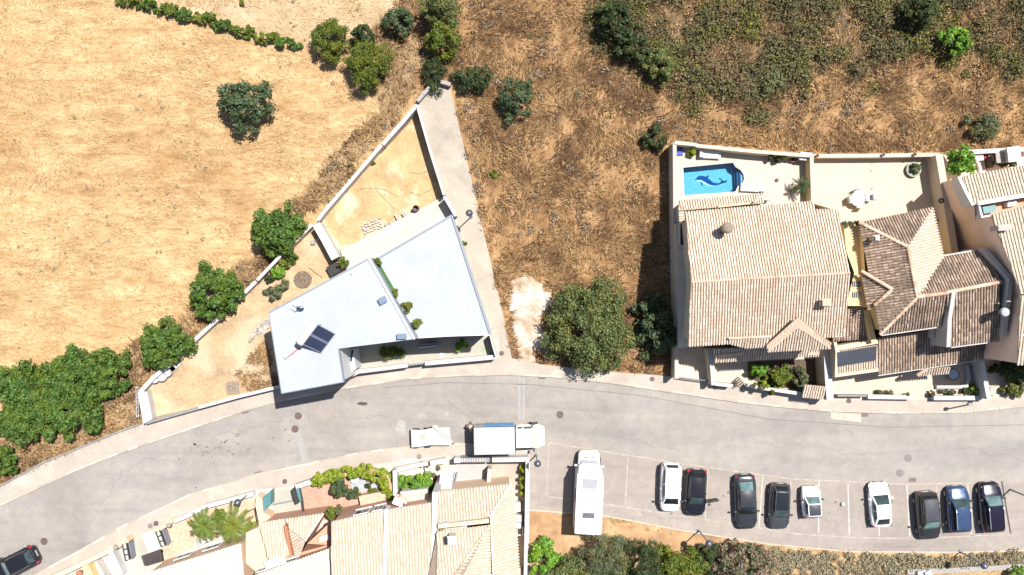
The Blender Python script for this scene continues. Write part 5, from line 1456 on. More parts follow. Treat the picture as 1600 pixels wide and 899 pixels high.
th = thing('garden_gate', 'half open pale garden gate in the white front wall', 'gate', P(1157, 600))
for k in range(5):
    p = lerp((1155, 591), (1164, 602), k / 4); b = MB(); b.box((*P(*p, .6)[:2], .6), (.1, .04, 1.1), -.9); b.build('slat', M['stone'], th)
b = MB(); b.tube([P(1155, 591, 1.15), P(1164, 602, 1.15)], .03, 6); b.build('frame', M['stone'], th)
for px, py, rx, ry, mt, lb in ((1184, 578, 17, 12, 'bright', 'bright green garden shrub left of the front garden bed'), (1218, 588, 22, 21, 'yellowgreen', 'big yellow green shrub in the middle of the front garden'), (1250, 590, 14, 20, 'olive', 'olive green shrub right in the front garden'),
                               (1192, 601, 9, 7, 'lime', 'small yellow shrub hanging at the white front wall'), (1205, 612, 4, 6, 'yellowgreen', 'small green plant hanging over the white front wall')):
    tree('garden_shrub', lb, 'shrub', px, py, rx, ry, 1.9, mt, int(rx * ry * 8) + 300, (.06, .15), .32, 26)
for px, py, lb in ((1149, 600, 'dark flower pot at the garden gate'), (1176, 604, 'red flower pot left one on the front wall'), (1189, 606, 'red flower pot right one on the front wall')):
    potplant(px, py, 4, lb, 'oleander', 'terracotta', 1.25 if 'wall' in lb else .1, .5, 120)
th = thing('gatehouse', 'little tiled canopy over the meter box at the front wall corner', 'canopy', P(1272, 612))
roof(th, [[P(1257, 601, 2.3), P(1291, 604, 2.3), P(1290, 624, 1.85), P(1253, 620, 1.85)]], 'tile_cream', 'pan_cream', rseed=31, thick=.1)
b = MB(); b.prism(inset(PX([(1257, 603), (1290, 605), (1289, 621), (1256, 618)], 1.8), .12), 0, 1.7, cap=False); b.build('wall', M['white'], th)

# ------------------------------------------------------------------ the pink beige house at the right edge
hC = thing('beige_house', 'pinkish beige house with long cream tiled roofs cut by the right edge', 'house', P(1620, 430))
EC = 8.0
def c3(px, py, z=EC): return P(px, py, z)
b = MB(); b.prism(PX([(1550, 338), (1596, 460), (1592, 568), (1760, 568), (1760, 300)], EC), 0, EC - .12, cap=False); b.build('wall', M['pink_wall'], hC)
b = MB(); b.prism(PX([(1505, 277), (1519, 320), (1534, 345), (1560, 342), (1760, 330), (1760, 240)], 6.4), 0, [6.25, 6.7, 5.5, 5.5, 5.5, 6.2], cap=False); b.build('wall', M['pink_wall'], hC)
roof(hC, [[P(1503, 276, 6.3), P(1590, 261, 6.3), P(1760, 232, 6.3), P(1776, 290, 6.9), P(1606, 303, 6.9), P(1518, 321, 6.9)]], 'tile_pale', 'pan_pale', rseed=41, pitch=.24)
roof(hC, [[P(1549, 336, EC), P(1602, 322, EC), P(1760, 290, EC), P(1790, 455, 9.2), P(1597, 460, 9.2)]], 'tile_pale', 'pan_pale', rseed=42, pitch=.24)
roof(hC, [[P(1595, 462, 9.2), P(1790, 456, 9.2), P(1770, 570, EC), P(1590, 570, EC)]], 'tile_pale', 'pan_pale', rseed=43, pitch=.24)
b = MB(); b.wall(PX([(1504, 276), (1512, 300), (1520, 321)], 6.9), .22, 5.4, [6.4, 6.7, 7.0]); b.wall(PX([(1528, 318), (1700, 288)], 7.0), .3, 5.4, 7.0); b.build('verge', M['whitep'], hC)
b = MB(); b.prism(PX([(1533, 322), (1600, 310), (1600, 328), (1536, 338)], 5.65), 5.5, 5.65); b.build('balcony_floor', M['salmon_wall'], hC)
b = MB(); b.wall(PX([(1530, 320), (1535, 340), (1552, 337)], 6.6), .14, 5.4, 6.6); b.build('parapet', M['whitep'], hC)
c = P(1546, 327, 6.2); th = thing('balcony_table', 'teal rectangular table on the small balcony of the beige house', 'table', (c[0], c[1], 5.65), .2)
b = MB(); b.box((0, 0, .55), (1.0, .55, .05)); b.build('tabletop', M['teal'], th, local=True)
for sx in (-.42, .42):
    b = MB(); b.box((sx, 0, .26), (.05, .45, .52)); b.build('leg', M['dark'], th, local=True)
c = P(1582, 318, 6.2); b = MB(); b.box((c[0], c[1], 5.9), (.75, .4, .5), .2); b.box((c[0] - .2, c[1] + .05, 6.18), (.3, .3, .06), .2); tag(b.build('laundry_box', M['whitep']), 'white box on the small balcony of the beige house', 'box')
c = P(1566, 356, 8.6); b = MB(); b.box((c[0], c[1], 8.3), (.9, .35, 1.2), .1); b.box((c[0], c[1], 8.95), (1.0, .45, .1), .1); b.build('chimney', M['stone'], hC)
c = P(1597, 520, 8.3); b = MB(); b.box((c[0], c[1], 8.3), (.5, .5, .5)); b.build('wall_bracket', M['white'], hC)
b = MB(); b.flat(PX([(1545, 545), (1620, 540), (1620, 622), (1548, 622)]), .1); struct('hedge_garden', b, M['deck'])
tree('garden_hedge', 'dark green hedge in the shade at the right edge behind the white end wall', 'hedge', 1582, 578, 34, 16, 1.7, 'darkgreen', 3200, (.06, .15), .3, 34)
tree('garden_hedge', 'sunlit green hedge at the right edge by the pavement', 'hedge', 1588, 606, 27, 16, 1.4, 'bigtree', 2600, (.06, .15), .3, 30)
b = MB(); b.wall(PX([(1552, 606), (1552, 618)], .5), .5, 0, .5); tag(b.build('planter_block', M['stone']), 'pinkish stone block by the sunlit hedge', 'planter')
# back yard of the beige house
b = MB(); b.prism(PX([(1470, 244), (1512, 236), (1640, 228), (1640, 300), (1492, 396)], .9), -.1, .9); struct('back_yard', b, M['pink_wall'])
wall_thing('white back wall of the beige house yard', [(1512, 238), (1570, 235), (1640, 231)], .3, -.1, 2.0, 'white', coping='white')
tree('garden_tree', 'bright green tree in the back yard of the beige house', 'tree', 1502, 254, 22, 28, 2.4, 'bright', 2400, (.08, .19), .3, 30, base=.9)
t = thing('shed', 'small white roofed shed in the back yard at the upper right', 'shed', P(1583, 243))
b = MB(); b.prism(PX([(1573, 231), (1592, 228), (1596, 251), (1576, 254)], 3.2), 3.1, 3.25, bot=True); b.build('roof', M['whitep'], t)
b = MB(); b.prism(inset(PX([(1573, 231), (1592, 228), (1596, 251), (1576, 254)], 3.1), .1), .9, 3.1, cap=False); b.build('wall', M['white'], t)
t = thing('awning', 'grey flat awning beside the white shed', 'awning', P(1566, 246))
b = MB(); b.prism(PX([(1556, 239), (1573, 237), (1575, 253), (1558, 255)], 2.6), 2.5, 2.56, bot=True); b.build('canopy', M['stone_grey'], t)
for q in ((1557, 240), (1573, 238), (1559, 254), (1575, 252)):
    b = MB(); b.tube([P(*q, .9), P(*q, 2.5)], .04, 6); b.build('post', M['white'], t)
b = MB(); b.wall(PX([(1546, 240), (1550, 262)], 1.6), .25, .9, 1.6); tag(b.build('timber_screen', M['trunk']), 'narrow brown timber screen in the back yard at upper right', 'screen')
tree('clipped_hedge', 'narrow clipped dark hedge under the white shed', 'hedge', 1574, 256, 22, 5, 1.2, 'darkgreen', 1100, (.05, .12), .4, 18, trunk=False, base=.9)
c = P(1538, 245, 1.2); b = MB(); b.lathe((c[0], c[1], .9), [(.24, 0), (.28, .4), (.1, .5)], 12); tag(b.build('red_bucket', simple('dark red plastic', (.22, .02, .04), .5, var=.1)), 'dark red round tub in the back yard at upper right', 'tub')
c = P(1524, 246, 1.6); t = thing('white_table', 'white bench table in the back yard beside the green tree', 'table', (c[0], c[1], .9), .1)
b = MB(); b.box((0, 0, .7), (1.3, .6, .06)); b.build('tabletop', M['whitep'], t, local=True)
for sx in (-.5, .5):
    b = MB(); b.box((sx, 0, .34), (.07, .5, .68)); b.build('leg', M['whitep'], t, local=True)
c = P(1534, 262, 1.1); b = MB(); b.box((c[0], c[1], 1.0), (.6, .9, .2), .15); b.box((c[0], c[1] - .1, 1.13), (.5, .5, .06), .15); tag(b.build('paved_step', M['ter_white']), 'white step block below the bench table in the back yard', 'step')
M['palm'] = leafmat('palm fronds', (.115, .165, .03), .5, .2)
# ------------------------------------------------------------------ the houses along the lower edge
b = MB(); b.flat(PX(SH), .05); struct('south_plots', b, M['ter_white'])
b = MB(); b.flat(PX([(424, 770), (472, 760), (476, 806), (430, 812)]), .075); struct('driveway', b, M['court'])
b = MB(); b.flat(PX([(470, 757), (560, 738), (612, 738), (614, 790), (530, 812), (476, 812)]), .10)
def slabs(name, c):
    m, N, L, bs = newmat(name)
    nt = m.node_tree
    g = N.new("ShaderNodeNewGeometry")
    br = N.new("ShaderNodeTexBrick")
    br.inputs['Scale'].default_value = 1.0
    br.inputs['Brick Width'].default_value = .4; br.inputs['Row Height'].default_value = .4; br.inputs['Mortar Size'].default_value = .02
    br.offset = 0
    br.inputs['Color1'].default_value = (*c, 1); br.inputs['Color2'].default_value = (*[q * .9 for q in c], 1); br.inputs['Mortar'].default_value = (*[q * .72 for q in c], 1)
    mp = N.new("ShaderNodeMapping"); mp.inputs['Rotation'].default_value = (0, 0, .27)
    L.new(g.outputs['Position'], mp.inputs['Vector']); L.new(mp.outputs[0], br.inputs['Vector'])
    n = noise(nt, g.outputs['Position'], 1.2, 5); r = ramp(nt, [(.88,) * 3, (1.08,) * 3], [.3, .7]); L.new(n.outputs[0], r.inputs[0])
    L.new(mixc(nt, 1.0, br.outputs[0], r.outputs[0], 'MULTIPLY'), bs.inputs['Base Color']); bs.inputs['Roughness'].default_value = .85
    return m
M['peach_slab'] = slabs('peach paving slabs', (.52, .36, .26))
M['salmon_slab'] = slabs('salmon paving slabs', (.43, .255, .185))
struct('patio', b, M['salmon_slab'])
b = MB(); b.flat(PX([(545, 746), (575, 741), (600, 752), (596, 764), (552, 770)]), .115); struct('pond_liner', b, simple('grey patio slab', (.3, .31, .32), .7, var=.1))
b = MB(); b.flat(PX([(258, 826), (330, 795), (400, 778), (404, 815), (330, 842), (250, 880)]), .08); struct('patio', b, M['peach_slab'])
b = MB(); b.flat(PX([(716, 726), (762, 725), (762, 765), (712, 768)]), .08); struct('driveway', b, simple('smooth grey concrete', (.32, .31, .3), .8, var=.06))
b = MB(); b.flat(PX([(764, 722), (820, 722), (820, 765), (762, 765)]), .075); struct('courtyard', b, M['walk'])
b = MB(); b.flat(PX([(198, 842), (240, 826), (256, 862), (212, 882)]), .08); struct('driveway', b, M['ter_white'])
b = MB(); b.wall(PX([(213, 838), (232, 880)]), .9, .07, .085); struct('driveway_strip', b, M['court'])
b = MB(); b.wall(PX([(155, 872), (176, 910)]), .55, .07, .085); struct('driveway_strip', b, M['stone_grey'])

# right house
hD = thing('hip_house', 'pale tiled hip roofed house beside the long white side wall', 'house', P(745, 850))
roof(hD, [[P(682, 769, 5.0), P(798, 757, 5.0), P(765, 808, 6.3), P(685, 820, 6.3)], [P(798, 757, 5.0), P(802, 757, 5.0), P(816, 960, 5.0), P(772, 960, 6.5), P(765, 808, 6.3)]],
     'tile_pale', 'pan_pale', 'ridge_pale', [(P(798, 757, 5.05), P(765, 808, 6.35)), (P(767, 809, 6.35), P(773, 950, 6.55))], rseed=51, pitch=.23, rr=.6)
roof(hD, [[P(683, 831, 6.9), P(765, 821, 6.9), P(655, 978, 8.4), P(655, 978, 8.4)][:3] + [P(683, 978, 8.4)], [P(765, 821, 6.9), P(769, 980, 6.9), P(655, 980, 8.4)]], 'tile_pale', 'pan_pale', 'ridge', [(P(765, 821, 6.95), P(675, 950, 8.2))], rseed=52, pitch=.23, rr=.6)
b = MB(); b.wall(PX([(685, 820.5), (764, 812)], 6.3), .3, 5.5, 6.75); b.build('step_wall', M['apricot_wall'], hD)
for x0, x1 in ((722, 736), (690, 700)):
    b = MB(); b.wall(PX([(x0, 818.5 - (x0 - 700) * .06), (x1, 817.5 - (x1 - 700) * .06)], 6.5), .2, 6.2, 6.85); b.build('step_vent', M['whitep'], hD)
b = MB(); b.prism(inset(PX([(684, 771), (797, 760), (813, 960), (684, 960)], 4.9), .25), 0, 4.8, cap=False); b.build('wall', M['apricot_wall'], hD)
b = MB(); b.wall(PX([(679, 772), (679, 960)], 6.2), .45, 0, [5.6, 8.2]); b.build('party_wall', M['white'], hD)
fwall = PX([(686, 770), (796, 759)], 4.9)
chimney(hD, 706, 844, 6.9, 8.2, .5, .45, .05, 'cream_wall', 'ridge_pale')

# middle house
hE = thing('terraced_house', 'salmon walled house with bleached tile roofs behind the round patio', 'house', P(590, 860))
roof(hE, [[P(604, 797, 5.6), P(677, 786, 5.6), P(677, 960, 8.0), P(606, 960, 8.0)]], 'tile_pale', 'pan_pale', rseed=53, pitch=.23)
roof(hE, [[P(518, 816, 5.6), P(601, 797, 5.6), P(604, 960, 8.0), P(518, 960, 8.0)], ], 'tile_pale', 'pan_pale', rseed=54, pitch=.23)
roof(hE, [[P(398, 899, 5.4), P(517, 857, 5.4), P(517, 970, 7.0), P(398, 990, 7.0)]], 'tile_bleached', 'pan_bleached', rseed=55, pitch=.24)
b = MB(); b.wall(PX([(602.5, 798), (605, 960)], 6.2), .3, 4.5, [5.9, 8.3]); b.build('party_wall', M['whitep'], hE)
b = MB(); b.prism(PX([(519, 819), (600, 801), (676, 789), (676, 960), (519, 960)], 5.5), 0, 5.45, cap=False); b.prism(PX([(400, 899), (518, 861), (518, 960), (400, 960)], 5.3), 0, 5.2, cap=False); b.build('wall', M['salmon_wall'], hE)
fw2 = PX([(519, 819), (600, 801)], 5.5)
window(hE, fw2[0], fw2[1], .50, 3.5, 1.15, 1.6, 'whitep', side=1, bars=1)
window(hE, fw2[0], fw2[1], .83, 3.5, .8, 1.6, 'whitep', side=1, bars=1)
for gp in ([(519, 816.5), (601, 798)], [(605, 798), (676, 787)]):
    b = MB(); b.wall(PX(gp, 5.5), .12, 5.2, 5.5); b.build('gutter', M['whitep'], hE)
b = MB(); b.wall(PX([(562, 783), (604, 775)], .9), .8, .1, .9); b.build('porch_step', M['peach_slab'], hE)
fw3 = PX([(400, 899), (518, 861)], 5.3)
for f in (.05, .42):
    window(hE, fw3[0], fw3[1], f, 4.2, .95, .9, 'whitep', side=1, bars=0)
b = MB(); A_, B_ = Vector(fw3[0]), Vector(fw3[1]); d_ = (B_ - A_).normalized(); c = A_ + (B_ - A_) * .235
b.box((c.x - d_.y * .3, c.y + d_.x * .3, 4.5), (1.7, .7, .12), math.atan2(d_.y, d_.x)); b.build('window_awning', M['whitep'], hE)
# porch hips in front of it
roof(hE, [[P(404, 818, 3.9), P(445, 811, 3.9), P(453, 868, 4.9), P(420, 875, 4.9)]], 'tile_pale', 'pan_pale', rseed=56, pitch=.23)
roof(hE, [[P(447, 811, 3.9), P(505, 803, 3.9), P(477, 845, 4.9), P(449, 825, 4.5)]], 'tile_pale', 'pan_pale', 'ridge_pale', [(P(505, 803, 3.95), P(477, 845, 4.95))], rseed=57, pitch=.23, rr=.6)
roof(hE, [[P(449, 825, 4.5), P(477, 846, 4.9), P(470, 866, 4.3), P(456, 868, 4.3)]], 'tile_cream', 'pan_pale', rseed=58, pitch=.23)
b = MB(); b.wall(PX([(446, 822), (455, 869)], 4.9), .22, 3.0, 4.95); b.build('parapet', M['terracotta'], hE)
b = MB(); b.prism(inset(PX([(406, 820), (503, 806), (474, 866), (422, 874)], 3.8), .15), 0, 3.7, cap=False); b.prism(PX([(415, 878), (475, 862), (520, 850), (520, 862), (402, 898)], 3.4), 0, 3.4); b.prism(PX([(480, 850), (512, 820), (520, 818), (520, 852)], 3.2), 0, 3.2); b.build('wall', M['salmon_wall'], hE)
b = MB(); b.prism(PX([(384, 833), (404, 824), (420, 876), (402, 896), (384, 880)], 3.6), 0, 3.6); b.build('terrace_block', M['apricot_wall'], hE)
b = MB(); b.prism(PX([(500, 838), (514, 834), (516, 842), (499, 847)], 3.3), 3.0, 3.5); b.build('ledge', M['whitep'], hE)
b = MB(); b.wall(PX([(613, 786), (624, 779), (635, 787)], 5.0), .12, 3.5, 5.0); b.wall(PX([(620, 790), (624, 780)], 4.8), .8, 3.5, 4.8); b.build('roof_cheek', M['pink_wall'], hE)

# left house
hF = thing('white_roof_house', 'bleached tiled house at the lower edge below the palm trees', 'house', P(300, 890))
roof(hF, [[P(215, 900, 5.0), P(376, 850, 5.0), P(388, 975, 7.0), P(215, 1010, 7.0)]], 'tile_bleached', 'pan_bleached', rseed=61, pitch=.24)
b = MB(); b.prism(inset(PX([(218, 903), (374, 854), (384, 960), (218, 980)], 4.9), .2), 0, 4.8, cap=False); b.build('wall', M['apricot_wall'], hF)
fw4 = PX([(218, 903), (374, 854)], 4.9)
for f in (.3, .6): window(hF, fw4[0], fw4[1], f, 1.6, 1.3, 1.4, 'whitep', side=1)
t = thing('pergola', 'dark brown slatted awning over the white driveway', 'pergola', P(238, 871))
for k in range(8):
    a0 = lerp((221, 870), (251, 859), (k + .5) / 8); a1 = lerp((226, 884), (253, 876), (k + .5) / 8)
    b = MB(); b.wall(PX([a0, a1], 2.4), .22, 2.35, 2.42); b.build('slat', simple('dark brown awning', (.05, .036, .036), .8, var=.15) if k == 0 else bpy.data.materials['dark brown awning'], t)
for p0, p1 in (((221, 870), (251, 859)), ((226, 884), (253, 876))):
    b = MB(); b.wall(PX([p0, p1], 2.3), .1, 2.24, 2.34); b.build('beam', M['dark'], t)
for q in ((222, 871), (250, 860), (227, 883), (252, 876)):
    b = MB(); b.tube([P(*q, .05), P(*q, 2.3)], .05, 6); b.build('post', M['dark'], t)
for (p0, p1), lb in (((( 191, 851), (196, 877)), 'dark framed white garden gate at the left side of the white driveway'), (((243, 831), (252, 855)), 'dark framed white garden gate at the right side of the white driveway')):
    t = thing('driveway_gate', lb, 'gate', P(*p0, .1))
    n_ = Vector(PX([p0])[0]); 
    for k in range(3):
        q0 = lerp(p0, p1, k / 3 + .04); q1 = lerp(p0, p1, (k + 1) / 3 - .04)
        b = MB(); b.prism(PX([(q0[0], q0[1]), (q0[0] + 5.5, q0[1] - 2), (q1[0] + 5.5, q1[1] - 2), (q1[0], q1[1])], 1.25), 1.2, 1.25, bot=True); b.build('panel', M['white'], t)
    b = MB(); b.wall(PX([p0, p1], 1.3), .1, .1, 1.3); b.wall(PX([(p0[0] + 6, p0[1] - 2.2), (p1[0] + 6, p1[1] - 2.2)], 1.3), .08, .1, 1.3); b.build('frame', M['dark'], t)
    b = MB(); b.prism(PX([(p0[0] + 6.5, p0[1] - 2.5), (p0[0] + 11, p0[1] - 3), (p1[0] + 10, p1[1] - 3), (p1[0] + 6.5, p1[1] - 2.5)], 1.0), .1, 1.0); b.build('backing', M['trim'], t)
wall_thing('orange garden wall pillar stretch left of the white driveway', [(183, 853), (200, 843)], .4, 0, 1.2, 'apricot_wall', coping='ridge')
wall_thing('orange garden wall pillar stretch right of the white driveway', [(244, 829), (257, 822), (270, 813)], .3, 0, 1.2, 'apricot_wall', coping='ridge')
wall_thing('white garden wall along the pavement in front of the palm trees', [(271, 815), (293, 806), (320, 792), (396, 772)], .3, 0, 1.0, 'whitep', coping='white')
wall_thing('yellow garden wall at the lower left corner with a double coping line', [(60, 912), (110, 890), (170, 861), (180, 854)], .35, 0, 1.1, 'yellow_wall', coping='terrace')
wall_thing('low yellow side wall beside the grey driveway strip', [(133, 884), (150, 920)], .5, 0, 1.0, 'yellow_wall')
wall_thing('white pillar wall between the grey driveway strip and the orange wall', [(173, 862), (190, 898)], .35, 0, 1.0, 'whitep', coping='white')
b = MB(); b.flat(PX([(86, 905), (132, 884), (150, 925), (80, 930)]), .09); struct('patio', b, M['deck'])
for px, py, lb in ((181, 855, 'grey stone ball on the pillar left of the white driveway'), (264, 821, 'grey stone ball on the pillar right of the white driveway')):
    c = P(px, py, 1.4); b = MB(); b.lathe((c[0], c[1], 1.2), [(.1, 0), (.14, .06), (.2, .18), (.2, .28), (.12, .4), (.03, .44)], 14); tag(b.build('stone_ball', M['stone_grey'], smooth=True), lb, 'ornament')
c = P(124, 896, .4); b = MB(); b.lathe((c[0], c[1], .09), [(.2, 0), (.26, .4), (.21, .4), (.19, .3), (.05, .29)], 14); tag(b.build('clay_pot', M['terracotta']), 'round brown clay pot on the patio at the lower left', 'pot')
c = P(316, 846, .8); th = thing('patio_chair', 'white reclining chair with dark frame under the palm trees', 'chair', (c[0], c[1], .08), .5)
b = MB(); b.box((0, 0, .32), (1.0, .55, .06)); b.build('seat', M['whitep'], th, local=True)
b = MB(); b.box((-.55, 0, .55), (.1, .55, .5)); b.build('backrest', M['whitep'], th, local=True)
for sy in (-.3, .3):
    b = MB(); b.box((0, sy, .2), (1.2, .05, .05)); b.build('frame', M['black'], th, local=True)
GPa = 'palm trees in the front garden'
palm('palm_tree', 'left dense green palm tree in the garden above the bleached roof', 318, 822, 1.75, 2.4, .05, 34, 'palm', 11, GPa, .10)
palm('palm_tree', 'right large green palm tree in the garden above the bleached roof', 363, 822, 1.95, 2.8, .05, 36, 'palm', 12, GPa, .10)
tree('garden_shrub', 'yellowish shrub between the two palm trees and the wall', 'shrub', 342, 803, 17, 8, 1.2, 'lime', 700, (.08, .2), .35, 14)
tree('garden_shrub', 'small yellow green shrub at the iron fence right of the palms', 'shrub', 396, 818, 10, 5, .9, 'lime', 420, (.06, .16), .4, 10)
th = thing('iron_fence', 'dark iron fence panel beside the right palm tree', 'fence', P(398, 808))
for k in range(8):
    p = lerp((387, 800), (398, 794), k / 7); b = MB(); b.tube([P(*p, .05), P(*p, 1.2)], .025, 5); b.build('bar', M['black'], th)
b = MB(); b.tube([P(387, 800, 1.2), P(398, 794, 1.2), P(403, 823, 1.2)], .035, 6); b.build('rail', M['black'], th)
# pink patio front: gates, hedge, shrubs
b = MB(); b.prism(PX([(401, 774), (409, 779), (411, 801), (421, 806), (424, 814), (405, 818), (399, 790)], 1.6), 0, 1.6); tag(b.build('garden_wall', M['apricot_wall']), 'apricot wall block behind the teal gate panel', 'wall')
t = thing('teal_gate', 'teal metal gate panel leaning by the apricot wall', 'gate', P(416, 785))
for k in range(6):
    p0 = lerp((409.5, 779), (422, 768.5), (k + .5) / 6); p1 = lerp((410.5, 800), (422, 788), (k + .5) / 6)
    b = MB(); q = PX([p0, p1], 1.3); b.wall(q, .1, 1.25, 1.32); b.build('slat', M['teal'], t)
b = MB(); b.wall(PX([(409, 779.5), (422.5, 768), (422.5, 788), (410.5, 800.5)], 1.25), .07, .1, 1.25, closed=True); b.build('frame', M['teal'], t)
t = thing('teal_gate', 'dark teal gate leaf standing open at the patio entrance', 'gate', P(462, 775))
b = MB(); b.wall(PX([(458, 765), (461, 777), (465, 787)], 1.5), .28, .1, 1.5); b.build('leaf', M['dark'], t)
b = MB(); b.prism(PX([(460, 765), (467, 763), (471, 783), (466, 786)], 1.2), 1.1, 1.2, bot=True); b.build('panel', M['teal'], t)
b = MB(); b.tube([P(459, 764, .1), P(459, 764, 1.7)], .09, 8); b.build('post', M['dark'], t)
th = thing('iron_fence', 'dark iron fence along the left edge of the pink patio', 'fence', P(472, 785))
b = MB(); b.wall(PX([(468, 762), (472, 780), (475, 806)], 1.1), .08, .9, 1.1); b.build('rail', M['black'], th)
for k in range(9):
    p = lerp((468.5, 763), (475, 805), k / 8); b = MB(); b.tube([P(*p, .1), P(*p, 1.0)], .025, 5); b.build('bar', M['black'], th)
for (p0, p1), lb in ((((425, 789), (461, 782)), 'thin grey bar standing in for a railing shadow, upper one beside the teal gate'), (((432, 808), (473, 799)), 'thin grey bar standing in for a railing shadow, lower one beside the teal gate')):
    b = MB(); b.tube([P(*p0, .15), P(*p1, .15)], .06, 6); b.tube([P(*p0, .08), P(*p0, .2)], .08, 6); tag(b.build('railing_shadow_bar', M['trim']), lb, 'bar')  # solid grey bars drawn in place of the railing's shadow lines
wall_thing('pale wall at the corner of the pink patio under the vine', [(462, 762), (478, 756), (492, 752)], .4, 0, 1.1, 'white')
wall_thing('curved salmon patio wall under the yellow green vine', [(492, 753), (540, 742), (582, 737), (604, 745), (612, 765), (614, 788)], .3, 0, 1.2, 'salmon_wall')
for px, py, rx, ry, mt, lb in ((500, 747, 14, 9, 'lime', 'yellow green vine on the patio wall, far left clump'), (521, 743, 15, 8, 'lime', 'yellow green vine on the patio wall, second clump from left'), (545, 740, 16, 8, 'lime', 'yellow green vine on the patio wall, third clump from left'),
                               (569, 736, 16, 9, 'lime', 'yellow green vine on the patio wall at its top bend'), (591, 743, 17, 10, 'lime', 'golden flowering vine clump on the patio wall'), (606, 757, 10, 14, 'lime', 'yellow green vine on the right side of the patio wall'), (613, 775, 6, 12, 'lime', 'narrow yellow green vine at the lower right of the patio wall')):
    tree('vine', lb, 'vine', px, py, rx + 5, ry + 3, 1.7, mt, 1300, (.05, .13), .32, 24, 'vine clumps along the curved patio wall', trunk=False, zlow=.5)
for px, py, rx, ry, h, mt, lb in ((531, 764, 15, 15, 2.2, 'carob', 'blue green conifer shrub left one on the pink patio'), (551, 772, 15, 10, 1.5, 'carob', 'low blue green shrub right one on the pink patio'), (575, 759, 5, 4, .6, 'darkgreen', 'tiny dark plant on the grey patio slab'),
                                 (582, 767, 8, 4, .5, 'yellowgreen', 'little green edging plants on the pink patio'), (517, 800, 9, 13, 1.6, 'yellowgreen', 'yellow green shrub at the porch of the pink patio'), (532, 799, 9, 8, 1.4, 'olive', 'olive shrub right next to the porch shrub'),
                                 (648, 752, 29, 17, 2.2, 'bright', 'big glossy green shrub in the small middle garden'), (677, 768, 7, 7, 1.3, 'bright', 'small green shrub at the corner of the terracotta strip')):
    tree('garden_shrub', lb, 'shrub', px, py, rx, ry, h, mt, int(rx * ry * 8) + 250, (.06, .16), .32, 26)
for px, py, sx, sy, lb in ((555, 749, .7, .5, 'white cloth covered crate on the grey patio slab'),):
    c = P(px, py, .3); b = MB(); b.box((c[0], c[1], .28), (sx, sy, .35), .3); b.box((c[0] + .1, c[1] - .25, .2), (.3, .3, .25), .1); tag(b.build('crate', M['white']), lb, 'crate')
# middle garden
wall_thing('white wall between the patio vine and the big glossy shrub', [(617, 735), (618, 778)], .3, 0, 1.6, 'white', coping='white')
wall_thing('pale front wall of the small middle garden', [(619, 735), (640, 730), (668, 724)], .3, 0, 1.0, 'pink_wall', coping='white')
wall_thing('white front wall piece beside the flower pots', [(672, 724), (696, 720)], .35, 0, 1.0, 'whitep', coping='white')
b = MB(); b.flat(PX([(622, 736), (686, 726), (686, 775), (622, 780)]), .09); struct('garden_soil', b, M['pink_wall'])
b = MB(); b.flat(PX([(676, 747), (685, 745), (685, 768), (675, 770)]), .11); struct('terracotta_strip', b, M['terracotta'])
t = thing('porch', 'white flat roofed porch with a raised rim below the glossy shrub', 'porch', P(647, 780))
b = MB(); b.prism(PX([(625, 771), (666, 766), (668, 786), (625, 790)], 3.0), 0, 3.0); b.build('roof', M['cream_wall'], t)
b = MB(); b.wall(PX([(625, 771), (666, 766), (668, 786)], 3.2), .2, 2.9, 3.2); b.wall(PX([(659, 769), (661, 786)], 3.15), .1, 2.9, 3.15); b.build('rim', M['white'], t)
b = MB(); b.lathe(P(656, 788, 3.0), [(.12, 0), (.1, .12)], 8); b.build('vent', M['dark'], t)
for i, (px, py, lb) in enumerate(((658, 726, 'brown planter box left in the flower pot group'), (667, 728, 'terracotta trough in the middle of the flower pot group'), (683, 731, 'dark flowering pot right in the flower pot group'), (678, 741, 'small reddish pot above the terracotta strip'))):
    potplant(px, py, 5, lb, 'oleander', 'terracotta', .1, .6, 160, 'flower pots in the middle garden')
c = P(672, 734, .5); b = MB(); b.box((c[0], c[1], .35), (.8, .6, .5), .3); b.box((c[0] + .1, c[1], .63), (.9, .7, .06), .3); tag(b.build('garden_box', M['whitep']), 'white garden box among the flower pots', 'box')
t = thing('carport', 'white flat carport roof between the terracotta strip and the grey driveway', 'carport', P(699, 754))
b = MB(); b.prism(PX([(688, 741), (710, 739), (706, 768), (685, 770)], 2.5), 2.4, 2.52, bot=True); b.build('roof', M['whitep'], t)
for q in ((689, 742), (709, 741), (705, 766), (686, 768)):
    b = MB(); b.tube([P(*q, .05), P(*q, 2.4)], .06, 6); b.build('post', M['white'], t)
b = MB(); b.wall(PX([(709.5, 739), (706, 765)], 2.6), .08, 2.3, 2.6); b.wall(PX([(714, 739), (709, 765)], .4), .1, .05, .4); b.build('rail', M['trim'], t)
t = thing('sliding_gate', 'silver sliding driveway gate behind the box truck', 'gate', P(740, 720))
b = MB(); b.wall(PX([(719, 719.5), (765, 719)], 1.5), .35, .1, 1.5); b.build('frame', M['trim'], t)
for k in range(10):
    p = lerp((722, 719.5), (758, 719), k / 9); b = MB(); b.box((*P(*p, 1.53)[:2], 1.53), (.14, .3, .04)); b.build('slat', M['stone'], t)
c = P(714.5, 719.5, 1.5); b = MB(); b.box((c[0], c[1], .75), (.45, .32, 1.5)); b.box((c[0], c[1], 1.53), (.52, .4, .06)); tag(b.build('gate_pillar', M['whitep']), 'white gate pillar left of the silver sliding gate', 'pillar')
wall_thing('white front wall right of the silver sliding gate', [(769, 719), (826, 718)], .3, 0, 1.6, 'whitep', coping='white')
wall_thing('long white side wall running down to the lower edge', [(824, 720), (823, 790), (820, 960)], .22, -.05, 1.8, 'whitep', coping='white')
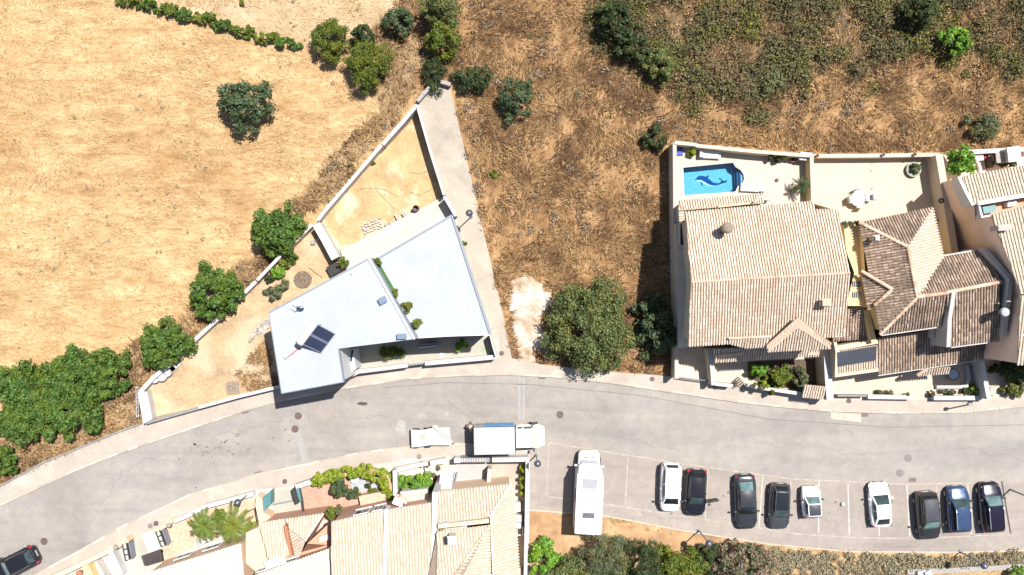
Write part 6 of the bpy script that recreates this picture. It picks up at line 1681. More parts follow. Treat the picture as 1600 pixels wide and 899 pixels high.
wall_thing('dark timber and metal end wall in the shade beside the grey driveway', [(765, 733), (763, 760)], .3, 0, 1.6, 'cream_wall')
for k, (px, py) in enumerate(((817.5, 732), (816, 744), (817, 757), (817, 770))):
    tree('climber', 'yellow green climbing plant on the long white side wall, ' + ['topmost clump', 'second clump from the top', 'third clump from the top', 'lowest clump'][k], 'plant', px, py, 6, 7, 1.5, 'lime', 420, (.06, .15), .4, 10, 'climbing plants on the long white side wall', trunk=False)
for k, (px, py, sx, sy, lb) in enumerate(((808, 792, .55, .75, 'white appliance box uppermost in the narrow passage'), (810, 810, .6, .6, 'white appliance box second in the narrow passage'), (810, 820, .5, .3, 'thin white box third in the narrow passage'), (807, 894, .8, .7, 'pale clutter box lowest in the narrow passage'))):
    c = P(px, py, .8); b = MB(); b.box((c[0], c[1], .5), (sx, sy, .9)); b.box((c[0], c[1], .98), (sx * .8, sy * .8, .05)); tag(b.build('appliance', M['whitep']), lb, 'appliance', 'appliances in the narrow passage')
t = thing('wheelie_bin', 'white framed dark bin in the narrow passage', 'bin', P(813, 830))
c = P(813, 830, .8); b = MB(); b.prism([(c[0] - .25, c[1] - .35), (c[0] + .25, c[1] - .35), (c[0] + .25, c[1] + .35), (c[0] - .25, c[1] + .35)], .05, .9); b.build('body', M['whitep'], t)
b = MB(); b.box((c[0] - .05, c[1], .93), (.3, .5, .05)); b.build('lid', M['dark'], t)
# ------------------------------------------------------------------ vehicles
def paint(name, c, rough=.28, metal=.3):
    m = simple(name, c, rough, metal, var=.05, scale=1.2, coat=.25)
    return m
M['p_white'] = paint('white car paint', (.75, .75, .75), .3, 0)
M['p_black'] = paint('black car paint', (.012, .012, .016), .2, .1)
M['p_grey'] = paint('dark grey car paint', (.034, .036, .042), .28, .3)
M['p_slate'] = paint('slate grey car paint', (.07, .07, .08), .3, .4)
M['p_brown'] = paint('blackish brown car paint', (.03, .029, .027), .28, .2)
M['p_blue'] = paint('blue car paint', (.045, .075, .15), .22, .4)
M['p_plum'] = paint('blackish plum car paint', (.012, .010, .022), .18, .2)
M['p_silver'] = paint('silver paint', (.42, .43, .45), .3, .3)
M['carglass'] = simple('dark car glass', (.012, .015, .017), .06, var=0, spec=.7)
M['carglass_pale'] = simple('pale tinted windscreen', (.10, .165, .165), .06, var=.35, scale=1.4, spec=.7)
M['carglass_mid'] = simple('green tinted windscreen', (.035, .055, .055), .06, var=.4, scale=1.6, spec=.7)
M['tyre'] = simple('tyre rubber', (.02, .02, .02), .9, var=.1)
M['rim'] = simple('alloy rim', (.35, .35, .36), .35, metal=.6, var=.05)
M['red'] = simple('red lamp glass', (.35, .012, .02), .15, var=.1, spec=.6)
M['lampglass'] = simple('headlamp glass', (.5, .52, .55), .1, var=.1, spec=.7)
M['plastic'] = simple('black plastic', (.02, .02, .021), .55, var=.1)

def patch_grid(c, n=6, bulge=0.0, inset_=(0, 1, 0, 1), off=0.0):
    """c: FL, FR, BR, BL corners -> grid of points"""
    c = [Vector(p) for p in c]
    nr = (c[1] - c[0]).cross(c[3] - c[0]).normalized()
    G = []
    for i in range(n + 1):
        r = []
        for j in range(n + 1):
            u = inset_[0] + (inset_[1] - inset_[0]) * j / n; v = inset_[2] + (inset_[3] - inset_[2]) * i / n
            p = c[0].lerp(c[1], u).lerp(c[3].lerp(c[2], u), v) + nr * (bulge * 16 * u * (1 - u) * v * (1 - v) + off)
            r.append(tuple(p))
        G.append(r)
    return G
def add_grid(b, G):
    n0 = len(b.v); R_, C_ = len(G), len(G[0])
    for r in G: b.v += r
    for i in range(R_ - 1):
        for j in range(C_ - 1):
            a = n0 + i * C_ + j
            b.f.append((a, a + 1, a + C_ + 1, a + C_))

def loft_body(L, W, prof, gc=.2):
    """prof: list of (t from front 0 to rear 1, width factor, deck height)"""
    b = MB(); secs = []
    for t, wf, zd in prof:
        x = L / 2 - t * L; h = W / 2 * wf
        half = [(0, zd + .035), (h * .55, zd + .025), (h * .84, zd - .01), (h * .95, zd - .07), (h * .99, zd - .2), (h, .55 if zd > .7 else zd * .75), (h * .985, .42), (h * .95, gc)]
        sec = [(x, y, z) for y, z in half] + [(x, -y, z) for y, z in half[:0:-1]]
        secs.append(sec)
    m = len(secs[0])
    for s_ in secs: b.v += s_
    for i in range(len(secs) - 1):
        for k in range(m - 1):
            b.f.append((i * m + k, (i + 1) * m + k, (i + 1) * m + k + 1, i * m + k + 1))
        b.f.append((i * m + m - 1, (i + 1) * m + m - 1, (i + 1) * m, i * m))
    b.f.append(tuple(range(m))); b.f.append(tuple((len(secs) - 1) * m + k for k in range(m))[::-1])
    return b

def wheel(t, x, y, r=.31, wd=.2):
    b = MB(); b.tube([(x, y - wd / 2, r), (x, y + wd / 2, r)], r, 18); o = b.build('wheel', M['tyre'], t, local=True)
    s_ = 1 if y > 0 else -1
    b = MB(); b.tube([(x, y + s_ * (wd / 2 - .02), r), (x, y + s_ * (wd / 2 + .01), r)], r * .64, 14); b.build('rim', M['rim'], o, local=True)

STY = {  # front glass base, roof front, roof rear, rear glass base, cowl height, belt height rear, hood front height
    'hatch': (.26, .44, .86, .97, .93, .97, .74), 'estate': (.28, .44, .72, .90, .93, .96, .74), 'mpv': (.17, .33, .93, .985, 1.0, 1.05, .78),
    'suv': (.25, .43, .90, .98, 1.0, 1.04, .80), 'coupe': (.27, .47, .76, .95, .88, .95, .68), 'roadster': (.30, .50, .88, .97, .92, .98, .78), 'van': (.16, .30, .965, .992, 1.05, 1.1, .85)}

def car(name, label, cat, px, py, heading, L, W, H, sty, pm, glass='carglass', roofmat=None, extras=(), group='cars in the parking bays', front_glass=None, rear_glass=None):
    """heading: world angle of the car's nose"""
    xf0, xf1, xr1, xr0, zc, zr, zh = STY[sty]
    k = H / 1.5
    zc, zr, zh = zc * k, zr * k, zh * k
    t = thing(name, label, cat, P(px, py, .75)[:2] + (.005,), heading, group)
    prof = [(0, .52, zh * .72), (.008, .64, zh * .82), (.022, .75, zh * .90), (.045, .84, zh * .96), (.085, .92, zh), (.15, .98, zh + (zc - zh) * .45), (xf0, 1, zc), (.5, 1, zc + (zr - zc) * .4), (.8, 1, zr), (.88, .97, zr), (.93, .92, zr * .99), (.965, .85, zr * .96), (.985, .76, zr * .9), (.996, .66, zr * .8), (1, .58, zr * .66)]
    loft_body(L, W, prof).build('body', M[pm], t, local=True, smooth=True)
    X = lambda f: L / 2 - f * L
    wb, wt = W / 2 * .90, W / 2 * .68
    wtr = wt * (.92 if sty in ('coupe', 'hatch') else .98)
    FBL, FBR = (X(xf0), wb * .93, zc - .02), (X(xf0), -wb * .93, zc - .02)
    FTL, FTR = (X(xf1), wt, H - .03), (X(xf1), -wt, H - .03)
    RTL, RTR = (X(xr1), wtr, H - .05), (X(xr1), -wtr, H - .05)
    RBL, RBR = (X(xr0), wb * .88, zr - .02), (X(xr0), -wb * .88, zr - .02)
    pats = {'windscreen': ([FBR, FBL, FTL, FTR], .07), 'roofp': ([FTR, FTL, RTL, RTR], .05), 'rear_window': ([RTR, RTL, RBL, RBR], .05),
            'sideL': ([FTL, FBL, RBL, RTL], .05), 'sideR': ([FBR, FTR, RTR, RBR], .05)}
    b = MB()
    for kx, (c, bu) in pats.items(): add_grid(b, patch_grid(c, 8, bu))
    b.build('cabin', M[pm], t, local=True, smooth=True)
    def glassp(nm, key, ins, mat):
        c, bu = pats[key]; b = MB(); add_grid(b, patch_grid(c, 6, bu, ins, .014)); return b.build(nm, M[mat], t, local=True, smooth=True)
    glassp('windscreen', 'windscreen', (.07, .93, .05, .96), front_glass or glass)
    glassp('rear_window', 'rear_window', (.10, .90, .08, .84), rear_glass or glass)
    for key in ('sideL', 'sideR'):
        c, bu = pats[key]
        ins_a = (.10, .84, .12, .46) if key == 'sideL' else (.16, .90, .12, .46)
        ins_b = (.10, .84, .50, .90) if key == 'sideL' else (.16, .90, .50, .90)
        if sty == 'roadster': ins_a = ins_a[:3] + (.8,)
        b = MB(); add_grid(b, patch_grid(c, 5, bu, ins_a, .012)); b.build('side_window', M['carglass'], t, local=True, smooth=True)
        if sty not in ('roadster', 'van'):
            b = MB(); add_grid(b, patch_grid(c, 5, bu, ins_b, .012)); b.build('side_window', M['carglass'], t, local=True, smooth=True)
    if roofmat:
        c, bu = pats['roofp']; b = MB(); add_grid(b, patch_grid(c, 6, bu, (.05, .95, .03, .95), .015)); b.build('roof_panel', M[roofmat], t, local=True, smooth=True)
    r = .305 if L > 3 else .28
    for fx in (.17, .81):
        for s_ in (-1, 1): wheel(t, X(fx), s_ * (W / 2 - .09), r)
    for s_ in (-1, 1):
        b = MB(); b.box((X(xf0) - .28, s_ * (W / 2 + .06), zc + .06), (.12, .2, .13), s_ * .15); b.box((X(xf0) - .27, s_ * (W / 2 - .04), zc + .02), (.05, .1, .05)); b.build('mirror', M['plastic'] if 'black_mirror' in extras or pm != 'p_white' else M[pm], t, local=True)
        b = MB(); add_grid(b, patch_grid([(X(.028), s_ * W * .36, zh * .84), (X(.014), s_ * W * .24, zh * .86), (X(.05), s_ * W * .25, zh + .02), (X(.09), s_ * W * .42, zh * 1.0)][::s_], 3, .02, off=.012)); b.build('headlight', M['lampglass'], t, local=True, smooth=True)
        b = MB(); b.box((X(.968), s_ * W * .40, zr * .88), (.2 if pm == 'p_black' else .12, .2 if pm == 'p_black' else .1, .2), s_ * .5); b.build('taillight', M['red'], t, local=True)
        b = MB(); b.box((X(.48), s_ * (W / 2 + .005), zc - .16), (.16, .03, .03)); b.build('door_handle', M[pm], t, local=True)
    b = MB(); b.box((X(-.002), 0, .42), (.03, .52, .11)); b.build('number_plate', M['whitep'], t, local=True)
    b = MB(); b.box((X(1.001), 0, .6), (.03, .52, .11)); b.build('number_plate', M['whitep'], t, local=True)
    b = MB(); b.box((X(.004), 0, .5), (.05, W * .5, .14)); b.build('grille', M['plastic'], t, local=True)
    for yy in (-.33, .22):
        b = MB(); b.tube([(X(xf0) - .02, yy * W, zc + .03), (X(xf0 + .05), (yy + .3) * W, zc + (H - zc) * .28 + .06)], .012, 5); b.build('wiper', M['plastic'], t, local=True)
    # shut lines of bonnet and doors
    b = MB()
    zs = lambda f: np.interp(f, [p[0] for p in prof], [p[2] for p in prof])
    for s_ in (-1, 1):
        b.tube([(X(f), s_ * W * .36, zs(f) + .031) for f in (.06, .12, .2, xf0 - .005)], .008, 4)
    b.build('bonnet_line', M['plastic'], t, local=True)
    if 'rails' in extras:
        for s_ in (-1, 1):
            b = MB(); b.tube([(X(xf1 + .03), s_ * wt * .97, H + .0), (X(xf1 + .08), s_ * wt * .98, H + .05), (X(xr1 - .06), s_ * wtr * .98, H + .035), (X(xr1 - .01), s_ * wtr * .97, H - .02)], .022, 6); b.build('roof_rail', M['p_silver'], t, local=True)
    if 'sunroof' in extras:
        c, bu = pats['roofp']; b = MB(); add_grid(b, patch_grid(c, 5, bu, (.14, .86, .06, .42), .018)); b.build('sunroof', M['carglass'], t, local=True, smooth=True)
    if 'aerial' in extras:
        b = MB(); b.tube([(X(xr1 - .03), 0, H - .02), (X(xr1 + .03), 0, H + .22)], .012, 5); b.build('aerial', M['plastic'], t, local=True)
    if 'spoiler' in extras:
        b = MB(); b.box((X(xr1 + .02), 0, H - .05), (.2, wtr * 1.9, .03)); b.build('spoiler', M[pm], t, local=True)
    if 'open_door' in extras:
        hx = X(xf0 + .07)
        d = MB(); a = R(78)
        def dp(u, z): return (hx - u * math.cos(a), W / 2 - .04 + u * math.sin(a) + .0 * z, z)
        d.prism([dp(0, 0)[:2], dp(1.02, 0)[:2], (dp(1.02, 0)[0] + .16, dp(1.02, 0)[1] + .02), (dp(0, 0)[0] + .16, dp(0, 0)[1])], .32, .92, bot=True)
        o = d.build('open_door', M['plastic'], t, local=True)
        d = MB(); d.tube([dp(.1, .92), dp(.45, 1.34), dp(.98, 1.36), dp(1.02, .92)], .035, 6); d.build('window_frame', M['plastic'], o, local=True)
        d = MB(); d.face([dp(.15, .92), dp(.98, .92), dp(.95, 1.34), dp(.47, 1.32)]); d.build('pane', M['carglass'], o, local=True)
        d = MB(); d.box((hx + .22, W / 2 + .22, 1.0), (.14, .2, .14), .3); d.build('door_mirror', M['plastic'], o, local=True)
    return t

D, U = -math.pi / 2, math.pi / 2         # nose pointing down / up in the photo
car('parked_car', 'white boxy car nose down, left neighbour of the black car with an open door', 'car', 1047.5, 761.5, D - .03, 4.02, 1.68, 1.72, 'mpv', 'p_white', extras=('black_mirror',))
car('parked_car', 'black hatchback nose down with its driver door open and red tail lights', 'car', 1087.5, 770, D - .05, 3.85, 1.72, 1.48, 'hatch', 'p_black', extras=('open_door',), front_glass='carglass_mid')
car('parked_car', 'long dark grey car nose down with a pale rear window', 'car', 1165.5, 784.5, D + .04, 4.55, 1.80, 1.46, 'estate', 'p_grey', rear_glass='carglass_pale')
car('parked_car', 'dark grey hatchback nose down with a black glass roof, left of the tiny roadster', 'car', 1218.5, 791.5, D - .04, 3.78, 1.72, 1.46, 'hatch', 'p_slate', roofmat='carglass', front_glass='carglass_mid')
car('parked_car', 'tiny two seat roadster nose up with white bonnet and dark soft top', 'car', 1268.5, 785, U + .06, 2.62, 1.58, 1.5, 'roadster', 'p_white', roofmat='p_slate', front_glass='carglass_pale', extras=('black_mirror',))
car('parked_car', 'white coupe nose up standing alone right of the empty bays', 'car', 1376, 789, U + .07, 3.72, 1.74, 1.42, 'coupe', 'p_white', front_glass='carglass_mid')
car('parked_car', 'blackish brown people carrier nose down with a grey roof, tilted in its bay', 'car', 1450, 806, D + .09, 3.95, 1.78, 1.66, 'suv', 'p_brown', roofmat='p_slate', front_glass='carglass_pale')
car('parked_car', 'blue hatchback nose up with silver roof rails', 'car', 1498, 796, U + .06, 3.8, 1.78, 1.56, 'suv', 'p_blue', extras=('rails', 'aerial'), front_glass='carglass_mid')
car('parked_car', 'blackish plum car nose up in the last bay with a pale sunlit windscreen', 'car', 1549, 793, U + .08, 4.15, 1.8, 1.56, 'suv', 'p_plum', extras=('rails', 'aerial'), front_glass='carglass_pale')
car('parked_car', 'black hatchback with red tail lights cut by the lower left corner', 'car', 23, 882, math.pi + .47, 3.9, 1.75, 1.48, 'hatch', 'p_black', front_glass='carglass_pale', rear_glass='carglass_mid', group='cars parked on the street')

# camper van
t = thing('camper_van', 'white camper van nose up with roof hatches in the wide first bay', 'camper van', P(917, 762, .2)[:2] + (.005,), U - .045)
Lc, Wc = 6.35, 2.12
def cx(f): return Lc / 2 - f * Lc
prof = [(0, .62, .9), (.012, .74, 1.02), (.03, .82, 1.08), (.07, .86, 1.15), (.14, .875, 1.3)]
b = loft_body(Lc, Wc * .98, prof + [(.26, .88, 1.5)], .3); b.build('cab', M['p_white'], t, local=True, smooth=True)
b = MB(); add_grid(b, patch_grid([(cx(.10), -.72, 1.22), (cx(.10), .72, 1.22), (cx(.185), .66, 1.98), (cx(.185), -.66, 1.98)], 6, .08)); b.build('windscreen', M['p_silver'], t, local=True, smooth=True)
def rounded(x0, x1, y, r, n=4):
    o = []
    for cx_, cy_, a0 in ((x1 - r, y - r, 0), (x0 + r, y - r, 90), (x0 + r, -y + r, 180), (x1 - r, -y + r, 270)):
        for k in range(n + 1):
            a = R(a0 + 90 * k / n); o.append((cx_ + r * math.cos(a), cy_ + r * math.sin(a)))
    return o
b = MB(); b.prism(rounded(cx(1), cx(.24), Wc / 2, .1), .35, 2.86, bot=True); b.build('body', M['p_white'], t, local=True)
b = MB()
for z0, z1, x1, ww in ((1.98, 2.35, .13, .86), (2.35, 2.62, .165, .9), (2.62, 2.82, .2, .93)):
    b.prism(rounded(cx(.30), cx(x1), Wc / 2 * ww, .28), z0, z1 + .03, bot=True)
b.build('overcab', M['p_white'], t, local=True)
b = MB(); b.prism(rounded(cx(.985), cx(.25), Wc / 2 - .12, .15), 2.86, 2.92); b.build('roof', M['p_white'], t, local=True)
for f, y, sx, sy, mt, nm in ((.355, .0, .85, 1.18, 'p_silver', 'roof_hatch'), (.755, .02, .5, 1.02, 'p_slate', 'roof_hatch')):
    b = MB(); b.box((cx(f), y, 2.97), (sx, sy, .12)); o = b.build(nm, M['white'], t, local=True)
    b = MB(); b.box((cx(f), y, 3.04), (sx - .1, sy - .1, .05)); b.build('hatch_cover', simple('smoky hatch', (.28, .28, .30), .3, var=.1) if mt == 'p_silver' else simple('dark hatch', (.09, .09, .11), .35, var=.15), o, local=True)
for f, y, r_ in ((.55, .15, .2), (.87, .28, .22)):
    b = MB(); b.lathe((cx(f), y, 2.92), [(r_, 0), (r_, .06), (r_ * .6, .1)], 16); b.build('roof_vent', M['white'], t, local=True)
b = MB(); b.tube([(cx(.3), -Wc / 2 + .0, 2.72), (cx(.95), -Wc / 2 + .0, 2.72)], .07, 8); b.build('awning_roll', M['white'], t, local=True)
for y in (-.3, .3):
    b = MB(); b.box((cx(.075), y, 1.235), (.12, .34, .04), 0, Matrix.Rotation(-.25, 3, 'Y')); b.build('bonnet_vent', M['trim'], t, local=True)
for fx in (.14, .72):
    for s_ in (-1, 1): wheel(t, cx(fx), s_ * (Wc / 2 - .16), .33, .22)
for s_ in (-1, 1):
    b = MB(); b.box((cx(.17), s_ * (Wc / 2 + .06), 1.55), (.12, .2, .3)); b.build('mirror', M['p_white'], t, local=True)
    b = MB(); b.box((cx(.02), s_ * .62, .95), (.1, .3, .18), -s_ * .3); b.build('headlight', M['lampglass'], t, local=True)
    b = MB(); b.box((cx(1.003), s_ * .85, .9), (.04, .16, .4)); b.build('taillight', M['red'], t, local=True)
    b = MB(); b.box((cx(.55), s_ * (Wc / 2 + .01), 1.7), (1.0, .03, .55)); b.build('side_window', M['carglass'], t, local=True)
b = MB(); b.box((cx(1.01), -.7, 1.6), (.1, .3, 1.6)); b.build('ladder', M['white'], t, local=True)
b = MB(); b.box((cx(1.02), .1, .45), (.16, 1.9, .16)); b.build('bumper', M['plastic'], t, local=True)

# box truck
t = thing('box_truck', 'white box truck with a blue side panel and pale ribbed roof, cab to the right', 'truck', P(797, 680, .2)[:2] + (.005,), .02)
bx0, bx1, bw, bh = -2.9, .42, 1.12, 2.75
b = MB(); b.prism([(bx0, -bw), (bx1, -bw), (bx1, bw), (bx0, bw)], .75, bh, bot=True); b.build('cargo_box', M['whitep'], t, local=True)
n_rib = 11
ribm = simple('dusty truck roof', (.34, .335, .34), .6, var=.08, scale=1.5)
b = MB(); b.box(((bx0 + bx1) / 2, 0, bh + .02), (bx1 - bx0 - .06, 2 * bw - .06, .03)); o = b.build('roof', ribm, t, local=True)
for k in range(n_rib):
    b = MB(); b.box(((bx0 + bx1) / 2, -bw + .12 + k * (2 * bw - .24) / (n_rib - 1), bh + .05), (bx1 - bx0 - .15, .05, .025)); b.build('roof_rib', ribm, o, local=True)
b = MB(); b.box((bx0 + 2.05, bw + .015, 1.7), (2.4, .02, 1.7)); b.build('side_panel', simple('sky blue vinyl', (.035, .27, .5), .4, var=.25, scale=1.2), t, local=True)
b = MB(); b.box((bx0 + .5, bw + .013, 1.6), (.8, .02, 1.2)); b.build('side_panel', M['stone_grey'], t, local=True)
b = MB(); b.box((bx1 - .02, 0, bh - .02), (.08, 2 * bw + .03, .1)); b.box(((bx0 + bx1) / 2, bw, bh + .01), (bx1 - bx0, .07, .07)); b.build('roof_edge', M['p_blue'], t, local=True)
b = MB(); b.box((-.2, 0, .62), (5.6, .9, .2)); b.build('chassis', M['plastic'], t, local=True)
def plan(x0, x1, w, r): return rounded(x0, x1, w, r)
b = MB(); b.prism(plan(.5, 2.45, .95, .18), .45, 1.15, bot=True); b.build('cab', M['p_white'], t, local=True)
b = MB(); add_grid(b, patch_grid([(2.32, -.86, 1.15), (2.32, .86, 1.15), (1.72, .74, 2.02), (1.72, -.74, 2.02)], 8, .09)); o = b.build('windscreen', simple('sun shade behind glass', (.62, .6, .36), .25, var=.06, scale=2), t, local=True, smooth=True)
b = MB(); add_grid(b, patch_grid([(.5, -.86, 1.15), (.5, -.76, 2.05), (1.72, -.74, 2.02), (2.32, -.86, 1.15)], 4, .02)); add_grid(b, patch_grid([(.5, .86, 1.15), (2.32, .86, 1.15), (1.72, .74, 2.02), (.5, .76, 2.05)], 4, .02)); add_grid(b, patch_grid([(.5, -.76, 2.05), (1.72, -.74, 2.02), (1.72, .74, 2.02), (.5, .76, 2.05)][::-1], 6, -.06)); b.face([(.5, -.86, 1.15), (.5, .86, 1.15), (.5, .76, 2.05), (.5, -.76, 2.05)]); b.build('cab_roof', M['p_white'], t, local=True, smooth=True)
b = loft_body(1.0, 1.9, [(0, .62, .85), (.03, .74, 1.0), (.12, .85, 1.1), (.4, .95, 1.17), (1, 1, 1.2)], .4); b.v = [(x + 2.35, y, z) for x, y, z in b.v]; b.build('bonnet', M['p_white'], t, local=True, smooth=True)
for s_ in (-1, 1):
    for x0, x1 in ((.62, 1.05), (1.15, 1.85)):
        b = MB(); b.face([(x0, s_ * .875, 1.25), (x1 + .12, s_ * .875, 1.25), (x1 - .15, s_ * .80, 1.85), (x0, s_ * .80, 1.85)]); b.build('side_window', M['carglass'], t, local=True)
    b = MB(); b.box((1.95, s_ * 1.08, 1.4), (.13, .22, .3)); b.build('mirror', M['plastic'], t, local=True)
    b = MB(); b.box((2.74, s_ * .64, .85), (.14, .26, .16), -s_ * .5); b.build('headlight', M['lampglass'], t, local=True)
    for x in (1.95, -1.7): wheel(t, x, s_ * .92, .36, .26)
    b = MB(); b.box((bx0 - .02, s_ * .95, .85), (.05, .2, .14)); b.build('taillight', M['red'], t, local=True)

# the worker behind the truck
def person():
    c = P(733.5, 664, .5)
    t = thing('person', 'person in pale peach top and grey trousers bending behind the box truck', 'person', (c[0], c[1], .005), -.6)
    V = [(0, 0, .92), (.10, 0, 1.12), (.26, 0, 1.30), (.37, 0, 1.36), (.46, 0, 1.38), (.52, 0, 1.36),
         (0, .10, .88), (.05, .12, .50), (-.04, .13, .08), (.13, .14, .045),
         (0, -.10, .88), (.12, -.12, .50), (.06, -.13, .08), (.23, -.14, .045),
         (.30, .18, 1.30), (.38, .27, 1.06), (.56, .22, .90), (.30, -.18, 1.30), (.36, -.28, 1.06), (.56, -.22, .92)]
    E = [(0, 1), (1, 2), (2, 3), (3, 4), (4, 5), (0, 6), (6, 7), (7, 8), (8, 9), (0, 10), (10, 11), (11, 12), (12, 13), (2, 14), (14, 15), (15, 16), (2, 17), (17, 18), (18, 19)]
    rad = [.15, .14, .16, .07, .10, .09, .10, .07, .05, .04, .10, .07, .05, .04, .08, .05, .035, .08, .05, .035]
    def skin(name, vs, es, rs, mat, root=0):
        me = bpy.data.meshes.new(name); me.from_pydata(vs, es, []); me.materials.append(mat)
        o = bpy.data.objects.new(name, me); COL.objects.link(o); o.parent = t
        md = o.modifiers.new('skin', 'SKIN'); md.use_smooth_shade = True
        for i, r_ in enumerate(rs): me.skin_vertices[0].data[i].radius = (r_, r_)
        me.skin_vertices[0].data[root].use_root = True
        sb = o.modifiers.new('sub', 'SUBSURF'); sb.levels = 1; sb.render_levels = 1
        return o
    skm = simple('skin', (.42, .25, .17), .6, var=.08)
    skin('body', V, E, rad, skm)
    skin('shirt', [V[0], V[1], V[2], (.32, 0, 1.335), V[14], (.35, .24, 1.14), V[17], (.34, -.25, 1.14)], [(0, 1), (1, 2), (2, 3), (2, 4), (4, 5), (2, 6), (6, 7)], [.165, .16, .18, .10, .095, .075, .095, .075], simple('peach cotton', (.62, .42, .31), .9, var=.08))
    skin('trousers', [(-.01, 0, .90), V[6], V[7], (-.03, .13, .14), V[10], V[11], (.07, -.13, .14)], [(0, 1), (1, 2), (2, 3), (0, 4), (4, 5), (5, 6)], [.16, .12, .09, .075, .12, .09, .075], simple('grey cotton', (.16, .16, .17), .9, var=.1))
    for s_ in (1, -1):
        wv = V[16] if s_ > 0 else V[19]
        hv = [tuple(wv), (wv[0] + .07, wv[1] - s_ * .01, wv[2] - .03)]; he = [(0, 1)]; hr = [.03, .035]
        for k, (dy, ln) in enumerate(((-.03, .075), (-.01, .085), (.01, .08), (.03, .065))):
            hv += [(hv[1][0] + ln * .6, hv[1][1] + dy, hv[1][2] - .02), (hv[1][0] + ln, hv[1][1] + dy, hv[1][2] - .05)]; n = len(hv); he += [(1, n - 2), (n - 2, n - 1)]; hr += [.01, .008]
        hv += [(hv[0][0] + .05, hv[0][1] - s_ * .05, hv[0][2] - .02)]; he += [(0, len(hv) - 1)]; hr += [.011]
        skin('hand', hv, he, hr, skm)
        fv = V[8] if s_ > 0 else V[12]
        b = MB(); b.prism([(fv[0] - .06 + a, fv[1] + c_) for a, c_ in ((0, -.045), (.16, -.05), (.25, -.03), (.25, .03), (.16, .05), (0, .045))], 0, .09); b.build('shoe', M['dark'], t, local=True)
    b = MB()
    for i in range(6):
        for j in range(10):
            pts = []
            for (ii, jj) in ((i, j), (i + 1, j), (i + 1, j + 1), (i, j + 1)):
                ph, th_ = ii * .27, jj * .628
                pts.append((.46 + .115 * math.sin(ph) * math.cos(th_), .105 * math.sin(ph) * math.sin(th_), 1.385 + .115 * math.cos(ph)))
            b.face(pts)
    b.build('hair', simple('dark brown hair', (.03, .02, .014), .7, var=.2), t, local=True)
    for s_ in (1, -1):
        b = MB(); b.box((.575, s_ * .035, 1.36), (.015, .025, .015)); b.build('eye', M['dark'], t, local=True)
        b = MB(); b.box((.48, s_ * .095, 1.36), (.04, .02, .06)); b.build('ear', skm, t, local=True)
    b = MB(); b.box((.60, 0, 1.33), (.05, .025, .035)); b.build('nose', skm, t, local=True)
    b = MB(); b.box((.575, 0, 1.29), (.015, .05, .012)); b.build('mouth', M['terracotta'], t, local=True)
person()

# trailer under a white sheet
t = thing('covered_trailer', 'low trailer under a white sheet with a faded orange print, behind the box truck', 'trailer', P(676, 684))
zt = .75
pts = [(642, 671.5), (655, 672.5), (664, 671.5), (676, 669), (680, 668), (706, 693), (704, 696), (672, 696), (655, 698.5), (643, 699.5)]
b = MB(); b.prism(PX(pts, zt), [.45] * len(pts), [zt] * 10, bot=True); b.build('sheet', simple('white tarpaulin', (.40, .39, .39), .7, var=.07, scale=1.5, stain=((.33, .31, .30), .9, .5, .65), bump=.3), t)
b = MB(); b.prism(PX([(683, 668.5), (702.5, 668), (704, 684), (705, 691)], .6), .35, .6, bot=True); b.build('front_bed', M['white'], t)
b = MB(); b.prism(PX([(674, 666.5), (681, 663.5), (708, 691), (706, 694)], 1.0), .7, [.9, 1.0, .85, .8], bot=True); b.build('sheet_fold', M['white'], t)
b = MB(); b.prism(PX([(643, 672), (702, 669), (703, 694), (644, 699)], .4), .3, .45); b.build('frame', M['plastic'], t)
fo = simple('faded orange print', (.5, .3, .22), .8, var=.2, scale=5)
for pp in ([(656, 680), (666, 678.5), (667, 681.5), (657, 683.5)], [(656, 684), (666.5, 682.5), (666, 686.5), (658, 688)]):
    b = MB(); b.flat(PX(pp, zt), zt + .012); b.build('print', fo, t)
for q in ((650, 698), (668, 697), (650, 671), (668, 670)):
    c = P(*q, .28); b = MB(); b.tube([(c[0], c[1] - .08, .28), (c[0], c[1] + .08, .28)], .27, 14); o = b.build('wheel', M['tyre'], t)
    b = MB(); b.tube([(c[0], c[1] - .09, .28), (c[0], c[1] + .09, .28)], .15, 12); b.build('rim', M['rim'], o)
b = MB(); b.tube([P(704, 690, .45), P(709, 694, .45)], .04, 6); b.build('tow_bar', M['plastic'], t)

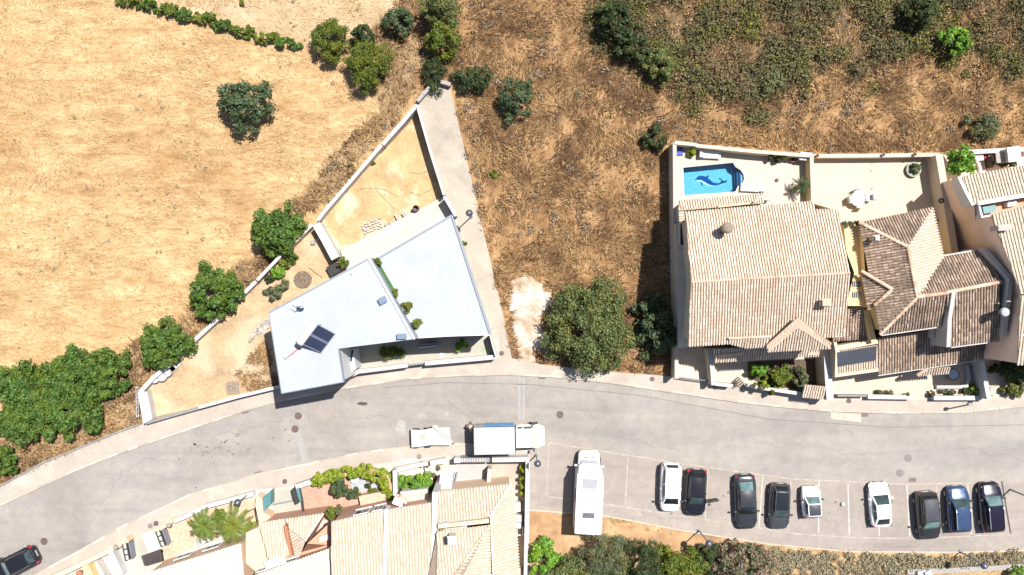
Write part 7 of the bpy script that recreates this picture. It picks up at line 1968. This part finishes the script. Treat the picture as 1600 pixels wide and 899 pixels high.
# ------------------------------------------------------------------ street lamps and small street things
def lamp(label, bx_, by_, h, arm=0, group='globe lamps on thin posts'):
    c = P(bx_, by_, 0)
    t = thing('street_lamp', label, 'street lamp', c, group=group)
    b = MB(); b.tube([(c[0], c[1], 0), (c[0], c[1], h)], [.06, .045], 8); b.build('pole', M['trim'], t)
    b = MB(); b.lathe((c[0], c[1], 0), [(.14, 0), (.14, .1), (.08, .14)], 10); b.build('base', M['trim'], t)
    b = MB(); b.lathe((c[0], c[1], h - .05), [(.08, 0), (.2, .08), (.28, .22), (.29, .3), (.24, .42), (.12, .5), (.03, .52)], 16); b.build('globe', simple('smoky lamp globe', (.06, .065, .08), .2, var=.1) if 'smoky lamp globe' not in bpy.data.materials else bpy.data.materials['smoky lamp globe'], t, smooth=True)
    b = MB(); b.lathe((c[0], c[1], h + .44), [(.07, 0), (.05, .06), (.02, .08)], 12); b.build('cap', M['white'], t)
lamp('globe lamp in the concrete alley right of the lower pale roof', 736.5, 339, 3.5)
lamp('globe lamp at the corner of the long white side wall', 838, 711, 3.5)
lamp('globe lamp on the soil strip below the parked cars', 1092, 829, 3.6)
lamp('globe lamp on the bush bank at the lower right', 1500, 862, 3.6)
lamp('globe lamp in the front garden right of the palm trees', 391, 770, 3.2)
def post(label, px, py, h, ln, rz):
    c = P(px, py, 0); t = thing('street_light', label, 'street light', c, rz)
    b = MB(); b.tube([(0, 0, 0), (0, 0, h)], [.07, .05], 8); b.build('pole', M['trim'], t, local=True)
    b = MB(); b.tube([(0, 0, h), (ln, 0, h + .1)], .035, 6); b.build('arm', M['trim'], t, local=True)
    b = MB(); b.box((ln, 0, h + .06), (.5, .28, .12)); b.build('lamp_head', M['trim'], t, local=True)
post('tall street light at the right edge beside the last parking bay', 1578, 765, 4.3, .6, -.3)
t = thing('lamp_post', 'dark metal post at the kerb by the white end wall', 'post', P(1516, 622))
b = MB(); b.tube([P(1516, 632, .1), P(1516, 632, 2.6)], .06, 8); b.build('pole', M['trim'], t)
b = MB(); b.box((*P(1516, 632, 2.6)[:2], 2.5), (.3, .22, .3)); b.build('box', M['trim'], t)
c = P(1316.5, 787.5, .1); b = MB(); b.lathe((c[0], c[1], .005), [(.11, 0), (.15, .1), (.15, .24), (.1, .3)], 12); tag(b.build('bucket', M['whitep']), 'small white bucket on the tarmac of the empty bay', 'bucket')
b = MB(); b.wall(PX([(1418, 894), (1500, 891), (1620, 884)], .25), .42, 0, .25); tag(b.build('concrete_channel', M['stone_grey']), 'thin grey concrete channel edge at the lower right corner', 'channel')
c = P(1442, 896, .4); b = MB(); b.box((c[0], c[1], .3), (.9, .5, .5), .2); b.box((c[0] + .3, c[1] + .1, .65), (.5, .4, .3), .5); tag(b.build('white_crate', M['whitep']), 'white crate cut by the lower edge below the bush bank', 'crate')
for i, (px, py) in enumerate(((836, 594), (1318, 600), (1078, 610))):
    pass
